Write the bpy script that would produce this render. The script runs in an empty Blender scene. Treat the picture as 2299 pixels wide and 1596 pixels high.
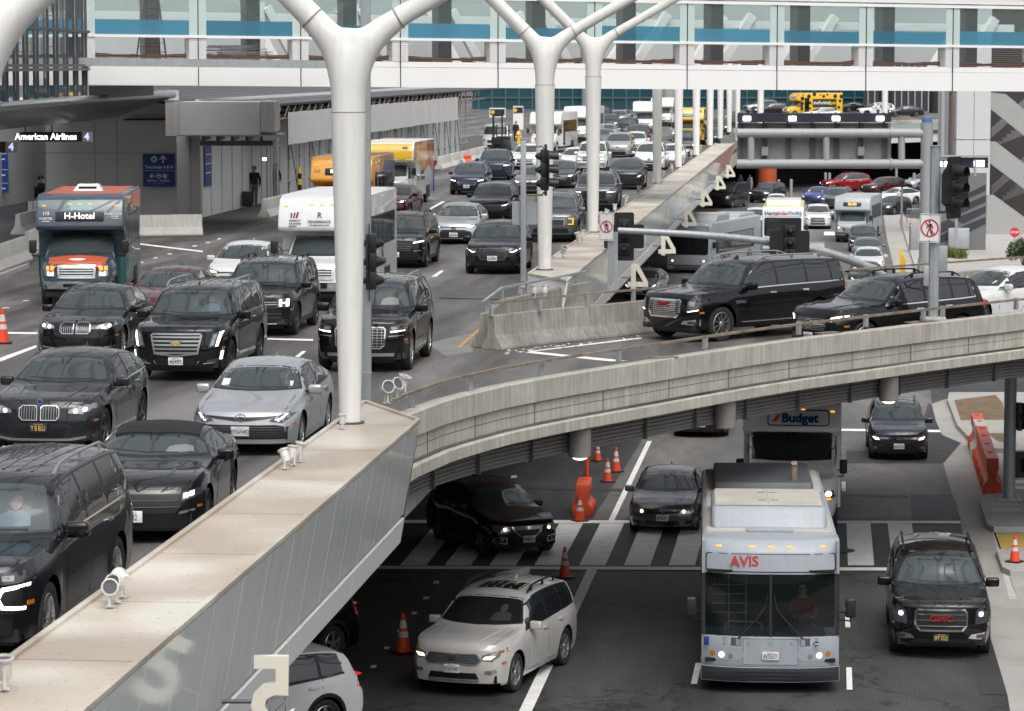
import bpy, bmesh, math, random
from mathutils import Vector, Matrix
from mathutils.bvhtree import BVHTree
from mathutils.geometry import delaunay_2d_cdt
random.seed(7)
SC = bpy.context.scene
COL = SC.collection
R = math.radians
# ---------------------------------------------------------------- camera, sky, sun, exposure
CAMH = 11.8; FPX = 7000.0; IW = 2299.0; IH = 1596.0; HORY = 144.0
TH = math.atan((IH/2-HORY)/FPX)
cam_d = bpy.data.cameras.new('camera'); cam = bpy.data.objects.new('camera', cam_d); COL.objects.link(cam)
cam.location = (0, 0, CAMH); cam.rotation_euler = (math.pi/2-TH, 0, 0)
cam_d.sensor_width = 36; cam_d.lens = FPX/IW*36; cam_d.clip_start = 1; cam_d.clip_end = 3000
cam_d.dof.use_dof = True; cam_d.dof.focus_distance = 64; cam_d.dof.aperture_fstop = 5.0
SC.camera = cam
world = bpy.data.worlds.new('World'); SC.world = world; world.use_nodes = True
wn = world.node_tree; wn.nodes.clear()
wo = wn.nodes.new('ShaderNodeOutputWorld'); wb = wn.nodes.new('ShaderNodeBackground')
sk = wn.nodes.new('ShaderNodeTexSky'); sk.sky_type = 'NISHITA'; sk.sun_disc = False
SUN_EL, SUN_AZ = R(60), R(165)
sk.sun_elevation = SUN_EL; sk.sun_rotation = SUN_AZ; sk.air_density = 1.2; sk.dust_density = 6.0; sk.ozone_density = 1.0
hs = wn.nodes.new('ShaderNodeHueSaturation'); hs.inputs['Saturation'].default_value = 0.30
wn.links.new(sk.outputs[0], hs.inputs['Color']); wn.links.new(hs.outputs[0], wb.inputs['Color'])
wb.inputs['Strength'].default_value = 0.15
wn.links.new(wb.outputs[0], wo.inputs['Surface'])
sd = bpy.data.lights.new('sun', 'SUN'); sd.energy = 0.8; sd.angle = R(45); sd.color = (1, .985, .97)
so = bpy.data.objects.new('sun', sd); COL.objects.link(so)
so.rotation_euler = Vector((math.sin(SUN_AZ)*math.cos(SUN_EL), math.cos(SUN_AZ)*math.cos(SUN_EL), math.sin(SUN_EL))).to_track_quat('Z', 'Y').to_euler()
SC.view_settings.view_transform = 'Standard'; SC.view_settings.look = 'None'
SC.view_settings.exposure = 0.42; SC.view_settings.gamma = 1
# ---------------------------------------------------------------- pixel <-> world (surveying helpers)
CT, ST = math.cos(TH), math.sin(TH)
def ray(px, py):
 x = (px-IW/2)/FPX; y = (IH/2-py)/FPX
 return Vector((x, CT+y*ST, -ST+y*CT))
def W(px, py, z=0.0):
 r = ray(px, py); k = (z-CAMH)/r.z
 return Vector((r.x*k, r.y*k, z))
def WY(px, py, d):
 r = ray(px, py); k = d/r.y
 return Vector((r.x*k, d, CAMH+r.z*k))
AZ = R(5.80)
RD = Vector((math.sin(AZ), math.cos(AZ), 0)); PD = Vector((math.cos(AZ), -math.sin(AZ), 0))
ROADROT = math.pi/2-AZ
def RP(s, t, z=0.0): return RD*s+PD*t+Vector((0, 0, z))
def ST_(p): return (p.dot(RD), p.dot(PD))
ZU = 5.2
# ---------------------------------------------------------------- materials
MATS = {}
def mat(name, col=(.5, .5, .5), rough=.6, metal=0.0, spec=.5, coat=0.0, var=0.0, vscale=3.0, bump=0.0, bscale=40.0, emit=None, estr=1.0, streak=0.0, coat_r=.03, ior=None):
 if name in MATS: return MATS[name]
 m = bpy.data.materials.new(name); m.use_nodes = True; nt = m.node_tree; b = nt.nodes['Principled BSDF']
 b.inputs['Base Color'].default_value = (*col, 1); b.inputs['Roughness'].default_value = rough
 b.inputs['Metallic'].default_value = metal; b.inputs['Specular IOR Level'].default_value = spec
 b.inputs['Coat Weight'].default_value = coat; b.inputs['Coat Roughness'].default_value = coat_r
 if ior: b.inputs['IOR'].default_value = ior
 if emit: b.inputs['Emission Color'].default_value = (*emit, 1); b.inputs['Emission Strength'].default_value = estr
 L = nt.links.new; N = nt.nodes.new
 if var or bump or streak:
  tc = N('ShaderNodeTexCoord')
 if var or streak:
  no = N('ShaderNodeTexNoise'); no.inputs['Scale'].default_value = vscale; no.inputs['Detail'].default_value = 8; no.inputs['Roughness'].default_value = .65
  L(tc.outputs['Object'], no.inputs['Vector'])
  mr = N('ShaderNodeMapRange'); mr.inputs['From Min'].default_value = .3; mr.inputs['From Max'].default_value = .7
  mr.inputs['To Min'].default_value = 1-var; mr.inputs['To Max'].default_value = 1+var
  L(no.outputs['Fac'], mr.inputs['Value'])
  src = mr.outputs['Result']
  if streak:
   mp = N('ShaderNodeMapping'); mp.inputs['Scale'].default_value = (6, 6, .45); L(tc.outputs['Object'], mp.inputs['Vector'])
   n2 = N('ShaderNodeTexNoise'); n2.inputs['Scale'].default_value = 1.6; n2.inputs['Detail'].default_value = 6; L(mp.outputs[0], n2.inputs['Vector'])
   m2 = N('ShaderNodeMapRange'); m2.inputs['From Min'].default_value = .35; m2.inputs['From Max'].default_value = .65
   m2.inputs['To Min'].default_value = 1-streak; m2.inputs['To Max'].default_value = 1+streak*.6; L(n2.outputs['Fac'], m2.inputs['Value'])
   mm = N('ShaderNodeMath'); mm.operation = 'MULTIPLY'; L(src, mm.inputs[0]); L(m2.outputs['Result'], mm.inputs[1]); src = mm.outputs[0]
  vm = N('ShaderNodeVectorMath'); vm.operation = 'SCALE'; vm.inputs[0].default_value = col; L(src, vm.inputs['Scale'])
  L(vm.outputs[0], b.inputs['Base Color'])
 if bump:
  n3 = N('ShaderNodeTexNoise'); n3.inputs['Scale'].default_value = bscale; n3.inputs['Detail'].default_value = 4; L(tc.outputs['Object'], n3.inputs['Vector'])
  bp = N('ShaderNodeBump'); bp.inputs['Strength'].default_value = bump; bp.inputs['Distance'].default_value = .02; L(n3.outputs['Fac'], bp.inputs['Height']); L(bp.outputs[0], b.inputs['Normal'])
 MATS[name] = m
 return m
def node_mat(name, fn):
 if name in MATS: return MATS[name]
 m = bpy.data.materials.new(name); m.use_nodes = True; nt = m.node_tree
 fn(nt, nt.nodes['Principled BSDF'], nt.nodes.new, nt.links.new); MATS[name] = m
 return m
def _ramp(N, pts):
 r = N('ShaderNodeValToRGB'); e = r.color_ramp.elements
 while len(e) < len(pts): e.new(.5)
 for i, (p, c) in enumerate(pts): e[i].position = p; e[i].color = (*c, 1)
 return r
def lane_wear(N, L, tc, col, amt):
 mp = N('ShaderNodeMapping'); mp.inputs['Rotation'].default_value = (0, 0, AZ); L(tc.outputs['Object'], mp.inputs['Vector']); sx = N('ShaderNodeSeparateXYZ'); L(mp.outputs[0], sx.inputs[0])
 nz = N('ShaderNodeTexNoise'); nz.inputs['Scale'].default_value = .15; L(mp.outputs[0], nz.inputs['Vector'])
 a = N('ShaderNodeMath'); a.operation = 'MULTIPLY_ADD'; a.inputs[1].default_value = 1.75; L(sx.outputs['X'], a.inputs[0]); L(nz.outputs['Fac'], a.inputs[2])
 s = N('ShaderNodeMath'); s.operation = 'SINE'; L(a.outputs[0], s.inputs[0])
 n2 = N('ShaderNodeTexNoise'); n2.inputs['Scale'].default_value = .8; n2.inputs['Detail'].default_value = 6; L(mp.outputs[0], n2.inputs['Vector'])
 m = N('ShaderNodeMath'); m.operation = 'MULTIPLY'; L(s.outputs[0], m.inputs[0]); L(n2.outputs['Fac'], m.inputs[1])
 k = N('ShaderNodeMath'); k.operation = 'MULTIPLY_ADD'; k.inputs[1].default_value = -amt*2; k.inputs[2].default_value = 1; L(m.outputs[0], k.inputs[0])
 v = N('ShaderNodeVectorMath'); v.operation = 'SCALE'; L(col, v.inputs[0]); L(k.outputs[0], v.inputs['Scale']); return v.outputs[0]
def asphalt_fn(base, lo, spk, patch=0.25):
 def fn(nt, b, N, L):
  tc = N('ShaderNodeTexCoord')
  n1 = N('ShaderNodeTexNoise'); n1.inputs['Scale'].default_value = .12; n1.inputs['Detail'].default_value = 7; n1.inputs['Roughness'].default_value = .7
  mp = N('ShaderNodeMapping'); mp.inputs['Rotation'].default_value = (0, 0, AZ); mp.inputs['Scale'].default_value = (2.2, .45, 1)
  L(tc.outputs['Object'], mp.inputs['Vector']); L(mp.outputs[0], n1.inputs['Vector'])
  r = _ramp(N, [(.38, lo), (.5, base), (.62, tuple(c*1.4 for c in base))]); L(n1.outputs['Fac'], r.inputs[0])
  n2 = N('ShaderNodeTexNoise'); n2.inputs['Scale'].default_value = 28; n2.inputs['Detail'].default_value = 3; L(tc.outputs['Object'], n2.inputs['Vector'])
  m2 = N('ShaderNodeMapRange'); m2.inputs['From Min'].default_value = .35; m2.inputs['From Max'].default_value = .7; m2.inputs['To Min'].default_value = 1-spk; m2.inputs['To Max'].default_value = 1+spk*1.6; L(n2.outputs['Fac'], m2.inputs['Value'])
  vs = N('ShaderNodeVectorMath'); vs.operation = 'SCALE'; L(r.outputs[0], vs.inputs[0]); L(m2.outputs[0], vs.inputs['Scale'])
  vo = N('ShaderNodeTexVoronoi'); vo.feature = 'DISTANCE_TO_EDGE'; vo.inputs['Scale'].default_value = .22
  nd = N('ShaderNodeTexNoise'); nd.inputs['Scale'].default_value = 1.2; nd.inputs['Detail'].default_value = 5; L(tc.outputs['Object'], nd.inputs['Vector'])
  mx = N('ShaderNodeMixRGB'); mx.inputs[0].default_value = .25; L(tc.outputs['Object'], mx.inputs[1]); L(nd.outputs['Color'], mx.inputs[2]);
  ad = N('ShaderNodeVectorMath'); ad.operation = 'ADD'; sc = N('ShaderNodeVectorMath'); sc.operation = 'SCALE'; sc.inputs['Scale'].default_value = 2.0
  L(nd.outputs['Color'], sc.inputs[0]); L(tc.outputs['Object'], ad.inputs[0]); L(sc.outputs[0], ad.inputs[1]); L(ad.outputs[0], vo.inputs['Vector'])
  cr = _ramp(N, [(0, (.25, .25, .25)), (.006, (.4, .4, .4)), (.014, (1, 1, 1))]); L(vo.outputs['Distance'], cr.inputs[0])
  mu = N('ShaderNodeMixRGB'); mu.blend_type = 'MULTIPLY'; mu.inputs[0].default_value = patch; L(vs.outputs[0], mu.inputs[1]); L(cr.outputs[0], mu.inputs[2])
  L(lane_wear(N, L, tc, mu.outputs[0], .16), b.inputs['Base Color'])
  b.inputs['Roughness'].default_value = .62; b.inputs['Specular IOR Level'].default_value = .4
  n4 = N('ShaderNodeTexNoise'); n4.inputs['Scale'].default_value = 60; L(tc.outputs['Object'], n4.inputs['Vector'])
  bp = N('ShaderNodeBump'); bp.inputs['Strength'].default_value = .5; bp.inputs['Distance'].default_value = .01; L(n4.outputs['Fac'], bp.inputs['Height']); L(bp.outputs[0], b.inputs['Normal'])
 return fn
def groove_fn(nt, b, N, L):
 tc = N('ShaderNodeTexCoord')
 mp = N('ShaderNodeMapping'); mp.inputs['Rotation'].default_value = (0, 0, AZ); L(tc.outputs['Object'], mp.inputs['Vector'])
 m1 = N('ShaderNodeMapping'); m1.inputs['Scale'].default_value = (1.6, .22, 1); L(mp.outputs[0], m1.inputs['Vector'])
 n1 = N('ShaderNodeTexNoise'); n1.inputs['Scale'].default_value = .5; n1.inputs['Detail'].default_value = 7; n1.inputs['Roughness'].default_value = .65; L(m1.outputs[0], n1.inputs['Vector'])
 r = _ramp(N, [(.36, (.058, .055, .051)), (.5, (.108, .103, .096)), (.64, (.175, .168, .157))]); L(n1.outputs['Fac'], r.inputs[0])
 nz = N('ShaderNodeTexNoise'); nz.inputs['Scale'].default_value = .35; nz.inputs['Detail'].default_value = 2; L(mp.outputs[0], nz.inputs['Vector'])
 wv = N('ShaderNodeTexWave'); wv.wave_type = 'BANDS'; wv.bands_direction = 'Y'; wv.inputs['Scale'].default_value = 3.2; wv.inputs['Distortion'].default_value = 1.2; wv.inputs['Detail'].default_value = 2; wv.inputs['Detail Scale'].default_value = 2
 L(mp.outputs[0], wv.inputs['Vector'])
 n2 = N('ShaderNodeTexNoise'); n2.inputs['Scale'].default_value = 22; n2.inputs['Detail'].default_value = 3; L(tc.outputs['Object'], n2.inputs['Vector'])
 a = N('ShaderNodeMath'); a.operation = 'MULTIPLY_ADD'; a.inputs[1].default_value = .22; a.inputs[2].default_value = .72; L(wv.outputs['Fac'], a.inputs[0])
 a2 = N('ShaderNodeMath'); a2.operation = 'MULTIPLY_ADD'; a2.inputs[1].default_value = .34; L(n2.outputs['Fac'], a2.inputs[0]); L(a.outputs[0], a2.inputs[2])
 vs = N('ShaderNodeVectorMath'); vs.operation = 'SCALE'; L(r.outputs[0], vs.inputs[0]); L(a2.outputs[0], vs.inputs['Scale'])
 L(lane_wear(N, L, tc, vs.outputs[0], .20), b.inputs['Base Color']); b.inputs['Roughness'].default_value = .55; b.inputs['Specular IOR Level'].default_value = .45
 bp = N('ShaderNodeBump'); bp.inputs['Strength'].default_value = .5; bp.inputs['Distance'].default_value = .01; L(wv.outputs['Fac'], bp.inputs['Height']); L(bp.outputs[0], b.inputs['Normal'])
def glass_mat(name, tint=(.75, .85, .85), alpha=.35, rough=.02, col=(.02, .03, .03)):
 if name in MATS: return MATS[name]
 m = bpy.data.materials.new(name); m.use_nodes = True; nt = m.node_tree; nt.nodes.remove(nt.nodes['Principled BSDF'])
 N = nt.nodes.new; L = nt.links.new; out = nt.nodes['Material Output']
 t = N('ShaderNodeBsdfTransparent'); t.inputs[0].default_value = (*tint, 1)
 d = N('ShaderNodeBsdfDiffuse'); d.inputs[0].default_value = (*col, 1)
 g = N('ShaderNodeBsdfGlossy'); g.inputs['Roughness'].default_value = rough
 fr = N('ShaderNodeFresnel'); fr.inputs[0].default_value = 1.5
 mu = N('ShaderNodeMath'); mu.operation = 'MULTIPLY'; mu.inputs[1].default_value = 1.6; mu.use_clamp = True; L(fr.outputs[0], mu.inputs[0])
 m1 = N('ShaderNodeMixShader'); m1.inputs[0].default_value = alpha; L(t.outputs[0], m1.inputs[1]); L(d.outputs[0], m1.inputs[2])
 m2 = N('ShaderNodeMixShader'); L(mu.outputs[0], m2.inputs[0]); L(m1.outputs[0], m2.inputs[1]); L(g.outputs[0], m2.inputs[2])
 L(m2.outputs[0], out.inputs['Surface']); MATS[name] = m
 return m
def paint(name, col, metal=0.0, rough=.32):
 return mat('paint_'+name, col, rough=rough, metal=metal, spec=.12, coat=.9, var=.06, vscale=1.2)
M = dict(
 white=mat('white_metal', (.80, .80, .785), .38, var=.02, vscale=.6, spec=.4),
 colwhite=mat('column_white', (.80, .80, .765), .42, var=.04, vscale=.7, streak=.05, bump=.02),
 tan=mat('warm_panel', (.56, .475, .39), .34, var=.13, vscale=.45, spec=.5, streak=.0, bump=.03, bscale=9),
 conc=mat('concrete', (.46, .44, .385), .85, var=.16, vscale=1.6, streak=.16, bump=.35, bscale=30),
 conclt=mat('pale_concrete', (.50, .49, .46), .8, var=.10, vscale=1.4, streak=.10, bump=.25),
 walk=mat('sidewalk', (.37, .36, .335), .8, var=.13, vscale=.9, bump=.2),
 gutter=mat('gutter_concrete', (.36, .345, .32), .7, var=.18, vscale=.5, bump=.2),
 barr=mat('weathered_concrete', (.29, .28, .25), .85, var=.25, vscale=1.3, streak=.2, bump=.4), sitew=mat('site_wall_paint', (.80, .80, .79), .7, var=.03), bump_dk=mat('bumper_dark', (.03, .032, .04), .5),
 plywood=mat('painted_plywood', (.60, .60, .59), .7, var=.04, vscale=.5, bump=.04),
 fabric=mat('dusty_boards', (.60, .595, .575), .8, var=.07, vscale=.8, streak=.10),
 galv=mat('galvanised', (.40, .43, .45), .45, metal=.35, var=.10, vscale=3, streak=.08),
 greypaint=mat('grey_paint', (.31, .315, .325), .5, var=.05, vscale=2, streak=.05),
 dkgrey=mat('dark_grey', (.085, .09, .10), .5, var=.1),
 soffit=mat('soffit_metal', (.24, .235, .235), .32, metal=.6, var=.05),
 black=mat('black_plastic', (.018, .018, .02), .45),
 tyre=mat('tyre_rubber', (.022, .022, .022), .8, var=.2, vscale=8),
 alloy=mat('alloy', (.50, .50, .50), .3, metal=.8),
 alloydk=mat('dark_alloy', (.10, .10, .11), .3, metal=.7),
 chrome=mat('chrome', (.78, .78, .80), .12, metal=1.0),
 satin=mat('satin_silver', (.52, .53, .54), .3, metal=.85),
 glass=mat('tinted_window', (.016, .02, .022), .04, spec=.75, ior=1.6),
 wind=mat('windscreen', (.046, .060, .061), .06, spec=.6, ior=1.55),
 winddk=mat('dark_windscreen', (.014, .018, .018), .04, spec=.6, ior=1.5),
 grille=mat('grille_black', (.012, .012, .013), .4),
 lens=mat('lamp_lens', (.33, .35, .37), .12, metal=.5, coat=1),
 lensdk=mat('dark_lamp_lens', (.05, .055, .06), .08, coat=1),
 lit=mat('lit_lamp', (1, 1, 1), emit=(1, .97, .92), estr=3.0),
 litw=mat('lit_warm_lamp', (1, .9, .7), emit=(1, .78, .42), estr=2.6),
 amber=mat('amber_lamp', (.9, .35, .03), .3, emit=(1, .42, .05), estr=.9),
 amberdk=mat('amber_reflector', (.5, .16, .02), .25, coat=1),
 tail=mat('tail_lamp', (.35, .01, .01), .15, coat=1, emit=(1, .05, .03), estr=.35),
 paper=mat('paper_white', (.75, .75, .75), .6),
 ink=mat('ink_dark', (.02, .025, .05), .6),
 red=mat('sign_red', (.60, .03, .035), .4),
 blue=mat('sign_blue', (.012, .045, .25), .45),
 rust=mat('rusty_rail', (.27, .215, .165), .7, metal=.2, var=.45, vscale=3),
 orange=mat('orange_plastic', (.72, .10, .03), .45, var=.12, vscale=3),
 coneor=mat('cone_orange', (.80, .075, .02), .45, var=.08, vscale=6),
 wplast=mat('white_plastic', (.62, .61, .585), .45, var=.06),
 refl=mat('silver_band', (.62, .62, .62), .4, var=.08, vscale=8),
 line=mat('road_paint_white', (.86, .86, .83), .6, var=.12, vscale=2.2),
 yline=mat('road_paint_yellow', (.55, .33, .06), .6, var=.2, vscale=3),
 teal=mat('teal_glass', (.012, .06, .075), .08, spec=.7, var=.2, vscale=.3),
 mint=mat('mint_fritted_glass', (.50, .60, .58), .12, spec=.6),
 bluefilm=mat('blue_film', (.08, .24, .35), .25, var=.4, vscale=1.6),
 netting=mat('orange_netting', (.16, .07, .045), .8, var=.3, vscale=2),
 dirt=mat('dry_dirt', (.17, .115, .07), .95, var=.3, vscale=2.5, bump=.8, bscale=18),
 tactile=mat('yellow_tactile', (.62, .40, .10), .6, var=.08),
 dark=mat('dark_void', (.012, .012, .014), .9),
 skin=mat('skin', (.42, .24, .17), .5), cloth=mat('black_cloth', (.015, .015, .018), .9), jeans=mat('grey_jeans', (.10, .11, .13), .9),
 redcloth=mat('red_cloth', (.22, .012, .015), .9), whcloth=mat('white_cloth', (.6, .6, .6), .9), hair=mat('dark_hair', (.02, .014, .01), .7),
 leaf=mat('leaves', (.045, .085, .025), .6, var=.4, vscale=6), bark=mat('bark', (.12, .09, .06), .9),
 cyl=mat('yellow_paint', (.78, .50, .03), .35, coat=.6, var=.05),
)
def tan_fn(nt, b, N, L):
 tc = N('ShaderNodeTexCoord'); mp = N('ShaderNodeMapping'); mp.inputs['Rotation'].default_value = (0, 0, AZ); L(tc.outputs['Object'], mp.inputs['Vector'])
 n1 = N('ShaderNodeTexNoise'); n1.inputs['Scale'].default_value = .55; n1.inputs['Detail'].default_value = 1.5; L(mp.outputs[0], n1.inputs['Vector'])
 r = _ramp(N, [(.36, (.40, .34, .27)), (.5, (.50, .44, .365)), (.64, (.62, .59, .515))]); L(n1.outputs['Fac'], r.inputs[0])
 m2 = N('ShaderNodeMapping'); m2.inputs['Scale'].default_value = (.5, 9, 1); L(mp.outputs[0], m2.inputs['Vector'])
 n2 = N('ShaderNodeTexNoise'); n2.inputs['Scale'].default_value = 3; n2.inputs['Detail'].default_value = 6; L(m2.outputs[0], n2.inputs['Vector']); r2 = _ramp(N, [(.35, (.95, .945, .94)), (.6, (1, 1, 1))]); L(n2.outputs['Fac'], r2.inputs[0])
 n3 = N('ShaderNodeTexNoise'); n3.inputs['Scale'].default_value = 16; n3.inputs['Detail'].default_value = 5; L(tc.outputs['Object'], n3.inputs['Vector']); r3 = _ramp(N, [(.30, (.55, .5, .44)), (.38, (1, 1, 1))]); L(n3.outputs['Fac'], r3.inputs[0])
 x = N('ShaderNodeMixRGB'); x.blend_type = 'MULTIPLY'; x.inputs[0].default_value = 1; L(r.outputs[0], x.inputs[1]); L(r2.outputs[0], x.inputs[2])
 y = N('ShaderNodeMixRGB'); y.blend_type = 'MULTIPLY'; y.inputs[0].default_value = 1; L(x.outputs[0], y.inputs[1]); L(r3.outputs[0], y.inputs[2]); L(y.outputs[0], b.inputs['Base Color']); b.inputs['Roughness'].default_value = .36
mat('badge_red', (.34, .012, .014), .3)
M['badge'] = MATS['badge_red']
M['tan'] = node_mat('warm_panel_top', tan_fn)
M['asph'] = node_mat('asphalt', asphalt_fn((.052, .052, .051), (.032, .032, .033), .45, .8))
M['asph2'] = node_mat('asphalt_patch', asphalt_fn((.042, .042, .044), (.034, .034, .035), .25, .3))
M['asph3'] = node_mat('asphalt_worn', asphalt_fn((.135, .13, .12), (.095, .092, .086), .3, .6))
M['deck'] = node_mat('grooved_deck', groove_fn)
# ---------------------------------------------------------------- mesh building
class MB:
 def __init__(s): s.v = []; s.f = []; s.m = []; s.cm = 0
 def add(s, vs, fs, mi=None):
  o = len(s.v); s.v += [tuple(v) for v in vs]; s.f += [tuple(i+o for i in f) for f in fs]; s.m += [s.cm if mi is None else mi]*len(fs); return s
 def box(s, c, d, rz=0.0, mi=None, M4=None):
  hx, hy, hz = d[0]/2, d[1]/2, d[2]/2; cr, sr = math.cos(rz), math.sin(rz); vs = []
  for z in (-hz, hz):
   for x, y in ((-hx, -hy), (hx, -hy), (hx, hy), (-hx, hy)):
    p = Vector((c[0]+x*cr-y*sr, c[1]+x*sr+y*cr, c[2]+z)); vs.append(M4 @ p if M4 else p)
  return s.add(vs, [(0, 3, 2, 1), (4, 5, 6, 7), (0, 1, 5, 4), (1, 2, 6, 5), (2, 3, 7, 6), (3, 0, 4, 7)], mi)
 def obox(s, p0, p1, w, h, up=Vector((0, 0, 1)), mi=None):
  p0 = Vector(p0); p1 = Vector(p1); d = (p1-p0).normalized(); sd_ = d.cross(up)
  if sd_.length < 1e-4: sd_ = Vector((1, 0, 0))
  sd_.normalize(); u = sd_.cross(d).normalized(); vs = []
  for p in (p0, p1):
   for a, b in ((-1, -1), (1, -1), (1, 1), (-1, 1)): vs.append(p+sd_*(a*w/2)+u*(b*h/2))
  return s.add(vs, [(3, 2, 1, 0), (4, 5, 6, 7), (0, 1, 5, 4), (1, 2, 6, 5), (2, 3, 7, 6), (3, 0, 4, 7)], mi)
 def prism(s, poly, z0, z1, mi=None):
  n = len(poly); a = sum(poly[i][0]*poly[(i+1) % n][1]-poly[(i+1) % n][0]*poly[i][1] for i in range(n))
  if a < 0: poly = list(reversed(poly))
  vs = [(p[0], p[1], z0) for p in poly]+[(p[0], p[1], z1) for p in poly]
  return s.add(vs, [tuple(range(n-1, -1, -1)), tuple(range(n, 2*n))]+[(i, (i+1) % n, (i+1) % n+n, i+n) for i in range(n)], mi)
 def sweep(s, path, sec, closed=False, mi=None, cap=True):
  n = len(path); m = len(sec); vs = []
  for i, p in enumerate(path):
   a = Vector(path[max(i-1, 0)][:2]); b = Vector(path[min(i+1, n-1)][:2]); t = (b-a).normalized(); r = Vector((t.y, -t.x))
   zz = p[2] if len(p) > 2 else 0
   for o, z in sec: vs.append((p[0]+r.x*o, p[1]+r.y*o, z+zz))
  fs = []
  for i in range(n-1):
   for j in range(m):
    k = (j+1) % m
    fs.append((i*m+j, (i+1)*m+j, (i+1)*m+k, i*m+k))
  if cap: fs += [tuple(range(m)), tuple(range((n-1)*m+m-1, (n-1)*m-1, -1))]
  return s.add(vs, fs, mi)
 def tube(s, path, r, n=10, mi=None, cap=True):
  path = [Vector(p) for p in path]; rs = r if isinstance(r, (list, tuple)) else [r]*len(path); vs = []; k = len(path)
  up = None
  for i, p in enumerate(path):
   t = (path[min(i+1, k-1)]-path[max(i-1, 0)]).normalized()
   if up is None: up = Vector((0, 0, 1)) if abs(t.z) < .9 else Vector((0, 1, 0))
   sd_ = t.cross(up).normalized(); u = sd_.cross(t).normalized(); up = u
   for j in range(n):
    a = 2*math.pi*j/n; vs.append(p+sd_*(math.cos(a)*rs[i])+u*(math.sin(a)*rs[i]))
  fs = [(i*n+j, i*n+(j+1) % n, (i+1)*n+(j+1) % n, (i+1)*n+j) for i in range(k-1) for j in range(n)]
  if cap: fs += [tuple(range(n-1, -1, -1)), tuple(range((k-1)*n, k*n))]
  return s.add(vs, fs, mi)
 def lathe(s, prof, axis='z', n=24, c=(0, 0, 0), mi=None):
  vs = []; m = len(prof)
  for j in range(n):
   a = 2*math.pi*j/n
   for r, h in prof:
    x, y = r*math.cos(a), r*math.sin(a)
    vs.append((c[0]+x, c[1]+y, c[2]+h) if axis == 'z' else ((c[0]+x, c[1]+h, c[2]+y) if axis == 'y' else (c[0]+h, c[1]+x, c[2]+y)))
  fs = [(j*m+i, ((j+1) % n)*m+i, ((j+1) % n)*m+i+1, j*m+i+1) for j in range(n) for i in range(m-1)]
  return s.add(vs, fs, mi)
 def build(s, name, mats, parent=None, bevel=0.0, smooth=True, seg=2, ang=35, doubles=False):
  me = bpy.data.meshes.new(name); me.from_pydata(s.v, [], s.f); me.update()
  if not isinstance(mats, (list, tuple)): mats = [mats]
  for m_ in mats: me.materials.append(m_)
  for p, k in zip(me.polygons, s.m): p.material_index = min(k, len(mats)-1)
  bm = bmesh.new(); bm.from_mesh(me)
  if doubles: bmesh.ops.remove_doubles(bm, verts=bm.verts, dist=1e-4)
  bmesh.ops.recalc_face_normals(bm, faces=bm.faces)
  if bevel:
   es = [e for e in bm.edges if len(e.link_faces) == 2 and e.calc_face_angle(0) > R(25)]
   bmesh.ops.bevel(bm, geom=es, offset=bevel, segments=seg, profile=.5, affect='EDGES', clamp_overlap=True)
  bm.to_mesh(me); bm.free()
  if smooth:
   me.shade_smooth(); me.set_sharp_from_angle(angle=R(ang))
  o = bpy.data.objects.new(name, me); COL.objects.link(o)
  if parent: o.parent = parent
  return o
def tag(o, label=None, cat=None, group=None, kind=None):
 if label: o['label'] = label
 if cat: o['category'] = cat
 if group: o['group'] = group
 if kind: o['kind'] = kind
 return o
def empty(name, loc=(0, 0, 0), rz=0.0, label=None, cat=None, group=None):
 o = bpy.data.objects.new(name, None); COL.objects.link(o); o.location = loc; o.rotation_euler = (0, 0, rz); o.empty_display_size = .3
 return tag(o, label, cat, group)
def kids(o): return KID.get(o, None) or [c for c in bpy.data.objects if c.parent == o]
KID = {}
def copy_tree(o, parent=None, matmap=None, skip=()):
 c = o.copy(); COL.objects.link(c)
 if matmap and c.data and hasattr(c.data, 'materials'):
  if any(m_ and m_.name in matmap for m_ in c.data.materials):
   key = (c.data.name, id(matmap))
   if key in KMESH: c.data = KMESH[key]
   else:
    me = c.data.copy()
    for i, m_ in enumerate(me.materials):
     if m_ and m_.name in matmap: me.materials[i] = matmap[m_.name]
    KMESH[key] = me; c.data = me
 if parent: c.parent = parent
 for ch in list(o.children):
  if ch.name.split('.')[0] in skip: continue
  copy_tree(ch, c, matmap, skip)
 return c
KMESH = {}
FONTC = {}
def text(txt, size, material, parent=None, loc=(0, 0, 0), rot=(0, 0, 0), name='lettering', depth=.004, align='CENTER', sx=1.0, bold=0.0, sp=1.0):
 cu = bpy.data.curves.new('t', 'FONT'); cu.body = txt; cu.size = size; cu.extrude = depth; cu.align_x = align; cu.align_y = 'CENTER'; cu.offset = bold; cu.space_character = sp; cu.resolution_u = 3
 to = bpy.data.objects.new('t', cu); COL.objects.link(to); dg = bpy.context.evaluated_depsgraph_get(); dg.update()
 me = bpy.data.meshes.new_from_object(to.evaluated_get(dg)); bpy.data.objects.remove(to); bpy.data.curves.remove(cu)
 me.materials.clear(); me.materials.append(material); me.name = name
 if sx != 1.0:
  for v in me.vertices: v.co.x *= sx
 o = bpy.data.objects.new(name, me); COL.objects.link(o); o.location = loc; o.rotation_euler = rot
 if parent: o.parent = parent
 return o
def join_to(o, other):
 bm = bmesh.new(); bm.from_mesh(o.data); me = other.data.copy(); me.transform(o.matrix_basis.inverted() @ other.matrix_basis)
 n = len(o.data.materials);
 for m_ in other.data.materials: o.data.materials.append(m_)
 k0 = len(bm.faces); bm.from_mesh(me); bm.faces.ensure_lookup_table()
 for f in bm.faces[k0:]: f.material_index += n
 bm.to_mesh(o.data); bm.free(); bpy.data.objects.remove(other)
 return o
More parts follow.
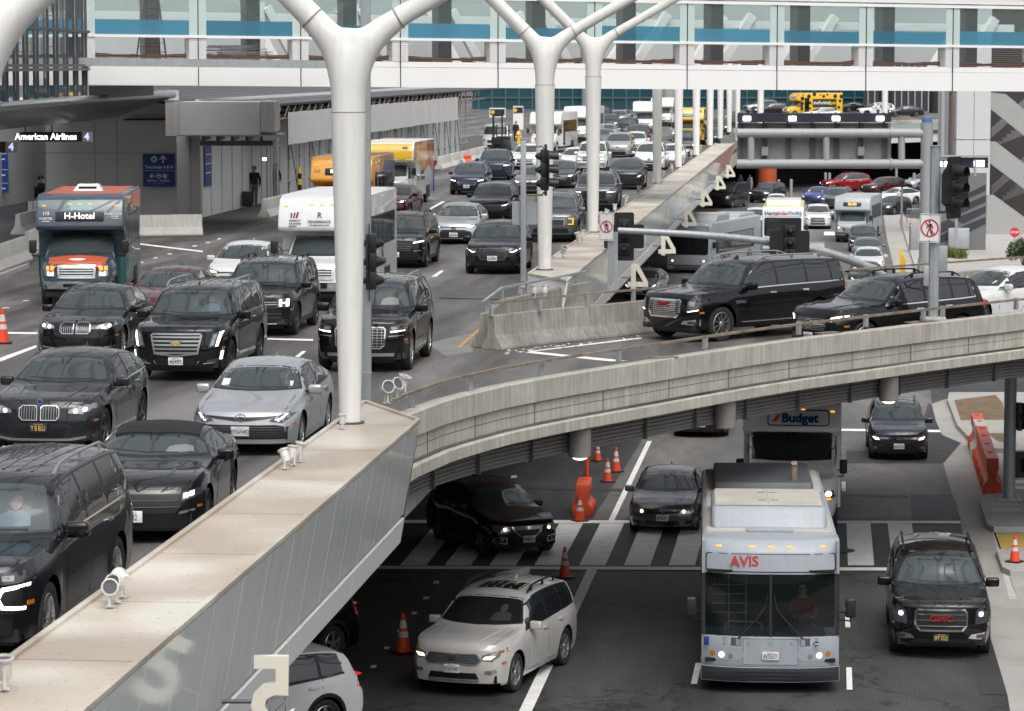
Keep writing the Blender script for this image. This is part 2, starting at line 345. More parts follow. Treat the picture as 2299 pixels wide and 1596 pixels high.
def rounded(x0, y0, x1, y1, r, n=3):
 pts = []
 for cx, cy, a0 in ((x1-r, y1-r, 0), (x0+r, y1-r, 90), (x0+r, y0+r, 180), (x1-r, y0+r, 270)):
  for i in range(n+1):
   a = R(a0+90*i/n); pts.append((cx+r*math.cos(a), cy+r*math.sin(a)))
 return pts
# ---------------------------------------------------------------- vehicles
def pchip(P, x):
 n = len(P)
 if x <= P[0][0]: return P[0][1]
 if x >= P[-1][0]: return P[-1][1]
 h = [P[i+1][0]-P[i][0] for i in range(n-1)]; d = [(P[i+1][1]-P[i][1])/h[i] for i in range(n-1)]
 def slope(i):
  if i == 0: return d[0]
  if i == n-1: return d[-1]
  if d[i-1]*d[i] <= 0: return 0
  w1 = 2*h[i]+h[i-1]; w2 = h[i]+2*h[i-1]; return (w1+w2)/(w1/d[i-1]+w2/d[i])
 for i in range(n-1):
  if x <= P[i+1][0]:
   t = (x-P[i][0])/h[i]; m0, m1 = slope(i)*h[i], slope(i+1)*h[i]
   return (2*t**3-3*t*t+1)*P[i][1]+(t**3-2*t*t+t)*m0+(-2*t**3+3*t*t)*P[i+1][1]+(t**3-t*t)*m1
def lerp(a, b, t): return a+(b-a)*t
def inpoly(p, poly):
 x, y = p; c = False; n = len(poly)
 for i in range(n):
  x1, y1 = poly[i]; x2, y2 = poly[(i+1) % n]
  if (y1 > y) != (y2 > y) and x < (x2-x1)*(y-y1)/(y2-y1)+x1: c = not c
 return c
def spans(poly, v, axis=1):
 xs = []; n = len(poly)
 for i in range(n):
  a, b = poly[i], poly[(i+1) % n]; a1, b1 = a[axis], b[axis]
  if (a1 > v) != (b1 > v): xs.append(a[1-axis]+(b[1-axis]-a[1-axis])*(v-a1)/(b1-a1))
 xs.sort(); return [(xs[i], xs[i+1]) for i in range(0, len(xs)-1, 2)]
def clipx(poly, lo, hi):
 for k, s in ((lo, 1), (hi, -1)):
  out = []; n = len(poly)
  for i in range(n):
   a, b = poly[i], poly[(i+1) % n]; ia = (a[0]-k)*s >= 0; ib = (b[0]-k)*s >= 0
   if ia: out.append(a)
   if ia != ib:
    t = (k-a[0])/(b[0]-a[0]); out.append((k, a[1]+(b[1]-a[1])*t))
  poly = out
  if len(poly) < 3: return []
 return poly
def inset(poly, d):
 n = len(poly); a = sum(poly[i][0]*poly[(i+1) % n][1]-poly[(i+1) % n][0]*poly[i][1] for i in range(n)); s = 1 if a > 0 else -1; out = []
 for i in range(n):
  p0, p1, p2 = Vector(poly[i-1]), Vector(poly[i]), Vector(poly[(i+1) % n])
  e1, e2 = (p1-p0), (p2-p1)
  if e1.length < 1e-6 or e2.length < 1e-6: out.append(tuple(p1)); continue
  e1.normalize(); e2.normalize(); n1 = Vector((-e1.y, e1.x))*s; n2 = Vector((-e2.y, e2.x))*s; b = n1+n2
  if b.length < .1: b = n1
  b = b/max(b.length_squared/2, .5); q = p1+b*d; out.append((q.x, q.y))
 return out
AX = {'F': lambda u, v: (Vector((-3, u, v)), Vector((1, 0, 0))), 'B': lambda u, v: (Vector((20, u, v)), Vector((-1, 0, 0))),
 'L': lambda u, v: (Vector((u, 6, v)), Vector((0, -1, 0))), 'R': lambda u, v: (Vector((u, -6, v)), Vector((0, 1, 0))),
 'T': lambda u, v: (Vector((u, v, 8)), Vector((0, 0, -1)))}
def decal(bvh, polys, ax, off, m, name, parent, res=.12, skirt=.012, smooth=True):
 if polys and not isinstance(polys[0][0], (tuple, list)): polys = [polys]
 mb = MB(); d0 = AX[ax](0, 0)[1]
 for poly in polys:
  if len(poly) < 3: continue
  out = []; n = len(poly)
  for i in range(n):
   a, b = poly[i], poly[(i+1) % n]; L_ = math.hypot(b[0]-a[0], b[1]-a[1]); k = max(1, int(L_/res+.5))
   for j in range(k): out.append(Vector((lerp(a[0], b[0], j/k), lerp(a[1], b[1], j/k))))
  m0 = len(out); x0 = min(p.x for p in out); x1 = max(p.x for p in out); y0 = min(p.y for p in out); y1 = max(p.y for p in out)
  pts = list(out); ins = inset([tuple(p) for p in out], res*.45)
  nx = int((x1-x0)/res); ny = int((y1-y0)/res)
  if nx > 0 and ny > 0:
   for i in range(1, nx+1):
    for j in range(1, ny+1):
     p = (x0+(x1-x0)*i/(nx+1), y0+(y1-y0)*j/(ny+1))
     if inpoly(p, poly) and min((Vector(p)-q).length for q in out) > res*.45: pts.append(Vector(p))
  r = delaunay_2d_cdt(pts, [], [list(range(m0))], 1, 1e-5)
  vs2, fs = r[0], r[2]; P = []; last = None
  for p in vs2:
   o_, dd = AX[ax](p.x, p.y); h = bvh.ray_cast(o_, dd)[0]
   P.append(h)
  good = [q for q in P if q is not None]
  if not good: continue
  k = 0 if ax in 'FB' else (2 if ax == 'T' else 1)
  for i, q in enumerate(P):
   if q is None:
    p = vs2[i]; uv = (1, 2) if ax in 'FB' else ((0, 1) if ax == 'T' else (0, 2))
    g = min(good, key=lambda g_: (g_[uv[0]]-p.x)**2+(g_[uv[1]]-p.y)**2); q = g.copy(); q[uv[0]] = p.x; q[uv[1]] = p.y
   P[i] = q-d0*off
  base = len(mb.v); flip = False
  if fs:
   a, b, c = (P[fs[0][0]], P[fs[0][1]], P[fs[0][2]])
   flip = (b-a).cross(c-a).dot(d0) > 0
  fs = [tuple(reversed(f)) if flip else tuple(f) for f in fs]
  mb.add(P, fs)
  if skirt:
   ec = {}
   for f in fs:
    for i in range(len(f)):
     e = (f[i], f[(i+1) % len(f)]); ec[e] = 1
   bd = [e for e in ec if (e[1], e[0]) not in ec]; S = {}; extra = []; q0 = len(P)
   for e in bd:
    for v in e:
     if v not in S: S[v] = q0+len(extra); extra.append(P[v]+d0*(off+skirt))
   mb.v += [tuple(v) for v in extra]
   for e in bd: mb.f.append((base+e[1], base+e[0], base+S[e[0]], base+S[e[1]])); mb.m.append(0)
 if not mb.v: return None
 me = bpy.data.meshes.new(name); me.from_pydata(mb.v, [], mb.f); me.update(); me.materials.append(m)
 if smooth: me.shade_smooth(); me.set_sharp_from_angle(angle=R(40))
 o = bpy.data.objects.new(name, me); COL.objects.link(o); o.parent = parent
 return o
def hstrips(poly, n, th, v0=None, v1=None, tilt=0):
 ys = [p[1] for p in poly]; a = min(ys) if v0 is None else v0; b = max(ys) if v1 is None else v1; out = []
 for i in range(n):
  v = lerp(a, b, (i+1)/(n+1))
  for x0, x1 in spans(poly, v):
   if x1-x0 > .04: out.append([(x0+.01, v-th/2), (x1-.01, v-th/2), (x1-.01, v+th/2), (x0+.01, v+th/2)])
 return out
def vstrips(poly, n, th):
 xs = [p[0] for p in poly]; a, b = min(xs), max(xs); out = []
 for i in range(n):
  u = lerp(a, b, (i+1)/(n+1))
  for y0, y1 in spans(poly, u, 0):
   if y1-y0 > .03: out.append([(u-th/2, y0+.008), (u+th/2, y0+.008), (u+th/2, y1-.008), (u-th/2, y1-.008)])
 return out
def mir(poly): return [(-p[0], p[1]) for p in reversed(poly)]
BODY = dict(
suburban=dict(L=5.72, W=2.05, H=1.92, gc=.30, top=[(0, 1.08), (.08, 1.15), (.5, 1.19), (1.30, 1.25), (1.42, 1.28), (2.05, 1.80), (2.4, 1.88), (3.4, 1.92), (5.2, 1.88), (5.45, 1.80), (5.6, 1.40), (5.68, 1.20), (5.72, .95)], belt=[(0, 1.04), (1.3, 1.17), (2, 1.22), (5.5, 1.26), (5.72, 1.0)], wh=(1.0, 4.38), wr=.42, tum=.74, pil=[2.95, 4.0, 4.9], doors=[(1.75, 2.95), (2.95, 4.1)]),
fullsuv=dict(L=5.35, W=2.03, H=1.90, gc=.28, top=[(0, 1.08), (.08, 1.15), (.5, 1.19), (1.30, 1.25), (1.42, 1.28), (2.05, 1.78), (2.4, 1.86), (3.2, 1.90), (4.8, 1.86), (5.08, 1.78), (5.25, 1.38), (5.31, 1.20), (5.35, .95)], belt=[(0, 1.04), (1.3, 1.17), (2, 1.21), (5.1, 1.25), (5.35, 1.0)], wh=(.98, 4.05), wr=.42, tum=.74, pil=[2.9, 3.85, 4.7], doors=[(1.75, 2.9), (2.9, 3.9)]),
boxsuv=dict(L=4.9, W=1.95, H=1.78, gc=.25, top=[(0, .98), (.08, 1.07), (.5, 1.11), (1.15, 1.16), (1.28, 1.19), (1.85, 1.66), (2.15, 1.74), (3.0, 1.78), (4.45, 1.75), (4.68, 1.68), (4.82, 1.3), (4.87, 1.1), (4.9, .9)], belt=[(0, .94), (1.2, 1.07), (2, 1.10), (4.6, 1.13), (4.9, .95)], wh=(.88, 3.72), wr=.39, tum=.76, pil=[2.7, 3.55, 4.2], doors=[(1.55, 2.7), (2.7, 3.6)]),
midsuv=dict(L=4.85, W=1.94, H=1.75, gc=.22, top=[(0, .92), (.08, 1.02), (.5, 1.08), (1.15, 1.14), (1.28, 1.17), (1.98, 1.60), (2.3, 1.69), (3.0, 1.73), (4.2, 1.68), (4.45, 1.60), (4.72, 1.22), (4.81, 1.05), (4.85, .85)], belt=[(0, .88), (1.2, 1.05), (2, 1.07), (4.5, 1.14), (4.85, .9)], wh=(.92, 3.74), wr=.375, tum=.73, pil=[2.75, 3.6, 4.15], doors=[(1.6, 2.75), (2.75, 3.65)]),
cross=dict(L=4.45, W=1.84, H=1.62, gc=.20, top=[(0, .80), (.08, .90), (.5, .98), (1.05, 1.06), (1.16, 1.09), (1.85, 1.50), (2.2, 1.59), (2.8, 1.62), (3.8, 1.56), (4.05, 1.48), (4.32, 1.12), (4.41, .98), (4.45, .8)], belt=[(0, .76), (1.1, .96), (2, 1.0), (4.1, 1.08), (4.45, .85)], wh=(.86, 3.50), wr=.35, tum=.72, pil=[2.6, 3.4], doors=[(1.5, 2.6), (2.6, 3.45)]),
coupesuv=dict(L=4.78, W=1.93, H=1.62, gc=.20, top=[(0, .84), (.08, .95), (.5, 1.02), (1.25, 1.10), (1.36, 1.13), (2.05, 1.50), (2.35, 1.58), (2.8, 1.62), (3.6, 1.56), (4.2, 1.36), (4.6, 1.14), (4.74, 1.06), (4.78, .85)], belt=[(0, .80), (1.2, 1.0), (2, 1.04), (4.3, 1.12), (4.78, .9)], wh=(.88, 3.75), wr=.38, tum=.71, pil=[2.75, 3.6], doors=[(1.6, 2.75), (2.75, 3.65)]),
sedan=dict(L=4.85, W=1.84, H=1.45, gc=.16, top=[(0, .66), (.08, .76), (.5, .86), (1.15, .96), (1.28, .99), (2.05, 1.34), (2.35, 1.42), (2.8, 1.45), (3.4, 1.41), (3.7, 1.34), (4.3, 1.08), (4.5, 1.05), (4.8, 1.0), (4.85, .8)], belt=[(0, .62), (1.2, .87), (2, .92), (4.2, .98), (4.85, .85)], wh=(.92, 3.73), wr=.335, tum=.70, pil=[2.75, 3.6], doors=[(1.55, 2.75), (2.75, 3.6)]),
small=dict(L=4.5, W=1.77, H=1.44, gc=.15, top=[(0, .66), (.08, .76), (.5, .85), (.95, .94), (1.05, .97), (1.85, 1.34), (2.15, 1.41), (2.6, 1.44), (3.2, 1.40), (3.5, 1.33), (4.05, 1.06), (4.2, 1.03), (4.45, .98), (4.5, .8)], belt=[(0, .62), (1.0, .86), (2, .91), (3.9, .97), (4.5, .85)], wh=(.86, 3.54), wr=.325, tum=.70, pil=[2.6, 3.4], doors=[(1.4, 2.6), (2.6, 3.4)]),
hatch=dict(L=4.4, W=1.79, H=1.46, gc=.15, top=[(0, .66), (.08, .76), (.5, .86), (.98, .95), (1.08, .98), (1.85, 1.35), (2.15, 1.43), (2.6, 1.46), (3.5, 1.41), (3.8, 1.34), (4.25, 1.05), (4.36, .95), (4.4, .8)], belt=[(0, .62), (1.0, .88), (2, .93), (4.0, 1.02), (4.4, .85)], wh=(.88, 3.52), wr=.325, tum=.70, pil=[2.6, 3.4], doors=[(1.4, 2.6), (2.6, 3.4)]),
gt=dict(L=5.0, W=1.90, H=1.56, gc=.17, top=[(0, .74), (.08, .84), (.5, .93), (1.3, 1.03), (1.42, 1.06), (2.1, 1.43), (2.4, 1.51), (2.9, 1.56), (3.9, 1.47), (4.5, 1.22), (4.8, 1.08), (4.96, 1.0), (5.0, .85)], belt=[(0, .70), (1.2, .93), (2, .98), (4.5, 1.04), (5.0, .9)], wh=(.90, 3.97), wr=.36, tum=.70, pil=[2.9, 3.9], doors=[(1.65, 2.9), (2.9, 3.9)]),
muscle=dict(L=4.79, W=1.92, H=1.38, gc=.14, top=[(0, .68), (.06, .80), (.5, .92), (1.5, .99), (1.64, 1.02), (2.30, 1.30), (2.55, 1.36), (2.9, 1.38), (3.3, 1.34), (3.75, 1.12), (3.95, 1.04), (4.4, 1.05), (4.74, 1.02), (4.79, .8)], belt=[(0, .64), (1.5, .91), (2.2, .94), (3.4, .97), (3.9, 1.0), (4.79, .88)], wh=(.88, 3.60), wr=.35, tum=.68, pil=[3.25], doors=[(1.75, 3.05)]),
van=dict(L=5.15, W=1.98, H=1.77, gc=.18, top=[(0, .80), (.08, .92), (.45, 1.02), (.9, 1.12), (1.02, 1.16), (1.95, 1.64), (2.3, 1.73), (3.0, 1.77), (4.6, 1.73), (4.85, 1.65), (5.05, 1.2), (5.12, 1.0), (5.15, .8)], belt=[(0, .74), (1.0, 1.0), (2, 1.05), (4.9, 1.1), (5.15, .9)], wh=(.92, 3.95), wr=.345, tum=.74, pil=[2.6, 3.75], doors=[(1.4, 2.6), (2.6, 3.75)]),
cargo=dict(L=5.5, W=2.06, H=2.1, gc=.25, top=[(0, .95), (.08, 1.06), (.5, 1.18), (.85, 1.28), (.95, 1.32), (1.6, 1.92), (1.95, 2.06), (2.5, 2.1), (5.2, 2.08), (5.4, 2.0), (5.46, 1.4), (5.48, 1.2), (5.5, .9)], belt=[(0, .9), (.9, 1.15), (2, 1.2), (5.3, 1.22), (5.5, 1.0)], wh=(.95, 4.2), wr=.36, tum=.86, pil=[2.4], doors=[(1.2, 2.4)]),
ecab=dict(L=3.6, W=2.02, H=2.02, gc=.42, top=[(0, 1.10), (.06, 1.20), (.5, 1.28), (.82, 1.34), (.92, 1.38), (1.62, 1.90), (1.9, 1.99), (2.3, 2.02), (3.3, 2.02), (3.45, 2.0), (3.5, 1.8), (3.56, 1.6), (3.6, 1.3)], belt=[(0, 1.06), (.9, 1.24), (1.6, 1.26), (3.6, 1.26)], wh=(.85, 99), wr=.39, tum=.84, pil=[2.3], doors=[(1.1, 2.3)]),
)
def car_mesh(B):
 L, Wd_, H, gc = B['L'], B['W'], B['H'], B['gc']; hw = Wd_/2; zr = H; xf, xr = B['wh']; Rw = B['wr']*1.16; zw = B['wr']
 xc = B['top'][4][0]; xt = B['top'][6][0]
 xs = set(round(i*.13, 3) for i in range(int(L/.13)+1)) | {0, .02, .06, .12, .2, .3, L-.02, L-.06, L-.12, L}
 xs |= set(p[0] for p in B['top'])
 for xw in (xf, xr):
  if xw > L: continue
  xs = {x for x in xs if not (xw-Rw-.03 < x < xw+Rw+.03)}
  xs |= {xw-Rw*math.cos(R(a)) for a in range(0, 181, 12)} | {xw-Rw-.006, xw+Rw+.006}
 xs = sorted(xs)
 wprof = [(0, .80), (.05, .86), (.15, .915), (.35, .955), (.7, .985), (1.2, 1.0), (L-1.2, 1.0), (L-.5, .975), (L-.15, .93), (L-.04, .88), (L, .82)]
 shp = [(0, .935), (.10, .965), (.30, .985), (.55, .998), (.70, 1.0), (.86, .985), (1, .945)]
 tts = [0, .08, .2, .38, .55, .68, .78, .9, 1]
 rows = len(tts)+3+4
 V = []
 for x in xs:
  T = pchip(B['top'], x); zb = min(pchip(B['belt'], x), T-.035); w = hw*pchip(wprof, x)
  zl = gc+(.06 if x < .15 else 0)
  for xw in (xf, xr):
   if abs(x-xw) <= Rw+1e-6: zl = zw+math.sqrt(max(0, Rw*Rw-(x-xw)**2)); zl = min(zl, zb-.05)
  half = []; flare = 0
  for xw in (xf, xr):
   a = abs(x-xw)/(Rw*1.35)
   if a < 1: flare = max(flare, (1-a*a)*.022)
  for t in tts:
   z = lerp(zl, zb, t); tt = max(0, (z-gc)/(zb-gc)); half.append((w*pchip(shp, tt)+flare*(1-t), z))
  yb = half[-1][0]; g = max(0, min(1, (T-zb-.10)/(zr-.10-zb-.06))); g = g if xc-.1 < x else 0
  ye = lerp(yb*.965, hw*B['tum']*min(1, pchip(wprof, x)+.03), g**.9 if g > 0 else 0); drop = lerp(.03, .075, g); ze = max(T-drop, zb+.006)
  for k in (1, 2, 3):
   t = k/4; half.append((lerp(yb, ye, t)+.035*g*math.sin(math.pi*t), lerp(zb, ze, t)))
  for k in (0, .18, .5, 1):
   half.append((ye*(1-k), ze+(T-ze)*(1-(1-k)**2)))
  V.append([(x, y, z) for y, z in half])
 nose = B.get('nose', [(0, .10), (.35, .02), (.5, 0), (.7, .03), (1.0, .10), (1.3, .2)]); zs = zb0 = B['top'][1][1]
 sw = B.get('sweep', .26)
 def warp(p):
  x, y, z = p; Lf = .60; u = min(1, abs(y)/hw); dx = 0
  if x < Lf:
   f = (1-x/Lf); dx += f*(sw*u**2.4+pchip(nose, z/max(zs, .1)*.9))
  if x > L-.5:
   f = (x-(L-.5))/.5; dx -= f*(.16*u**2.6+pchip([(0, .10), (.35, .02), (.5, 0), (1.2, .05), (1.9, .05)], z))
  if xc-.5 < x < xt+.7 and z > pchip(B['belt'], x)-.05:
   f = min(1, (x-xc+.5)/.5)*min(1, (xt+.7-x)/.7); dx += .17*f*(u/.8)**2
  return (x+dx, y, z)
 mb = MB(); ring = 2*rows-1; grid = []
 for st in V:
  r = [warp(p) for p in st]; full = r+[(p[0], -p[1], p[2]) for p in reversed(r[:-1])]
  grid.append(full)
 vs = [p for r in grid for p in r]; n = len(grid)
 fs = [(i*ring+j, (i+1)*ring+j, (i+1)*ring+j+1, i*ring+j+1) for i in range(n-1) for j in range(ring-1)]
 mb.add(vs, fs)
 nt = len(tts)
 for si, x0 in ((0, 0), (n-1, L)):
  st = V[si]; topr = st[nt-1:]                     # belt row ... centre
  ys = [p[1] for p in topr]; ys = ys+[-y for y in reversed(ys[:-1])]; wb_ = st[nt-1][1]
  cap = []
  for j in range(nt):
   cap.append([warp((st[j][0], st[j][1]*(y/wb_), st[j][2])) for y in ys])
  hood = [warp(p) for p in topr]; hood = hood+[(p[0], -p[1], p[2]) for p in reversed(hood[:-1])]; cap.append(hood)
  m = len(ys); cv = [p for r in cap for p in r]
  cf = [(i*m+j, i*m+j+1, (i+1)*m+j+1, (i+1)*m+j) for i in range(nt) for j in range(m-1)]
  if si == 0: cf = [tuple(reversed(f)) for f in cf]
  mb.add(cv, cf)
 return mb
WHEELC = {}
def wheel(Rw, style, parent, x, y, side):
 key = (Rw, style)
 if key not in WHEELC:
  w = .24; t = MB(); ri = Rw*.70
  t.lathe([(ri, -w/2+.02), (Rw*.86, -w/2), (Rw*.97, -w/2+.015), (Rw, -w/2+.045), (Rw, w/2-.045), (Rw*.97, w/2-.015), (Rw*.86, w/2), (ri, w/2-.02)], 'y', 28)
  to = t.build('wheel', M['tyre']); r = MB()
  r.lathe([(ri*1.01, .085), (ri*.93, .10), (ri*.90, .06), (ri*.88, -.10)], 'y', 28)
  r.lathe([(0, .02), (ri*.95, .02)], 'y', 24, mi=1)
  ns = {'m': 10, '5': 5, 'd': 5, 'w': 8, 'st': 8}[style]
  for k in range(ns):
   a = 2*math.pi*k/ns; dx, dz = math.cos(a), math.sin(a); wd = .30/ns*1.5
   r.obox((dx*.03, .085, dz*.03), (dx*ri*.95, .085, dz*ri*.95), .03, ri*wd*1.1, up=Vector((-dz, 0, dx)))
  r.lathe([(0, .105), (.05, .105), (.07, .08)], 'y', 12)
  for k in range(ns if ns == 5 else 0):
   a = 2*math.pi*(k+.18)/ns; dx, dz = math.cos(a), math.sin(a); r.obox((dx*.05, .08, dz*.05), (dx*ri*.95, .08, dz*ri*.95), .03, ri*.12, up=Vector((-dz, 0, dx)))
  ro = r.build('rim', [M['alloydk'] if style == 'd' else (M['wplast'] if style == 'w' else M['alloy']), M['black']], to)
  for o in (to, ro): o.hide_render = True
  WHEELC[key] = (to, ro)
 to, ro = WHEELC[key]
 a = to.copy(); COL.objects.link(a); a.parent = parent; a.location = (x, y, Rw); a.rotation_euler = (0, random.random()*6, 0 if side > 0 else math.pi); a.hide_render = False
 b = ro.copy(); COL.objects.link(b); b.parent = a; b.hide_render = False
 return a
def bx(name, m, parent, c, d, bevel=.0, rot=None, **k):
 mb = MB(); mb.box(c, d); o = mb.build(name, m, parent, bevel=bevel, **k)
 return o
def mirrors(parent, x, y, z, m, big=1.0):
 for s in (1, -1):
  mb = MB(); mb.box((0, 0, 0), (.15*big, .25*big, .17*big)); o = mb.build('mirror', m, parent, bevel=.045*big, seg=3); o.location = (x, s*(y+.14*big), z+.07)
  g = MB(); g.box((.0, -s*.16*big, -.05), (.05, .14, .05)); g.build('mirror_arm', M['black'], o)
  g = MB(); g.box((.077*big, 0, 0), (.006, .20*big, .12*big)); g.build('mirror_glass', M['glass'], o)
def plate(parent, x, z, txt, dark=False, y=0.0, frame=True):
 mb = MB(); mb.box((0, 0, 0), (.014, .31, .16))
 o = mb.build('licence_plate', M['ink'] if dark else M['paper'], parent, bevel=.004); o.location = (x-.02, y, z)
 if txt:
  text(txt, .115, M['cyl'] if dark else mat('plate_ink', (.03, .05, .16), .6), o, (-.009, 0, -.012), (R(90), 0, R(-90)), 'plate_number', depth=.001, sx=.62, bold=.0015)
  text('California', .04, M['cyl'] if dark else M['red'], o, (-.009, 0, .058), (R(90), 0, R(-90)), 'plate_state', depth=.001)
 return o
def build_car(name, kind, pm, D):
 B = dict(BODY[kind]); B.update(D.get('b', {})); L, Wd_, H = B['L'], B['W'], B['H']; hw = Wd_/2
 root = empty(name); inner = root; mb = car_mesh(B); OX = -L/2
 bvh = BVHTree.FromPolygons([Vector(v) for v in mb.v], mb.f)
 body = mb.build('body', pm, root, ang=42, doubles=True); objs = [body]
 xf, xr = B['wh']; Rw = B['wr']; gc = B['gc']
 ub = MB(); ub.box((L/2, 0, (gc+.02+.62)/2), (L-.5, Wd_*.66, .60-gc)); ub.box((L/2, 0, .36), (L-.36, Wd_*.84, .14))
 for xw in (xf, xr):
  if xw < L: ub.box((xw, 0, Rw+.08), (Rw*2.2, Wd_*.70, Rw*1.5))
 ub.build('underbody', M['black'], root)
 for xw in (xf, xr):
  if xw < L:
   for s in (1, -1): wheel(Rw, D.get('wheel', 'm'), root, xw, s*(hw-.13), s)
 T = lambda x: pchip(B['top'], x); Bz = lambda x: pchip(B['belt'], x)
 xc, zc = B['top'][4]; xt, zt = B['top'][5]
 gm = D.get('glass', M['glass']); wm = D.get('wind', M['wind'])
 wb_, wt = hw*.86, hw*B['tum']*.92; z0, z1 = zc+.015, zt+.01
 ws = [(-wb_, z0), (-wb_*.5, z0-.012), (0, z0-.015), (wb_*.5, z0-.012), (wb_, z0), (lerp(wb_, wt, .5), lerp(z0, z1, .5)), (wt+.02, z1-.08), (wt-.03, z1-.035), (wt*.6, z1-.005), (0, z1+.01), (-wt*.6, z1-.005), (-wt+.03, z1-.035), (-wt-.02, z1-.08), (-lerp(wb_, wt, .5), lerp(z0, z1, .5))]
 decal(bvh, ws, 'F', .006, M['black'], 'windscreen_seal', root, .10)
 wo_ = decal(bvh, inset(ws, .022), 'F', .016, wm, 'windscreen', root, .10)
 zz = z0+.012
 wp = [[(hw*.62, zz+.05), (hw*.58, zz+.055), (-hw*.02, zz+.028), (-hw*.02, zz+.014)], [(hw*.02, zz+.04), (-.02, zz+.025), (-hw*.60, zz+.015), (-hw*.60, zz+.028)]]
 [decal(bvh, q_, 'F', .030, M['black'], 'wiper', root, .2) for q_ in wp]
 decal(bvh, [(-.09, z1-.02), (.09, z1-.02), (.05, z1-.10), (-.05, z1-.10)], 'F', .022, M['black'], 'mirror_mount', wo_, .2, 0)
 if D.get('driver'):
  c_ = D['driver']; yb = -hw*.42; q = min(1, (z1-z0)/.56)
  decal(bvh, [(yb-.20, z0+.07*q), (yb+.20, z0+.07*q), (yb+.17, z0+.20*q), (yb+.06, z0+.25*q), (yb-.06, z0+.25*q), (yb-.17, z0+.20*q)], 'F', .028, mat('seen_shirt_'+c_, {'w': (.19, .21, .21), 'b': (.07, .11, .14), 'd': (.05, .058, .058)}[c_], .1, spec=.7), 'driver_shirt', wo_, .1, 0)
  decal(bvh, [(yb+.07*math.cos(a*.5236), z0+(.33+.085*math.sin(a*.5236))*q) for a in range(12)], 'F', .030, mat('seen_face', (.075, .065, .058), .1, spec=.7), 'driver_face', wo_, .1, 0)
 if D.get('stick'): decal(bvh, [(-wb_*.78, z0+.05), (-wb_*.62, z0+.05), (-wb_*.62, z0+.12), (-wb_*.78, z0+.12)], 'F', .026, M['paper'], 'sticker', wo_, .2, 0)
 if D.get('stick2'):
  decal(bvh, [(wb_*.80, z0+.05), (wb_*.62, z0+.05), (wb_*.62, z0+.15), (wb_*.80, z0+.15)], 'F', .026, M['paper'], 'sticker', wo_, .2, 0)
 xa = xc+.42; xe = B['top'][-4][0]-(.05 if kind not in ('sedan', 'small', 'muscle', 'gt', 'coupesuv') else .0)
 zrf = lambda x: T(x)-.105
 if kind in ('sedan', 'small'): xe = B['top'][-4][0]+.0
 bot = [(xa-.12, Bz(xa)+.035)]+[(x, Bz(x)+.035) for x in [lerp(xa, xe, k/5) for k in range(1, 5)]]+[(xe-.08, Bz(xe)+.05)]
 if kind == 'ecab': xe = 2.35; bot = [(xa-.12, Bz(xa)+.035), (xe, Bz(xe)+.035)]
 if kind == 'cargo': xe = 2.45; bot = [(xa-.12, Bz(xa)+.035), (xe, Bz(xe)+.035)]
 tp = []
 k = 12
 for i in range(k+1):
  x = lerp(xe-.12, xa+.02, i/k); z = zrf(x)
  if z > Bz(x)+.07: tp.append((x, z))
 dlo = bot+tp
 pil = [xa-.3]+[p for p in B['pil'] if p < xe]+[xe+.3]
 chrome = D.get('chrome', None)
 for s, ax in ((1, 'L'), (-1, 'R')):
  decal(bvh, inset(dlo, -.036), ax, .004, M['chrome'] if chrome else M['black'], 'window_trim', root, .25)
  decal(bvh, inset(dlo, -.004), ax, .010, M['black'], 'window_pillars', root, .15)
  for i in range(len(pil)-1):
   pane = clipx(inset(dlo, .012), pil[i]+.035, pil[i+1]-.035)
   if len(pane) > 2: decal(bvh, pane, ax, .017, gm, 'side_window', root, .15)
  for a, b in B['doors']:
   zbm = gc+.10
   dp = [(a, Bz(a)), (a+.02, zbm+.25 if abs(a-xf) < .9 else zbm), (a+.12, zbm), (b-.1, zbm), (b, zbm+.1), (b, Bz(b))]
   if abs(b-xr) < 1.0: dp = [(a, Bz(a)), (a+.01, zbm), (max(b-.55, a+.3), zbm), (b-.35, zbm+.28), (b-.05, Rw*2.2), (b, Bz(b))]
   if not D.get('lo'):
    decal(bvh, inset(dp, -.012), ax, .002, M['black'], 'door_gap', root, .2)
    d_ = decal(bvh, dp, ax, .005, pm, 'door', root, .2)
    hz = lerp(gc, Bz(b), .86); decal(bvh, rounded(b-.32, hz-.02, b-.10, hz+.02, .015, 2), ax, .035, M['chrome'] if chrome else pm, 'door_handle', d_ or root, .2)
  if D.get('clad'):
   for xw in (xf, xr):
    ra, rb = Rw*1.155, Rw*1.34; arc = [(xw-rb*math.cos(R(a)), Rw+rb*math.sin(R(a))) for a in range(-8, 189, 14)]+[(xw+ra*math.cos(R(a)), Rw+ra*math.sin(R(a))) for a in range(-8, 189, 14)]
    decal(bvh, arc, ax, .012, M['black'], 'wheel_arch_trim', root, .2)
   decal(bvh, [(xf+Rw*1.2, gc+.0), (xr-Rw*1.2, gc), (xr-Rw*1.2, gc+.13), (xf+Rw*1.2, gc+.13)], ax, .012, M['black'], 'sill_trim', root, .3)
  if D.get('sill'): decal(bvh, [(xf+Rw*1.6, gc+.12), (xr-Rw*1.5, gc+.12), (xr-Rw*1.5, gc+.15), (xf+Rw*1.6, gc+.15)], ax, .015, M['chrome'], 'sill_strip', root, .3)
  decal(bvh, [(L-.32, H*.52), (L-.06, H*.50), (L-.03, H*.62), (L-.22, H*.66)], ax, .01, M['tail'], 'tail_lamp', root, .1)
  decal(bvh, [(.30, H*.36), (.42, H*.36), (.42, H*.385), (.30, H*.385)], ax, .012, M['amberdk'], 'side_marker', root, .1)
 mirrors(root, xc+.50, hw*.93, Bz(xc+.5), D.get('mir', pm), 1.1 if kind in ('suburban', 'fullsuv', 'cargo') else .95)
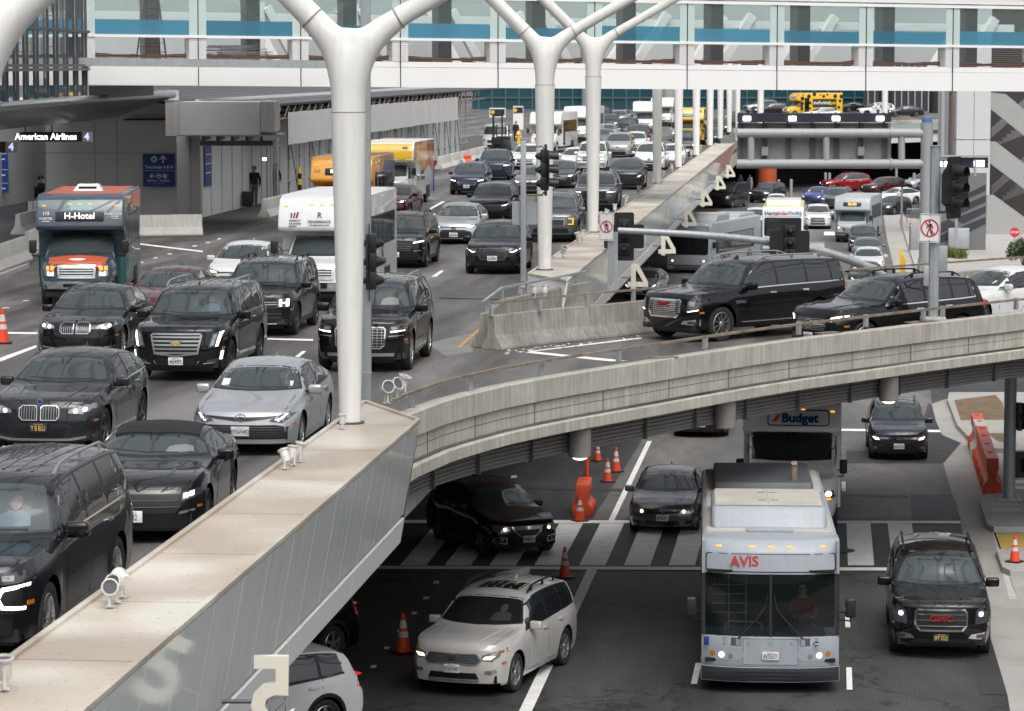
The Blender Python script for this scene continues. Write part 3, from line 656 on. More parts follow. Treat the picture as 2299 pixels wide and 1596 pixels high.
 if D.get('rails'):
  rm = {'c': M['satin'], 'b': M['black']}[D['rails']]; xr1 = B['top'][-5][0]
  for s in (1, -1):
   yy = hw*B['tum']*.93; xs_ = [xt+.35+(xr1-xt-.5)*i/8 for i in range(9)]
   mb2 = MB(); mb2.tube([(x, s*yy, T(x)+(.05 if 0 < i < 8 else -.03)) for i, x in enumerate(xs_)], .020, 8)
   for i in (1, 4, 7): mb2.box((xs_[i], s*yy, T(xs_[i])+.0), (.07, .03, .09))
   mb2.build('roof_rail', rm, root)
 if D.get('ribs'):
  xr1 = B['top'][-5][0]; ps = [[(xt+.5, y-.012), (xr1-.1, y-.012), (xr1-.1, y+.012), (xt+.5, y+.012)] for y in (-.42, -.25, -.08, .08, .25, .42)]
  decal(bvh, ps, 'T', .008, pm, 'roof_ribs', root, .4)
 if D.get('hood'): decal(bvh, [(.05, -hw*.74), (xc-.02, -hw*.80), (xc-.02, hw*.80), (.05, hw*.74)], 'T', .012, D['hood'], 'bonnet_wrap', root, .08)
 if D.get('sunroof'): decal(bvh, rounded(xt+.45, -hw*.46, xt+1.1, hw*.46, .06), 'T', .006, M['glass'], 'sunroof', root, .2)
 if D.get('panoroof'): decal(bvh, rounded(xt+.25, -hw*.52, xt+1.9, hw*.52, .08), 'T', .006, M['glass'], 'glass_roof', root, .25)
 if D.get('fin', 1):
  fx = L*.72 if not D.get('finf') else xt+.45; mb2 = MB(); mb2.add([(fx-.10, 0, T(fx)), (fx+.08, .025, T(fx)-.01), (fx+.08, -.025, T(fx)-.01), (fx+.07, 0, T(fx)+.09)], [(0, 1, 3), (0, 3, 2), (1, 2, 3), (0, 2, 1)])
  mb2.build('antenna_fin', D.get('finm', pm), root)
 if not D.get('lo'):
  hd = [(hw*.74, B['top'][1][1]*.97), (hw*.70, B['top'][1][1]*1.0)]
  seam = [[(.12, s*hw*.78), (.12, s*(hw*.78+.012)), (xc-.06, s*(hw*.80+.012)), (xc-.06, s*hw*.80)] for s in (1, -1)]
  [decal(bvh, q_, 'T', .003, M['black'], 'bonnet_gap', root, .3, 0) for q_ in seam]
  if D.get('hoodlines', 1):
   hl = [[(.2, s*hw*.42), (.2, s*(hw*.42+.03)), (xc-.12, s*(hw*.55+.03)), (xc-.12, s*hw*.55)] for s in (1, -1)]
   [decal(bvh, q_, 'T', .010, pm, 'bonnet_crease', root, .2) for q_ in hl]
 for it in D.get('front', []):
  nm, mt, poly, op = (list(it)+[{}])[:4]
  mt = M[mt] if isinstance(mt, str) and mt in M else (pm if mt == 'body' else mt)
  P = [(p[0]*hw, p[1]) for p in poly]; sides = [P, mir(P)] if op.get('m') else [P]
  for k_, q in enumerate(sides):
   o_ = decal(bvh, q, 'F', op.get('o', .012), mt, nm, root, op.get('r', .09))
   if not o_: continue
   if op.get('fr'):
    fm = M[op.get('frm', 'chrome')]; t_ = op['fr']; qi = inset(q, t_); n = len(q)
    decal(bvh, [[q[i], q[(i+1) % n], qi[(i+1) % n], qi[i]] for i in range(n)], 'F', op.get('o', .012)+.018, fm, 'surround', o_, .12)
   if op.get('h'): decal(bvh, hstrips(q, op['h'], op.get('t', .02)), 'F', op.get('o', .012)+.014, M[op.get('bm', 'chrome')], 'bars', o_, .12)
   if op.get('v'): decal(bvh, vstrips(q, op['v'], op.get('t', .012)), 'F', op.get('o', .012)+.014, M[op.get('bm', 'chrome')], 'slats', o_, .12)
   for em, sub in op.get('sub', []):
    S = [(p[0]*hw, p[1]) for p in sub]; S = S if k_ == 0 else mir(S)
    decal(bvh, S, 'F', op.get('o', .012)+.012, M[em], {'lit': 'light_strip', 'litw': 'lit_bulb', 'amber': 'indicator'}.get(em, 'inner_trim'), o_, .1)
 if D.get('badge'):
  kind_, z_ = D['badge'][:2]; h = bvh.ray_cast(Vector((-3, 0, z_)), Vector((1, 0, 0)))[0]
  xx = (h.x if h else 0)-.035; c12 = lambda r_, n=16, cy=0, cz=0, sy=1: [(cy+r_*sy*math.cos(i*2*math.pi/n), cz+r_*math.sin(i*2*math.pi/n)) for i in range(n)]
  def disc(name, m, r_, r2=0, sy=1, sz=1, dx=0, cy=0):
   mb3 = MB(); n = 20
   vs = [(dx, cy+r_*sy*math.cos(i*2*math.pi/n), r_*sz*math.sin(i*2*math.pi/n)) for i in range(n)]
   if r2: vs += [(dx, cy+r2*sy*math.cos(i*2*math.pi/n), r2*sz*math.sin(i*2*math.pi/n)) for i in range(n)]; fs = [(i, (i+1) % n, (i+1) % n+n, i+n) for i in range(n)]
   else: fs = [tuple(range(n))]
   m0 = len(vs); vs2 = vs+[(v[0]+.018, v[1], v[2]) for v in vs]; fs2 = fs+[tuple(q+m0 for q in reversed(f)) for f in fs]+[(i, i+m0, (i+1) % n+m0, (i+1) % n) for i in range(n)]
   mb3.add(vs2, fs2); o3 = mb3.build(name, m, root, smooth=False); o3.location = (xx, 0, z_); return o3
  if kind_ == 'oval': disc('emblem', M['chrome'], .075, .06, 1.3, .9); disc('emblem', M['chrome'], .055, .043, .55, 1, -.003); disc('emblem', M['chrome'], .05, .038, 1.2, .42, -.004)
  elif kind_ == 'round': disc('emblem', D['badge'][2] if len(D['badge']) > 2 else M['chrome'], .038); disc('emblem', M['chrome'], .048, .034)
  elif kind_ == 'star':
   disc('emblem', M['chrome'], .11, .095); mb3 = MB()
   for a in (90, 210, 330): mb3.obox((0, 0, 0), (0, .1*math.cos(R(a)), .1*math.sin(R(a))), .01, .02, up=Vector((1, 0, 0)))
   o3 = mb3.build('emblem', M['chrome'], root); o3.location = (xx, 0, z_)
  elif kind_ == 'rings':
   for cy in (-.105, -.035, .035, .105): disc('emblem', M['dkgrey'], .045, .035, cy=cy)
  elif kind_ == 'blueoval': disc('emblem', M['chrome'], .085, 0, 1.3, .62); disc('emblem', M['blue'], .075, 0, 1.3, .62, -.004)
  elif kind_ == 'text': text(D['badge'][2], D['badge'][3], M[D['badge'][4]], root, (xx-.01, 0, z_), (R(90), 0, R(-90)), 'emblem', depth=.006, bold=.004, sx=1.25)
  elif kind_ == 'H':
   disc('emblem', M['chrome'], .06, .048, 1.1, .9); mb3 = MB(); mb3.box((0, -.03, 0), (.01, .012, .07)); mb3.box((0, .03, 0), (.01, .012, .07)); mb3.box((0, 0, 0), (.01, .06, .012)); o3 = mb3.build('emblem', M['chrome'], root); o3.location = (xx, 0, z_)
  elif kind_ == 'crest':
   mb3 = MB(); P3 = [(-.13, .05), (.13, .05), (.10, -.03), (0, -.075), (-.10, -.03)]
   mb3.add([(0, y, z) for y, z in P3]+[(.02, y, z) for y, z in P3], [(0, 1, 2, 3, 4), (9, 8, 7, 6, 5)]+[(i, i+5, (i+1) % 5+5, (i+1) % 5) for i in range(5)]); o3 = mb3.build('emblem', M['chrome'], root); o3.location = (xx, 0, z_)
   mb3 = MB(); mb3.box((-.012, .0, .015), (.01, .15, .04)); mb3.box((-.012, 0, -.03), (.01, .07, .03)); o4 = mb3.build('emblem', M['cyl'], root); o4.location = (xx, 0, z_)
  elif kind_ == 'T':
   mb3 = MB(); mb3.box((0, 0, .03), (.01, .08, .012)); mb3.box((0, 0, -.005), (.01, .012, .07)); o3 = mb3.build('emblem', M['satin'], root); o3.location = (xx, 0, z_)
 if D.get('plate') is not None:
  t_, z_ = D['plate'][:2]; h = bvh.ray_cast(Vector((-3, 0, z_)), Vector((1, 0, 0)))[0]
  plate(root, (h.x if h else 0)-.02, z_, t_, len(D['plate']) > 2)
 for t_, x_, z_, sz in D.get('sidetext', []):
  h = bvh.ray_cast(Vector((x_, -6, z_)), Vector((0, 1, 0)))[0]
  if h: text(t_, sz, M['satin'], root, (x_, h.y-.012, z_), (R(90), 0, 0), 'side_badge', depth=.003, bold=.003)
 for ch in root.children: ch.location.x += OX
 root['len'] = L
 return root
def place(root, px, py, z=ZU, dy=0.0, rot=None, L=None, label=None, cat='car', group=None, name=None):
 p = W(px, py, z) if not isinstance(px, Vector) else px
 a = (ROADROT+R(dy)) if rot is None else R(rot); L = L or root['len']
 root.location = p+Vector((math.cos(a), math.sin(a), 0))*(L/2); root.rotation_euler = (0, 0, a)
 root['label'] = label; root['category'] = cat
 if group: root['group'] = group
 elif 'group' in root: del root['group']
 if name: root.name = name
 return root
# ---------------------------------------------------------------- buses and shuttles
def prof_solid(name, prof, hw, m, parent, bevel=.06, seg=3, ang=40):
 mb = MB(); n = len(prof); vs = [(x, -hw, z) for x, z in prof]+[(x, hw, z) for x, z in prof]
 mb.add(vs, [tuple(range(n)), tuple(range(2*n-1, n-1, -1))]+[(i, i+n, (i+1) % n+n, (i+1) % n) for i in range(n)])
 o = mb.build(name, m, parent, bevel=bevel, seg=seg, ang=ang); return o
def bvh_of(o):
 me = o.data; return BVHTree.FromPolygons([v.co.copy() for v in me.vertices], [tuple(p.vertices) for p in me.polygons])
def sideglass(bvh, parent, x0, x1, z0, z1, n, m=None, sides='LR', frame=True):
 for ax in sides:
  if frame: decal(bvh, rounded(x0-.04, z0-.04, x1+.04, z1+.04, .06), ax, .004, M['black'], 'window_band', parent, .6)
  for i in range(n):
   a = lerp(x0, x1, i/n); b = lerp(x0, x1, (i+1)/n); decal(bvh, rounded(a+.03, z0, b-.03, z1, .05), ax, .012, m or M['glass'], 'side_window', parent, .6)
def clearance(parent, bvh, pts, m=None):
 for y, z in pts:
  h = bvh.ray_cast(Vector((-3, y, z)), Vector((1, 0, 0)))[0]
  if h: bx('marker_lamp', m or M['amber'], parent, (h.x-.01, y, z), (.03, .11, .035), .006)
def bigmirror(parent, x, y, z, m=None):
 for s in (1, -1):
  mb = MB(); mb.box((0, 0, 0), (.12, .20, .36)); o = mb.build('mirror', m or M['black'], parent, bevel=.04, seg=3); o.location = (x, s*y, z)
  a = MB(); a.tube([(0, 0, -.18), (.05, 0, -.26), (.25, -s*.2, -.27), (.35, -s*.36, -.24)], .016, 6); a.tube([(.0, 0, -.1), (.25, -s*.2, -.12), (.35, -s*.36, -.1)], .012, 6); a.build('mirror_arm', M['black'], o)
def shuttle(name, cabm, boxm, D):
 L = D.get('L', 7.6); hw = D.get('bw', 1.2); H = D.get('H', 3.02); x0 = D.get('x0', 1.25)
 root = build_car(name, 'ecab', cabm, dict(front=D.get('front', []), badge=D.get('badge'), wheel='w', lo=1, fin=0, wind=D.get('wind', M['wind']), mir=cabm, b=D.get('b', {}), driver=D.get('driver'), stick=D.get('stick'), hood=D.get('hood')))
 for ch in list(root.children):
  ch.location.x += 1.8-L/2
  if ch.name.split('.')[0] in ('mirror',):
   for c2 in list(ch.children): bpy.data.objects.remove(c2)
   bpy.data.objects.remove(ch)
 zf = D.get('zf', 2.05)
 prof = [(1.95, .42), (L, .42), (L, H-.05), (L-.08, H), (x0+.55, H), (x0+.22, H-.12), (x0+.02, H-.45), (x0-.10, zf+.10), (x0-.04, zf), (1.75, zf-.04), (1.95, zf-.25)]
 o = prof_solid('passenger_box', prof, hw, boxm, root, .10, 4); bv = bvh_of(o); o.location.x = -L/2
 sub = []
 for x in (1.95+.0,): pass
 sideglass(bv, o, 2.9, L-.5, 1.55, 2.35, D.get('nw', 5))
 decal(bv, [(2.15, .55), (2.8, .55), (2.8, 2.4), (2.15, 2.4)], 'R', .01, M['glass'], 'entry_door', o, .6)
 clearance(o, bv, [(0, H-.26), (.28, H-.26), (-.28, H-.26), (hw*.82, H-.30), (-hw*.82, H-.30)])
 if D.get('roof'): decal(bv, [(x0+.75, -hw*.86), (L-.2, -hw*.86), (L-.2, hw*.86), (x0+.75, hw*.86)], 'T', .006, D['roof'], 'roof_skin', o, 1.2)
 for s in (1, -1):
  w_ = wheel(.39, 'w', root, L-2.1-L/2, s*(hw-.16), s)
 mb = MB()
 for s in (1, -1): mb.box((L-2.1, s*(hw-.02), .55), (1.05, .10, .60))
 mb.build('wheel_housing', M['black'], root, bevel=.05).location.x = -L/2
 mb = MB(); mb.box((L/2+.8, 0, .45), (L-2.2, 2*hw*.8, .3)); mb.build('chassis', M['black'], root).location.x = -L/2
 bigmirror(root, .95-L/2, hw+.06, 1.62)
 for ax_, poly, m_, nm in D.get('graphics', []):
  decal(bv, poly, ax_, .010, m_, nm, o, .12 if ax_ == 'F' else .5, .006)
 for (t, sz, m_, y, z, kw) in D.get('ftext', []):
  h = bv.ray_cast(Vector((-3, y, z)), Vector((1, 0, 0)))
  if h[0]:
   tilt = math.atan2(h[1].z, -h[1].x); text(t, sz, m_, o, (h[0].x-.02*math.cos(tilt)-kw.get('o', 0), y, z+.02*math.sin(tilt)), (R(90)-tilt, 0, R(-90)), 'lettering', depth=.002, bold=kw.get('bold', .002), sx=kw.get('sx', 1))
 for (t, sz, m_, x, z, kw) in D.get('stext', []):
  text(t, sz, m_, o, (x, -hw-.015, z), (R(90), 0, 0), 'lettering', depth=.003, bold=kw.get('bold', .004), sx=kw.get('sx', 1))
 if D.get('sign'):
  t, sz, zz = D['sign'][:3]; w_ = D['sign'][3] if len(D['sign']) > 3 else .62
  h = bv.ray_cast(Vector((-3, 0, zz)), Vector((1, 0, 0))); X = h[0].x; tilt = math.atan2(h[1].z, -h[1].x)
  mb = MB(); mb.box((0, 0, 0), (.06, 2*w_, .27)); s_ = mb.build('destination_sign', M['black'], o, bevel=.02); s_.location = (X-.01, 0, zz); s_.rotation_euler = (0, tilt, 0)
  if t: text(t, sz, D['sign'][4] if len(D['sign']) > 4 else mat('led_white', (1, 1, 1), emit=(.95, .97, 1), estr=2.2), s_, (-.035, D['sign'][5] if len(D['sign']) > 5 else 0, 0), (R(90), 0, R(-90)), 'sign_text', depth=.002, bold=.001)
 root['len'] = L
 return root
def eseries(sil=True, lit=True):
 F = [('grille', 'grille', [(-.50, .80), (.50, .80), (.52, 1.16), (-.52, 1.16)], dict(fr=.05, h=4, t=.035, o=.02)),
  ('headlight', 'lens', [(.58, .84), (.84, .86), (.84, 1.14), (.58, 1.14)], dict(m=1, o=.02, sub=[('litw' if lit else 'lens', [(.62, .87), (.78, .87), (.78, .98), (.62, .98)]), ('amber', [(.60, 1.02), (.82, 1.02), (.82, 1.12), (.60, 1.12)])])),
  ('bumper', 'chrome', [(-.92, .52), (.92, .52), (.92, .72), (-.92, .72)], dict(o=.06, r=.2)),
  ('air_intake', 'grille', [(-.35, .56), (.35, .56), (.35, .66), (-.35, .66)], dict(o=.07))]
 return F
def citybus(name, m, D):
 L = D.get('L', 10.7); hw = 1.295; H = 2.98
 root = empty(name); root['len'] = L; OX = -L/2; xb = 1.15
 real = D.get('real')
 if real:
  prof = [(xb, .32), (L, .32), (L, H-.08), (L-.12, H), (xb, H)]
  o = prof_solid('body', prof, hw, m, root, .08, 3)
  fr = MB()
  def front(z0, z1, dx0, dx1, mi=0, w=hw, back=xb+.02, bow=.24):
   n = 10; vs = []
   for z, dx in ((z0, dx0), (z1, dx1)):
    for i in range(n+1):
     y = -w+2*w*i/n; u = abs(y)/w; vs.append((dx+bow*u**3, y, z))
    vs.append((back, w, z)); vs.append((back, -w, z))
   k = n+3; fs = [(i, (i+1) % k, (i+1) % k+k, i+k) for i in range(k)]+[tuple(range(k)), tuple(range(2*k-1, k-1, -1))]
   fr.add(vs, fs, mi)
  front(.62, 1.20, 0.0, .02); front(.34, .625, -.05, -.05, 1, w=hw+.01); front(2.36, H-.22, .12, .20, 0); front(H-.22, H-.004, .205, .42, 0)
  fp = fr.build('front_panel', [m, M['bump_dk']], root, bevel=.012, ang=30)
  po = MB()
  for s in (1, -1): po.obox((.26, s*(hw-.035), 1.20), (.37, s*(hw-.035), 2.37), .07, .07, mi=1)
  po.obox((.03, 0, 1.2), (.125, 0, 2.37), .05, .04, mi=1)
  po.build('screen_post', [m, M['black']], root)
  gl = MB(); n = 10
  for sgn in (1, -1):
   vs = []
   for z, dx in ((1.19, .025), (1.6, .06), (2.0, .09), (2.37, .125)):
    for i in range(n//2+1):
     y = sgn*(.025+(hw-.10)*i/(n//2)); u = abs(y)/hw; vs.append((dx+.24*u**3, y, z))
   k = n//2+1; gl.add(vs, [(r*k+i, r*k+i+1, (r+1)*k+i+1, (r+1)*k+i) for r in range(3) for i in range(k-1)])
  gl.build('windscreen', glass_mat('bus_glass', (.66, .76, .75), .30), root)
  sg = MB()
  for s in (1, -1):
   sg.add([(.30, s*(hw-.02), 1.19), (xb, s*(hw-.02), 1.19), (xb, s*(hw-.02), 2.37), (.36, s*(hw-.02), 2.37)], [(0, 1, 2, 3)])
  sg.build('side_pane', glass_mat('bus_glass', (.66, .76, .75), .30), root)
  lo = MB()
  for s in (1, -1): lo.box(((xb+.25)/2, s*(hw-.03), .78), (xb-.25, .05, .86)); lo.box(((xb+.30)/2, s*(hw-.03), 2.66), (xb-.3, .05, .6))
  lo.build('side_panel', m, root)
  it = MB(); it.box((xb-.02, 0, 1.78), (.04, 2*hw-.1, 1.2), mi=0); it.box((.62, 0, .74), (1.0, 2*hw-.14, .06), mi=0)
  it.box((.45, -.55, 1.12), (.55, .95, .30), mi=1); it.box((.62, 0, 2.42), (.9, 2*hw-.2, .05), mi=0)
  it.build('cab_interior', [M['dark'], mat('dash_grey', (.10, .105, .11), .6)], root)
  sw = MB(); n = 20; Rr = .23
  ring = [(.72+.10*math.sin(2*math.pi*i/n), -.62+Rr*math.cos(2*math.pi*i/n), 1.42+.17*math.sin(2*math.pi*i/n)) for i in range(n+1)]
  sw.tube(ring, .016, 6, cap=False); sw.obox((.72, -.62, 1.42), (.55, -.62, 1.25), .05, .05); sw.build('steering_wheel', M['black'], root)
  rl = MB(); rl.tube([(.5, .15, 1.22), (.5, .17, 1.36), (.5, .25, 1.40), (.5, .75, 1.40), (.5, .83, 1.36), (.5, .85, 1.22)], .016, 6)
  for y in (.45, .78): rl.tube([(.85, y, .8), (.85, y, 2.35)], .014, 6)
  for z in (1.5, 1.68, 1.86, 2.04): rl.tube([(.9, .45, z), (.9, 1.1, z)], .010, 6)
  rl.build('handrail', mat('handrail_green', (.35, .42, .40), .35), root)
  bvf = bvh_of(fp); bvb = bvh_of(o)
 else:
  prof = [(0, .32), (L, .32), (L, H-.08), (L-.12, H), (.35, H), (.14, H-.16), (.06, 2.3), (-.02, 1.2), (-.05, .5)]
  o = prof_solid('body', prof, hw, m, root, .10, 4); bvb = bvf = bvh_of(o)
  decal(bvf, rounded(-hw*.90, 1.18, hw*.90, 2.34, .12), 'F', .008, M['winddk'], 'windscreen', o, .4)
  decal(bvf, [(-.015, 1.2), (.015, 1.2), (.015, 2.33), (-.015, 2.33)], 'F', .02, M['black'], 'screen_divider', o, .4)
  decal(bvf, [(-hw*.98, .34), (hw*.98, .34), (hw*.98, .62), (-hw*.98, .62)], 'F', .03, M['dkgrey'], 'bumper', o, .5)
  fp = o
 Z = lambda t: t
 for s in (1, -1):
  for i, (mm, r_) in enumerate((('amberdk', .055), ('litw', .055), ('lens', .05))):
   y = s*(hw*.84-i*.17); ring = [(y+r_*math.cos(a*R(30)), .86-.02*abs(i)+r_*math.sin(a*R(30))) for a in range(12)]
   decal(bvf, ring, 'F', .012, M[mm], 'headlight', fp, .2)
  decal(bvf, rounded(s*hw*.64-.32, .74, s*hw*.64+.32, .98, .11), 'F', .006, m, 'lamp_panel', fp, .2)
 decal(bvf, rounded(-hw*.93, 2.42, hw*.93, H-.25, .05) if real else rounded(-hw*.85, 2.42, hw*.85, H-.22, .05), 'F', .012, D.get('headm', m), 'header_panel', fp, .25)
 decal(bvf, rounded(-hw*.945, 2.40, hw*.945, H-.235, .05) if real else rounded(-hw*.87, 2.40, hw*.87, H-.20, .05), 'F', .006, M['black'], 'header_gap', fp, .25)
 clearance(fp, bvf, [(y, H-.12 if real else H-.10) for y in (0, .35, -.35, .98, -.98)])
 for (t, sz, m_, y, z) in D.get('ftext', []):
  h = bvf.ray_cast(Vector((-3, y, z)), Vector((1, 0, 0)))
  if h[0]:
   tilt = math.atan2(h[1].z, -h[1].x); text(t, sz, m_, fp, (h[0].x-.03, y, z), (R(90)-tilt, 0, R(-90)), 'lettering', depth=.003, bold=.006)
 for (t, sz, m_, x, z) in D.get('stext', []): text(t, sz, m_, o, (x, -hw-.012, z), (R(90), 0, 0), 'lettering', depth=.003, bold=.006)
 wx = xb+.3 if real else 1.0
 sideglass(bvb, o, wx+.2, L-1.6, 1.25, 2.25, 6)
 decal(bvb, [(.35 if not real else xb+.05, .45), (1.15 if not real else xb+.9, .45), (1.15 if not real else xb+.9, 2.35), (.35 if not real else xb+.05, 2.35)], 'L', .012, M['glass'], 'entry_door', o, .6)
 for xw in (2.6, L-2.5):
  for s in (1, -1):
   wheel(.48, 'st', root, xw, s*(hw-.155), s)
   arc = [(xw-.62*math.cos(R(a)), .46+.62*math.sin(R(a))) for a in range(0, 181, 15)]
   decal(bvb, arc, 'L' if s > 0 else 'R', .006, M['black'], 'wheel_arch', o, .4)
 pod = prof_solid('gas_tank_pod', [(xb+.55, H-.01), (xb+.9, H+.42), (xb+3.3, H+.42), (xb+3.55, H-.01)], hw*.86, D.get('podm', m), root, .10, 4)
 rear = prof_solid('roof_unit', [(L-3.8, H-.01), (L-3.7, H+.22), (L-.5, H+.22), (L-.35, H-.01)], hw*.80, M['dkgrey'] if real else m, root, .06, 3)
 rb = MB(); rb.box((xb+.35, 0, H+.03), (.4, .9, .05)); rb.box((xb+2.1, 0, H+.425), (2.0, .012, .01), mi=1)
 pt = MB(); pt.box((xb+2.1, 0, H+.422), (2.35, hw*1.60, .008)); pt.build('pod_top', mat('dirty_cream_roof', (.50, .475, .43), .6, var=.18, vscale=1.2, streak=.05), root)
 for y in (-.12, .12): rb.box((xb+1.6, y, H+.43), (.06, .16, .012), mi=1); rb.box((xb+2.7, y, H+.43), (.06, .16, .012), mi=1)
 rb.build('roof_hatch', [m, M['black']], root, bevel=.01)
 rs = MB(); bvr = bvb
 rs.box(((L+xb)/2, 0, H+.012), (L-xb-.3, hw*1.86, .02)); rs.build('roof_skin', mat('dirty_cream_roof', (.50, .475, .43), .6, var=.18, vscale=1.2, streak=.05), root)
 if real:
  ex = MB(); ex.tube([(L-3.3, -.65, H+.2), (L-3.3, -.65, H+.50), (L-3.35, -.65, H+.58)], .07, 10); ex.build('exhaust_stack', M['rust'], root)
 bigmirror(root, .1, hw+.20, 1.75)
 wp = MB()
 if real:
  for s in (1, -1):
   wp.tube([(-.03, s*.62, 1.16), (-.03, s*.28, 1.52), (.02, s*.10, 1.75)], .016, 5); wp.tube([(-.01, s*.42, 1.28), (.02, s*.10, 1.78), (.05, s*.06, 2.0)], .012, 5)
  wp.build('wiper', M['black'], root)
  hb = bvf; lp = []
  decal(hb, rounded(-.52, .66, .52, 1.16, .03), 'F', .002, M['dkgrey'], 'hatch_gap', fp, .2); decal(hb, rounded(-.51, .67, .51, 1.15, .03), 'F', .005, m, 'service_hatch', fp, .2)
  for s in (1, -1): decal(hb, rounded(s*.72-.17, 1.02, s*.72+.17, 1.17, .015), 'F', .002, M['dkgrey'], 'hatch_gap', fp, .2); decal(hb, rounded(s*.72-.16, 1.03, s*.72+.16, 1.16, .015), 'F', .005, m, 'service_hatch', fp, .2)
  bx('access_symbol', M['blue'], fp, (.10, hw-.09, 1.10), (.02, .10, .16), .004)
  d_ = decal(hb, [(-.92, 1.07), (-.86, 1.02), (-.80, 1.07), (-.86, 1.12)], 'F', .012, M['blue'], 'gas_label', fp, .1)
  text('CNG', .035, M['paper'], fp, (-.015+.03, -.86, 1.07), (R(90), 0, R(-90)), 'label_text', depth=.02)
  rv = MB()
  for y in (-.4, 0, .4): rv.lathe([(0, -.012), (.014, -.008), (.016, 0)], 'x', 8, (-.002, y, 1.10))
  rv.build('rivets', m, fp)
  gr = MB()
  for z in (.40, .47, .54): gr.box((-.055, 0, z), (.012, 2*hw*.9, .012))
  gr.build('bumper_ribs', M['black'], fp)
 if D.get('plate'):
  h = bvf.ray_cast(Vector((-3, .02, .84)), Vector((1, 0, 0)))[0]; plate(fp, h.x-.01, .84, D['plate'])
 for ch in root.children:
  ch.location.x += OX
  if not ch.name.startswith('wheel'): ch.location.z -= .12
 return root
# ---------------------------------------------------------------- ground, roads, deck
def struct(o): o['kind'] = 'structure'; return o
def sheet(name, pts, m, z=0.0, kind='structure', world=False, **k):
 P = [Vector((p[0], p[1], z)) if world else W(p[0], p[1], z) for p in pts]
 mb = MB(); mb.add(P, [tuple(range(len(P)))]); o = mb.build(name, m, smooth=False, **k)
 if o.data.polygons[0].normal.z < 0: o.data.flip_normals()
 if kind: o['kind'] = kind
 return o
sheet('ground', [(-900, -200), (900, -200), (900, 2200), (-900, 2200)], mat('far_ground', (.09, .088, .084), .9, var=.15, vscale=.05), -.02, world=True)
sheet('lower_road', [(-30, 15), (60, 15), (90, 700), (-30, 700)], M['asph'], 0, world=True)
sheet('worn_lane', [(1330, 1166), (2160, 1166), (2137, 1109), (2118, 1040), (2085, 1040), (2095, 930), (2070, 700), (2010, 500), (1985, 430), (1560, 430), (1480, 700), (1440, 990)], M['asph3'], .004)
sheet('repair_patch', [(2045, 1109), (2137, 1109), (2158, 1168), (2047, 1168)], M['asph2'], .008)
sheet('repair_patch', [(1895, 1108), (2040, 1111), (2038, 1118), (1895, 1113)], M['asph2'], .012)
sheet('repair_patch', [(2084, 905), (2092, 907), (2101, 944), (2115, 976), (2158, 994), (2118, 1040), (1900, 1040), (1900, 1012), (2060, 1010), (2070, 950)], M['asph2'], .008)
sheet('repair_patch', [(2183, 1440), (2224, 1435), (2262, 1560), (2200, 1558)], M['asph2'], .008)
sheet('repair_patch', [(1100, 1090), (1420, 1098), (1420, 1104), (1100, 1097)], M['asph2'], .008)
sheet('gutter', [(2090, 907), (2101, 944), (2115, 976), (2158, 994), (2118, 1040), (2137, 1109), (2148, 1130), (2162, 1203), (2190, 1330), (2225, 1435), (2262, 1560), (2275, 1640), (2420, 1640), (2420, 880), (2125, 895)], M['gutter'], .006)
sheet('gutter', [(1983, 478), (1992, 540), (2012, 620), (2050, 640), (2120, 640), (2100, 560), (2040, 500), (2022, 470), (2080, 440), (2040, 430)], M['gutter'], .014)
def kerb(name, pts, h=.15, m=None, wld=False):
 P = [W(x, y, h) for x, y in pts]; mb = MB(); mb.prism([(p.x, p.y) for p in P], -.01, h); o = mb.build(name, m or M['walk'], bevel=.02, seg=2, smooth=False); o['kind'] = 'structure'; return o
kerb('traffic_island', [(2198, 1121), (2203, 1112), (2215, 1108), (2420, 1106), (2420, 1180), (2231, 1183), (2215, 1175)])
kerb('traffic_island', [(2236, 1234), (2240, 1232), (2420, 1228), (2420, 1278), (2268, 1280), (2250, 1272)])
kerb('pavement', [(2127, 897), (2148, 952), (2174, 980), (2206, 1003), (2300, 1010), (2420, 1012), (2420, 880), (2130, 880)])
sheet('dirt_bed', [(2142, 898), (2235, 886), (2252, 905), (2256, 942), (2157, 943)], M['dirt'], .155)
sheet('dirt_bed', [(2215, 972), (2252, 972), (2285, 1001), (2240, 990)], M['dirt'], .155)
sheet('tactile_paving', [(2236, 1200), (2420, 1194), (2420, 1232), (2249, 1233)], M['tactile'], .016)
kerb('pavement', [(2020, 492), (2028, 488), (2052, 490), (2120, 500), (2420, 500), (2420, 640), (2066, 640), (2048, 580)], .16)
sheet('planting_strip', [(2112, 575), (2200, 560), (2420, 590), (2420, 620), (2120, 620)], M['gutter'], .168)
mk = MB(); VPX = 1865.0
def vp(x, y, y2): return VPX+(x-VPX)*(y2-HORY)/(y-HORY)
def pq(px, z=.014):
 mk.add([W(x, y, z) for x, y in px], [(3, 2, 1, 0)])
for k in range(-4, 8):
 xb = 1300+100.6*k
 for a in (0,):
  pq([(xb, 1269), (xb+59, 1269), (vp(xb+59, 1269, 1175), 1175), (vp(xb, 1269, 1175), 1175)])
pq([(846, 1277), (2060, 1281), (2060, 1274), (850, 1270)], .018); pq([(893, 1174), (2157, 1175), (2155, 1169), (897, 1167)], .018)
for y1, y0 in ((1640, 1276), (1168, 990)):
 xa, xb_ = {1640: (1144, 1174), 1168: (1366, 1379)}[y1]; pq([(xa, y1), (xb_, y1), (vp(xb_, y1, y0), y0), (vp(xa, y1, y0), y0)])
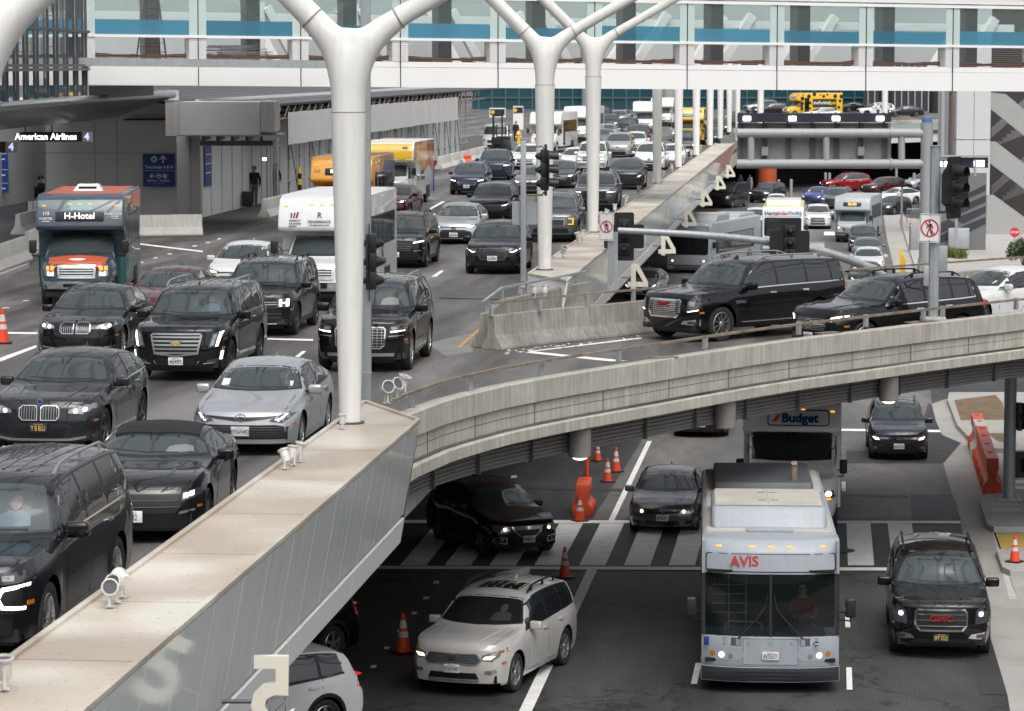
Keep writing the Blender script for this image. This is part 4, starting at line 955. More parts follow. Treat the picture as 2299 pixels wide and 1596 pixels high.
for x, y1, y0, w in ((1901, 1548, 1498, 13), (1898, 1408, 1364, 11), (1890, 1103, 1081, 9), (1551, 1535, 1488, 14), (1885, 700, 692, 5), (1440, 1066, 1060, 0)):
 if w: pq([(x, y1), (x+w, y1), (vp(x+w, y1, y0), y0), (vp(x, y1, y0), y0)])
for x, y in ((978, 1307), (955, 1342), (928, 1376), (896, 1415), (867, 1454), (837, 1496), (1152, 1070), (1195, 1023), (1185, 1033)): pq([(x-6, y+3), (x+7, y+3), (x+9, y-3), (x-3, y-3)])
pq([(1880, 967), (1950, 968), (1950, 963), (1880, 962)]); pq([(2083, 970), (2112, 970), (2110, 965), (2083, 965)])
[pq([(2258, y_+7), (2330, y_+7), (2330, y_), (2258, y_)], .008) for y_ in (1026, 1038, 1051, 1064, 1078, 1091)]
pq([(1850, 528), (1875, 528), (1873, 520), (1850, 520)])
o = mk.build('road_markings', M['line'], smooth=False); o['kind'] = 'structure'
mk = MB(); pq([(2186, 1010), (2190, 1010), (2226, 1180), (2282, 1340), (2268, 1340), (2220, 1180)][:4], .012); pq([(2222, 1175), (2229, 1175), (2284, 1345), (2266, 1345)], .012)
mk.build('gutter_seal', M['conclt'], smooth=False)['kind'] = 'structure'
# ---- upper deck and ramp slab
t0 = ST_(W(815, 903, 6.2))[1]; sE1 = ST_(W(815, 903, 6.2))[0]
t1 = ST_(W(1184, 616, 6.2))[1]; sE2 = ST_(W(1184, 616, 6.2))[0]
OUT = [(924, 929), (1000, 900), (1057, 884.6), (1135, 866), (1218, 850.4), (1300, 836.5), (1392, 822.5), (1485, 808), (1585, 792), (1690, 776), (1794, 761.6), (1947, 743), (2077, 727), (2299, 701.7)]
OUTW = [W(x, y, 6.0) for x, y in OUT]; OUTW = [W(905, 940, 6.0)]+OUTW+[OUTW[-1]+Vector((5, 3.3, 0)), OUTW[-1]+Vector((13, 8.0, 0))]
INW = [W(1115, 786, ZU), W(1220, 772, ZU), W(1330, 761, ZU), W(1433, 750, ZU), Vector((9, 83.7, 0)), Vector((14.7, 89.3, 0)), Vector((24, 97, 0))]
def V2(p): return (p.x, p.y)
edge = t0+.75
dk = [V2(RP(15, -60)), V2(RP(15, edge)), V2(RP(sE1-.5, edge))]+[V2(p) for p in OUTW[1:]]+[V2(p) for p in reversed(INW)]+[V2(RP(sE2+1.5, t1+.75)), V2(RP(272, t1+.75)), V2(RP(285, t1+1.5)), V2(RP(298, t1+6)), V2(RP(318, t1+18)), V2(RP(345, t1+45)), V2(RP(345, 140)), V2(RP(560, 140)), V2(RP(560, -60))]
mb = MB(); mb.prism(dk, 4.95, ZU); struct(mb.build('upper_deck_road', M['deck'], smooth=False))
mb = MB(); mb.prism([V2(RP(15, -60)), V2(RP(15, edge-.3)), V2(RP(272, edge-.3)), V2(RP(272, -60))], 4.0, 4.94); struct(mb.build('deck_girders', M['conc'], smooth=False))
mk = MB()
def pu(px, z=ZU+.006): mk.add([W(x, y, z) for x, y in px], [(3, 2, 1, 0)])
for q in ([(655, 806), (667, 806), (688, 788), (678, 788)], [(1156, 789), (1200, 789), (1410, 810), (1370, 811)], [(1165, 791), (1180, 791), (1440, 760), (1440, 757)], [(968, 621), (980, 621), (997, 607), (989, 607)],
  [(0, 812), (0, 803), (82, 774), (82, 780)], [(14, 749), (84, 750), (84, 746), (14, 745)], [(600, 762), (703, 765), (703, 761), (600, 759)],
  [(305, 548), (455, 566), (455, 563), (305, 545)], [(450, 497), (560, 498), (560, 496), (450, 494)], [(1130, 605), (1142, 605), (1150, 599), (1140, 599)], [(955, 472), (965, 472), (1000, 452), (992, 452)], [(880, 462), (920, 453), (920, 451), (880, 459)],
  [(2, 692), (18, 692), (24, 690), (8, 690)], [(48, 676), (62, 676), (68, 674), (54, 674)], [(310, 590), (320, 590), (324, 588), (314, 588)], [(343, 580), (352, 580), (356, 578), (347, 578)], [(374, 571), (384, 571), (387, 569), (378, 569)], [(430, 553), (440, 553), (444, 551), (434, 551)], [(460, 545), (470, 545), (474, 543), (464, 543)], [(486, 537), (494, 537), (497, 535), (490, 535)],
  [(1240, 470), (1250, 470), (1256, 466), (1248, 466)]): pu(q)
struct(mk.build('deck_markings', M['line'], smooth=False))
mk = MB(); pu([(1026, 779), (1035, 779), (1091, 729), (1084, 729)]); struct(mk.build('yellow_line', M['yline'], smooth=False))
sheet('expansion_joint', [(985, 670), (1150, 674), (1150, 672), (985, 668)], M['dark'], ZU+.005); sheet('expansion_joint', [(560, 716), (1010, 704), (1010, 702), (560, 714)], M['dkgrey'], ZU+.005)
sheet('deck_wash', [(960, 770), (1070, 745), (1060, 790), (1000, 800)], mat('bleached_concrete', (.22, .215, .2), .6, var=.25, vscale=1.5), ZU+.004)
# ---- ramp: parapet, barrier, rails, girder with pipes
rp = empty('ramp_parapet', (0, 0, 0), 0, 'curved stained concrete parapet of the ramp with a rusty top rail', 'parapet')
path = [V2(p) for p in OUTW]
mb = MB(); mb.sweep(path, [(0, 6.0), (0, 5.58), (-.30, 5.58), (-.30, 6.0)]); mb.build('top_band', M['conc'], rp, bevel=.015, seg=1)
mb = MB(); mb.sweep(path, [(-.06, 5.578), (-.06, 5.16), (.10, 5.14), (.10, 4.93), (-.55, 4.93), (-.55, 4.40), (-.9, 4.40), (-.9, 5.578)]); mb.build('fascia', M['conc'], rp, bevel=.01, seg=1)
mb = MB()
acc = 0; step = 2.35
def along(path, off=0.0):
 out = [];
 for i in range(len(path)-1):
  a = Vector(path[i]); b = Vector(path[i+1]); L_ = (b-a).length; n = max(1, int(L_/.1))
  for j in range(n): out.append((a.lerp(b, j/n), (b-a).normalized()))
 return out
AL = along(path)
for i in range(18, len(AL), 24):
 p, t = AL[i]; r = Vector((t.y, -t.x)); q = p-r*(-.0); mb.box((q.x+r.x*-.058, q.y+r.y*-.058, 5.37), (.012, .02, .42), math.atan2(t.y, t.x))
mb.sweep(path, [(-.056, 5.40), (-.056, 5.39), (-.07, 5.39), (-.07, 5.40)]); mb.build('formwork_joints', mat('joint_dark', (.13, .12, .10), .9), rp)
mb = MB()
for k, (o_, z_, r_) in enumerate(((-.40, 4.84, .05), (-.40, 4.75, .035), (-.42, 4.67, .035), (-.42, 4.59, .03), (-.42, 4.52, .03), (-.42, 4.45, .028))):
 pts = []
 for i, p in enumerate(path):
  a = Vector(path[max(i-1, 0)]); b = Vector(path[min(i+1, len(path)-1)]); t = (b-a).normalized(); pts.append((p[0]+t.y*o_, p[1]-t.x*o_, z_))
 mb.tube(pts, r_, 8)
mb.build('conduits', mat('conduit_grey', (.20, .195, .18), .6, metal=.2, var=.1), rp)
mb = MB()
for i in range(10, len(AL), 20):
 p, t = AL[i]; r = Vector((t.y, -t.x)); mb = MB(); mb.box((p.x-r.x*.38, p.y-r.y*.38, 4.65), (.04, .12, .48), math.atan2(t.y, t.x)); mb.build('pipe_clamp', M['dkgrey'], rp)
def rail_run(parent, pts, z, posts, zb, m=None):
 mb = MB()
 for i in range(len(pts)-1):
  mb.obox((pts[i][0], pts[i][1], z), (pts[i+1][0], pts[i+1][1], z), .07, .05)
 mb.build('top_rail', m or M['rust'], parent)
 for p in posts:
  mb = MB(); mb.box((p[0], p[1], (z-.03+zb)/2), (.085, .085, z-.03-zb), R(40)); mb.build('post', M['galv'], parent)
cen = []
for i, p in enumerate(path):
 a = Vector(path[max(i-1, 0)]); b = Vector(path[min(i+1, len(path)-1)]); t = (b-a).normalized(); cen.append((p[0]-t.y*.15, p[1]+t.x*.15))
rail_run(rp, cen, 6.30, [W(x, y, 6.0) for x, y in ((924, 915), (1054, 878), (1214, 845), (1389, 813), (1583, 783), (1793, 750), (1944, 733), (2073, 719), (2116, 713), (2281, 694))], 5.99)
mb = MB()
for x, y in ((1490, 803), (2080, 722), (1860, 748), (2060, 724)): p = W(x, y, 6.0); mb.box((p.x, p.y, 6.012), (.55, .28, .02), R(35))
mb.build('drain_plates', M['rust'], rp)
for px, lit_ in ((1318, 1), (1651, 0), (2017, 1)):
 best = min(AL, key=lambda q: abs((q[0].x/q[0].y*FPX+IW/2)-px)); p, t = best; r = Vector((t.y, -t.x)); c = p+r*(-.18)
 d_ = empty('downlight', (c.x, c.y, 4.93), 0, {1318: 'grey cylinder lamp with a lit dome, left of three under the ramp', 1651: 'grey cylinder lamp without a lit dome under the ramp edge', 2017: 'grey cylinder lamp with a lit dome under the ramp above the small grey hatchback'}[px], 'lamp', 'cylinder lamps under the ramp edge')
 mb = MB(); mb.lathe([(0, .0), (.215, 0), (.215, -.56), (.19, -.58), (0, -.58)], 'z', 24); mb.build('housing', mat('lamp_grey', (.22, .21, .19), .6, var=.1), d_)
 if lit_:
  mb = MB(); mb.lathe([(.15, -.56), (.14, -.60), (.09, -.63), (0, -.645)], 'z', 20); mb.build('dome', mat('lit_dome', (1, 1, 1), emit=(1, .96, .78), estr=2.5), d_)
KSEC = [(-.30, 0), (-.30, .07), (-.13, .33), (-.085, .80), (.085, .80), (.13, .33), (.30, .07), (.30, 0)]
ib = empty('ramp_barrier', (0, 0, 0), 0, 'weathered concrete barrier with pointed nose where the ramp splits off, rail on top', 'barrier')
ip = [V2(p) for p in INW]; ip = [(p[0], p[1]) for p in ip]
tipL = [W(1108, 770, ZU), W(1125, 735, ZU), W(1160, 690, ZU)]
mb = MB(); mb.sweep([(p[0]-.12, p[1]+.1) for p in ip], [(o, z+ZU) for o, z in KSEC]); mb.build('wall', M['barr'], ib, bevel=.012, seg=1)
mb = MB(); mb.sweep([(ip[0][0]-.3, ip[0][1]+.7), (ip[0][0]+.1, ip[0][1]+5), V2(RP(sE2+.3, t1+1.6))], [(o, z+ZU) for o, z in KSEC]); mb.build('wall', M['barr'], ib, bevel=.012, seg=1)
rail_run(ib, [(p[0]-.12, p[1]+.1) for p in ip], 6.28, [(lerp(ip[0][0], ip[3][0], k)-.12, lerp(ip[0][1], ip[3][1], k)+.1) for k in (0, .33, .66, 1)]+[(7, 81.2), (11.5, 86)], 5.98)
rail_run(ib, [(ip[0][0]-.3, ip[0][1]+.7), (ip[0][0]+.1, ip[0][1]+5), V2(RP(sE2+.3, t1+1.6))], 6.28, [(ip[0][0]-.28, ip[0][1]+1.2), (ip[0][0]+.1, ip[0][1]+5)], 5.98, M['galv'])
mb = MB()
for i in range(26):
 x = random.uniform(1120, 1440); y = 787-(x-1120)*.11+random.uniform(1, 10); p = W(x, y, ZU+.02); mb.box(p, (random.uniform(.02, .12), random.uniform(.02, .06), .02), random.random()*3)
tag(mb.build('litter', M['paper'], smooth=False), kind='stuff')
def kwall(name, pts, label, n=1, m=None, h=1.0, z=ZU, group=None):
 for i in range(len(pts)-1):
  a, b = pts[i], pts[i+1]; mb = MB(); d = (Vector(b)-Vector(a)).normalized()*.03
  mb.sweep([(a[0]+d.x, a[1]+d.y), (b[0]-d.x, b[1]-d.y)], [(o, zz*h+z) for o, zz in KSEC]); o = mb.build(name, m or M['conclt'], bevel=.02, seg=2)
  tag(o, label[i] if isinstance(label, list) else label, 'barrier', group)
# ---- cladding box beams along the deck edge
def cladding(sa, sb, tl, label, endcut=True, seg=3.2, digits=None):
 c = empty('parapet_cladding', RP(sa, tl, 0), 0, label, 'parapet'); o0 = c.location.copy()
 def P(s, t, z): return RP(s, t, z)-o0
 top = 6.2; w = 1.30; n = max(1, int(round((sb-sa)/seg)))
 for i in range(n):
  a = lerp(sa, sb, i/n)+.02; b = lerp(sa, sb, (i+1)/n)-.02; cut = 2.3 if False else 0
  mb = MB();
  vs = [P(a, tl+.06, top), P(a-cut, tl+w-.07, top), P(b, tl+w-.07, top), P(b, tl+.06, top)]
  if i == n-1 and endcut == 'far': vs = [P(a, tl+.06, top), P(a, tl+w-.07, top), P(b-2.6, tl+w-.07, top), P(b, tl+.06, top)]
  if i == 0 and endcut == 'near': vs = [P(a, tl+.06, top), P(a-2.4, tl+w-.07, top), P(b, tl+w-.07, top), P(b, tl+.06, top)]
  mb.add(vs+[v-Vector((0, 0, .05)) for v in vs], [(0, 1, 2, 3), (7, 6, 5, 4)]+[(k, k+4, (k+1) % 4+4, (k+1) % 4) for k in range(4)]); mb.build('top_panel', M['tan'], c, smooth=False)
 ea = sa-(2.4 if endcut == 'near' else 0); eb = sb-(2.6 if endcut == 'far' else 0)
 mb = MB()
 def bar(pts, th=.05):
  for i in range(len(pts)-1): mb.obox(pts[i], pts[i+1], .075, th)
 lipm = M['tan']
 bar([P(sa, tl+.03, top+.012), P(sb, tl+.03, top+.012)]); bar([P(ea, tl+w-.03, top+.012), P(eb, tl+w-.03, top+.012)])
 if endcut == 'far': bar([P(sb, tl+.03, top+.013), P(eb, tl+w-.03, top+.013)])
 if endcut == 'near': bar([P(sa, tl+.03, top+.013), P(ea, tl+w-.03, top+.013)])
 mb.build('edge_lip', lipm, c, smooth=False)
 mb = MB(); mb.add([P(sa, tl, top-.05), P(sb, tl, top-.05), P(sb, tl, 4.2), P(sa, tl, 4.2)], [(0, 1, 2, 3)]); mb.add([P(sa, tl, top-.05), P(sb, tl, top-.05), P(eb, tl+w-.02, top-.05), P(ea, tl+w-.02, top-.05)], [(0, 1, 2, 3)])
 mb.add([P(ea, tl+w-.34, 4.24), P(eb, tl+w-.34, 4.24), P(sb, tl-.3, 4.24), P(sa, tl-.3, 4.24)], [(0, 1, 2, 3)]); mb.build('inner_wall', M['dkgrey'], c, smooth=False)
 pw = 1.62; m_ = max(1, int((eb-ea)/pw))
 for i in range(m_):
  a = lerp(ea, eb, i/m_)+.012; b = lerp(ea, eb, (i+1)/m_)-.012; mb = MB()
  mb.add([P(a, tl+w, top-.03), P(b, tl+w, top-.03), P(b, tl+w-.27, 4.72), P(a, tl+w-.27, 4.72), P(a, tl+w-.05, top-.03), P(b, tl+w-.05, top-.03), P(b, tl+w-.32, 4.72), P(a, tl+w-.32, 4.72)], [(0, 1, 2, 3), (7, 6, 5, 4), (0, 3, 7, 4), (1, 5, 6, 2), (0, 4, 5, 1), (3, 2, 6, 7)])
  mb.build('glass_panel', M['panelglass'], c, smooth=False)
 k_ = max(1, int((eb-ea)/4.8))
 for i in range(k_):
  a = lerp(ea, eb, i/k_)+.015; b = lerp(ea, eb, (i+1)/k_)-.015; mb = MB()
  mb.add([P(a, tl+w-.25, 4.66), P(b, tl+w-.25, 4.66), P(b, tl+w-.32, 4.26), P(a, tl+w-.32, 4.26), P(a, tl+w-.5, 4.66), P(b, tl+w-.5, 4.66), P(b, tl+w-.5, 4.26), P(a, tl+w-.5, 4.26)], [(0, 1, 2, 3), (7, 6, 5, 4), (0, 3, 7, 4), (1, 5, 6, 2), (0, 4, 5, 1), (3, 2, 6, 7)])
  mb.build('soffit_panel', M['white'], c, smooth=False)
 for s_, e_ in ((sa, ea), (sb, eb)):
  sg = -.004 if s_ == sa else .004
  mb = MB(); mb.add([P(s_+sg, tl, top), P(e_+sg, tl+w, top), P(e_+sg, tl+w-.32, 4.26), P(s_+sg, tl, 4.26)], [(0, 1, 2, 3)]); mb.build('end_plate', M['white'], c, smooth=False)
 return c
def _pg(nt, b, N, L):
 tc = N('ShaderNodeTexCoord'); mp = N('ShaderNodeMapping'); mp.inputs['Rotation'].default_value = (0, 0, AZ); mp.inputs['Scale'].default_value = (1, 3, .2); L(tc.outputs['Object'], mp.inputs['Vector'])
 n = N('ShaderNodeTexNoise'); n.inputs['Scale'].default_value = 1.0; n.inputs['Detail'].default_value = 5; L(mp.outputs[0], n.inputs['Vector'])
 r = _ramp(N, [(.3, (.73, .79, .76)), (.5, (.77, .82, .79)), (.7, (.82, .85, .81))]); L(n.outputs['Fac'], r.inputs[0]); L(r.outputs[0], b.inputs['Base Color'])
 b.inputs['Roughness'].default_value = .07; b.inputs['Specular IOR Level'].default_value = .4
 rr = N('ShaderNodeMapRange'); rr.inputs['To Min'].default_value = .04; rr.inputs['To Max'].default_value = .16; L(n.outputs['Fac'], rr.inputs['Value']); L(rr.outputs[0], b.inputs['Roughness'])
M['panelglass'] = node_mat('back_painted_glass', _pg)
cl1 = cladding(22, sE1, t0, 'long near parapet box with warm metal top, glass side and pale soffit, lower left', 'far')
cl2 = cladding(sE2, 222, t1, 'far parapet box with warm metal top receding under the bridge beside the upper road', 'near')
def hung_digit(ch, s, t, ztop, size, label, group):
 p = RP(s, t, ztop); e = empty('hanging_number', p, 0, label, 'number sign', group)
 lm_ = mat('cream_letter', (.70, .67, .57), .5)
 if ch == '4':
  mb = MB(); H_ = .84; X = lambda u: (u-.4)*H_
  for q in ([(.13, 0), (.33, 0), (.33, 1), (.13, 1)], [(0, .08), (.82, .08), (.82, .28), (0, .28)], [(.30, 1), (.43, 1), (.82, .28), (.62, .28), (.33, .80)]):
   n = len(q); dy = .05 if len(q) == 4 and q[0][0] else .052; vs = [(X(u), -dy, (v-1)*H_) for u, v in q]+[(X(u), dy, (v-1)*H_) for u, v in q]; mb.add(vs, [tuple(range(n)), tuple(range(2*n-1, n-1, -1))]+[(k, (k+1) % n, (k+1) % n+n, k+n) for k in range(n)])
  mb.build('numeral', lm_, e, smooth=False)
 else: text(ch, size, lm_, e, (0, 0, -size*.36), (R(90), 0, R(180)), 'numeral', depth=.05, bold=.02)
 mb = MB(); mb.tube([(-.55, 0, -size*.42), (-.05, 0, -size*.42)], .025, 6); mb.build('bracket', M['dkgrey'], e)
pos4 = [(1431, 619, 'largest pale number 4 hung under the far parapet, just above the rusty rail'), (1497, 548, 'pale number 4 hung in front of the grey airport bus windscreen'), (1547, 489, 'pale number 4 hung in front of the grey bus roof pod'), (1584, 445, 'pale number 4 hung beside the dark van under the deck'), (1616, 410, 'pale number 4 second farthest along the parapet soffit'), (1638, 384, 'smallest pale number 4, farthest along the parapet near the gantry')]
for x, y, lb, tt, ch in [(x, y, lb, t1+1.62, '4') for x, y, lb in pos4]+[(610, 1562, 'cropped pale number 5 hung under the near parapet in front of the white hatchback', t0+1.70, '5')]:
 s = 30
 while s < 300:
  p = RP(s, tt, 4.4); v = p-Vector((0, 0, CAMH)); dpt = v.y*CT-v.z*ST
  if IW/2+FPX*v.x/dpt >= x: break
  s += .1
 hung_digit(ch, s, tt, WY(x, y, RP(s, tt).y).z+.40, 1.1, lb, 'numbers hung under the parapet')
# ---------------------------------------------------------------- white Y columns
def ycolumn(base, r0, r1, zs, zc, arms, label, voxel=.05, group='white branching columns', top=None):
 e = empty('branching_column', base, 0, label, 'column', group)
 x0, y0, z0 = base
 mb = MB(); mb.tube([(0, 0, 0), (0, 0, (zs-z0)*.5), (0, 0, zs-z0)], [r0, (r0+r1)/2, r1*1.005], 32); mb.build('shaft', M['colwhite'], e)
 if arms:
  mb = MB(); hz = zc-z0; b0 = zs-z0+.012
  for P in arms:
   pts = [Vector((x, 0, b0+z)) for x, z, r in P]; k = []; rr = []
   for i in range(len(pts)-1):
    a = pts[max(i-1, 0)]; b, c = pts[i], pts[i+1]; d = pts[min(i+2, len(pts)-1)]
    for q in range(4): t = q/4; k.append(.5*(2*b+(c-a)*t+(2*a-5*b+4*c-d)*t*t+(3*b-a-3*c+d)*t**3)); rr.append(lerp(P[i][2], P[i+1][2], t))
   mb.tube([Vector((0, 0, b0-.45))]+k+[pts[-1]], [r1*.99]+rr+[P[-1][2]], 28)
  fv = [Vector((x, y, b0+z)) for y in (-.15, .15) for x, z in ((-.20, .55), (.20, .55), (.44, 1.22), (0, 1.30), (-.38, 1.22))]; mb.add(fv, [(0, 1, 2, 3, 4), (9, 8, 7, 6, 5), (0, 5, 6, 1), (1, 6, 7, 2), (2, 7, 8, 3), (3, 8, 9, 4), (4, 9, 5, 0)])
  o = mb.build('branches', M['colwhite'], e)
  rm = o.modifiers.new('r', 'REMESH'); rm.mode = 'VOXEL'; rm.voxel_size = voxel
  sm = o.modifiers.new('s', 'SMOOTH'); sm.iterations = 28; sm.factor = .5
  dg = bpy.context.evaluated_depsgraph_get(); dg.update(); me = bpy.data.meshes.new_from_object(o.evaluated_get(dg)); o.modifiers.clear()
  if not me.materials: me.materials.append(M['colwhite'])
  me.shade_smooth(); o.data = me
  jm = mat('joint_grey', (.30, .29, .26), .7); mb = MB(); mb.tube([(0, 0, b0-.022), (0, 0, b0-.004)], r1*1.012, 32); mb.build('joint', jm, e)
  for P in arms:
   c = Vector((P[3][0], 0, b0+P[3][1])); d = (Vector((P[4][0], 0, b0+P[4][1]))-c).normalized(); mb = MB(); mb.tube([c-d*.01, c+d*.01], P[3][2]*1.02, 28); mb.build('joint', jm, e)
 mb = MB(); mb.lathe([(r0*1.35, -.005), (r0*1.35, .03), (r0*1.02, .032)], 'z', 24); mb.build('base_plate', M['dkgrey'], e)
 return e
ARMS = [[(0, 0, .27), (-.03, .45, .27), (-.20, 1.0, .25), (-.56, 1.44, .215), (-1.1, 1.99, .205), (-4.1, 5.0, .2)], [(0, 0, .27), (.04, .45, .27), (.28, 1.02, .25), (.78, 1.44, .18), (1.5, 1.86, .17), (6.5, 4.76, .17)]]
def clbase(x, y, z=6.2): p = W(x, y, z); return p
cb1 = clbase(786, 950)
ycolumn(cb1, .168, .27, 11.06, 12.35, ARMS, 'nearest full white branching column, standing on the near parapet', .045)
cb2 = clbase(1223, 606)
ycolumn(cb2, .175, .27, 11.24, 12.6, ARMS, 'white branching column beside the traffic light, second in the row', .05)
cb3 = clbase(1331, 521)
ycolumn(cb3, .175, .27, 11.4, 12.7, ARMS, 'white branching column third in the row, behind the second one', .06)
cb0 = RP(ST_(cb1)[0]-21.7, ST_(cb1)[1]-.02, 6.2)
ycolumn(cb0, .168, .27, 11.06, 12.35, ARMS, 'blurred white branch in the top left corner, column closest to the viewer', .05)
lbl = ['first plain white column after the bridge, in front of the white minivan', 'second plain white column behind the bridge, beside the yellow bus', 'third plain white column behind the bridge', 'fourth plain white column behind the bridge', 'fifth plain white column behind the bridge', 'sixth plain white column behind the bridge', 'thin white column at the left end of the gantry sign']
for i, (x, y) in enumerate(((1475, 411), (1523, 376), (1563, 349), (1594, 327), (1617, 311), (1637, 297), (1656, 287))):
 b = clbase(x, y); e = empty('white_column', b, 0, lbl[i], 'column', 'plain white columns beyond the bridge'); mb = MB(); mb.tube([(0, 0, 0), (0, 0, 6.5)], [.19, .27], 20); mb.build('shaft', M['colwhite'], e)
 mb = MB(); mb.lathe([(.26, -.005), (.26, .03), (.19, .032)], 'z', 16); mb.build('base_plate', M['dkgrey'], e)
for i, (x, d) in enumerate(((1708, 330), (1987, 345))):
 p = WY(x, 200, d); mb = MB(); mb.tube([(p.x, p.y, 5.2), (p.x, p.y, 12.5)], .33, 16); tag(mb.build('white_column', M['colwhite']), ['lone far white column left of the yellow spotted bus', 'lone far white column in front of the parked silver wagon'][i], 'column')
# ---------------------------------------------------------------- floodlights on the parapet tops
def floodlight():
 e = empty('floodlight'); mb = MB(); mb.lathe([(0, -.13), (.075, -.13), (.085, -.10), (.085, .08), (.11, .10), (.115, .13), (.10, .135), (.09, .10), (0, .09)], 'z', 18); h = mb.build('lamp_head', M['wplast'], e); h.location = (0, 0, .25)
 mb = MB(); mb.lathe([(0, .105), (.088, .105)], 'z', 16); mb.build('lens', M['dkgrey'], h)
 mb = MB(); mb.box((0, 0, .01), (.12, .12, .02)); mb.box((0, -.10, .14), (.03, .012, .24)); mb.box((0, .10, .14), (.03, .012, .24)); mb.box((0, 0, .03), (.04, .21, .02)); mb.build('bracket', M['wplast'], e)
 return e
fl0 = floodlight(); used = [False]
def flood(x, y, tiltx, tilty, label, sc=1.0, z=6.215):
 if not used[0]: f = fl0; used[0] = True
 else: f = copy_tree(fl0)
 f.location = W(x, y, z); f.scale = (sc, sc, sc); h = [c for c in f.children if c.name.startswith('lamp_head')][0]; h.rotation_euler = (R(tiltx), R(tilty), 0)
 f.rotation_euler = (0, 0, random.random()*.5); tag(f, label, 'floodlight', 'floodlights on the parapet')
FL = [(248, 1362, 75, 20, 'white floodlight facing the viewer on the near parapet, with dark round lens', 1.2), (262, 1352, 60, -50, 'white floodlight tilted sideways, middle of the nearest cluster', 1.2), (275, 1340, -60, -70, 'white floodlight pointing away, right of the nearest cluster', 1.2),
 (10, 1548, 10, 0, 'cropped white floodlight at the left edge of the photo', 1.2), (640, 1052, -20, -20, 'left floodlight of the upright trio on the near parapet', 1.1), (657, 1044, -10, 10, 'middle floodlight of the upright trio on the near parapet', 1.1), (672, 1036, 5, 15, 'right floodlight of the upright trio on the near parapet', 1.1),
 (769, 962, 0, 0, 'short white floodlight at the foot of the nearest white column', .9),
 (1170, 668, 15, 10, 'left floodlight of three before the far parapet end', 1.0), (1200, 668, -15, 0, 'middle floodlight of three before the far parapet end', 1.0), (1224, 668, -25, 10, 'right floodlight of three before the far parapet end', 1.0),
 (1159, 610, 0, 0, 'small floodlight behind the second white column foot', .01), (1220, 598, 0, 0, 'floodlight at the foot of the second white column', 1.0), (1266, 578, 40, 0, 'white floodlight right of the second column on the far parapet', 1.1),
 (1298, 545, 0, -15, 'left floodlight of the pair between second and third columns', 1.1), (1308, 540, 0, 15, 'right floodlight of the pair between second and third columns', 1.1), (1332, 512, 0, 0, 'floodlight at the foot of the third white column', 1.1),
 (1349, 497, 0, -20, 'floodlight just past the third column, left one', 1.1), (1361, 490, 0, 20, 'floodlight just past the third column, right one', 1.1), (1380, 478, 0, 0, 'floodlight on the far parapet left of the silver truck-like wagon', 1.1), (1404, 460, 30, 0, 'tilted floodlight midway along the far parapet', 1.2),
 (1434, 437, 20, 0, 'floodlight left of the first plain column', 1.2), (1464, 415, 0, 0, 'floodlight at the foot of the first plain column', 1.2), (1487, 400, 30, 0, 'floodlight right of the first plain column', 1.2), (1508, 384, 0, 0, 'floodlight at the foot of the second plain column', 1.2), (1533, 367, 20, 0, 'floodlight right of the second plain column', 1.2),
 (1552, 352, 0, 0, 'floodlight at the foot of the third plain column', 1.3), (1572, 340, 20, 0, 'floodlight right of the third plain column', 1.3), (1588, 326, 0, 0, 'floodlight at the foot of the fourth plain column', 1.3)]
FL = [f for f in FL if f[5] > .1]
for f in FL: flood(*f[:5], sc=f[5]*(.66 if f[1] > 900 else .80), z=6.215 if not (1165 < f[0] < 1230 and f[1] > 660) else 5.9)
for i, (x, y) in enumerate(((868, 905), (886, 900), (905, 892))):
 p = W(x, y+38, 6.0); flood(x, y, (70, 60, 15)[i], (10, 20, 15)[i], ['leftmost floodlight of three at the start of the ramp rail', 'middle floodlight of three at the start of the ramp rail', 'rightmost floodlight of three at the start of the ramp rail'][i], 1.0, 6.16)
# ---------------------------------------------------------------- pedestrian bridge
BR = empty('footbridge', (0, 0, 0), 0, 'white enclosed footbridge with glazed sides crossing over both roads', 'bridge')
def BP(x, zoff, dep=0.0):
 b = .37; u = (x-IW/2)/FPX; d = 123.3/(1-b*u); zb = lerp(11.03, 10.66, (x-200)/2099); nx, ny = -b, 1; k = 1/math.hypot(nx, ny)
 return Vector((u*d*1.0+nx*k*dep, d+ny*k*dep, zb+zoff))
def bbar(x0, x1, z0, z1, dep0, dep1, mb, mi=None):
 vs = [BP(x, z, d) for x in (x0, x1) for z in (z0, z1) for d in (dep0, dep1)]
 mb.add(vs, [(0, 1, 3, 2), (4, 6, 7, 5), (0, 4, 5, 1), (2, 3, 7, 6), (0, 2, 6, 4), (1, 5, 7, 3)], mi)
J = [198, 448.4, 677.4, 900.2, 1118.2, 1334, 1541, 1741.6, 1940.6, 2134.3, 2323, 2507]
clear = glass_mat('bridge_glass', (.90, .97, .96), .10, .02, (.50, .60, .58))
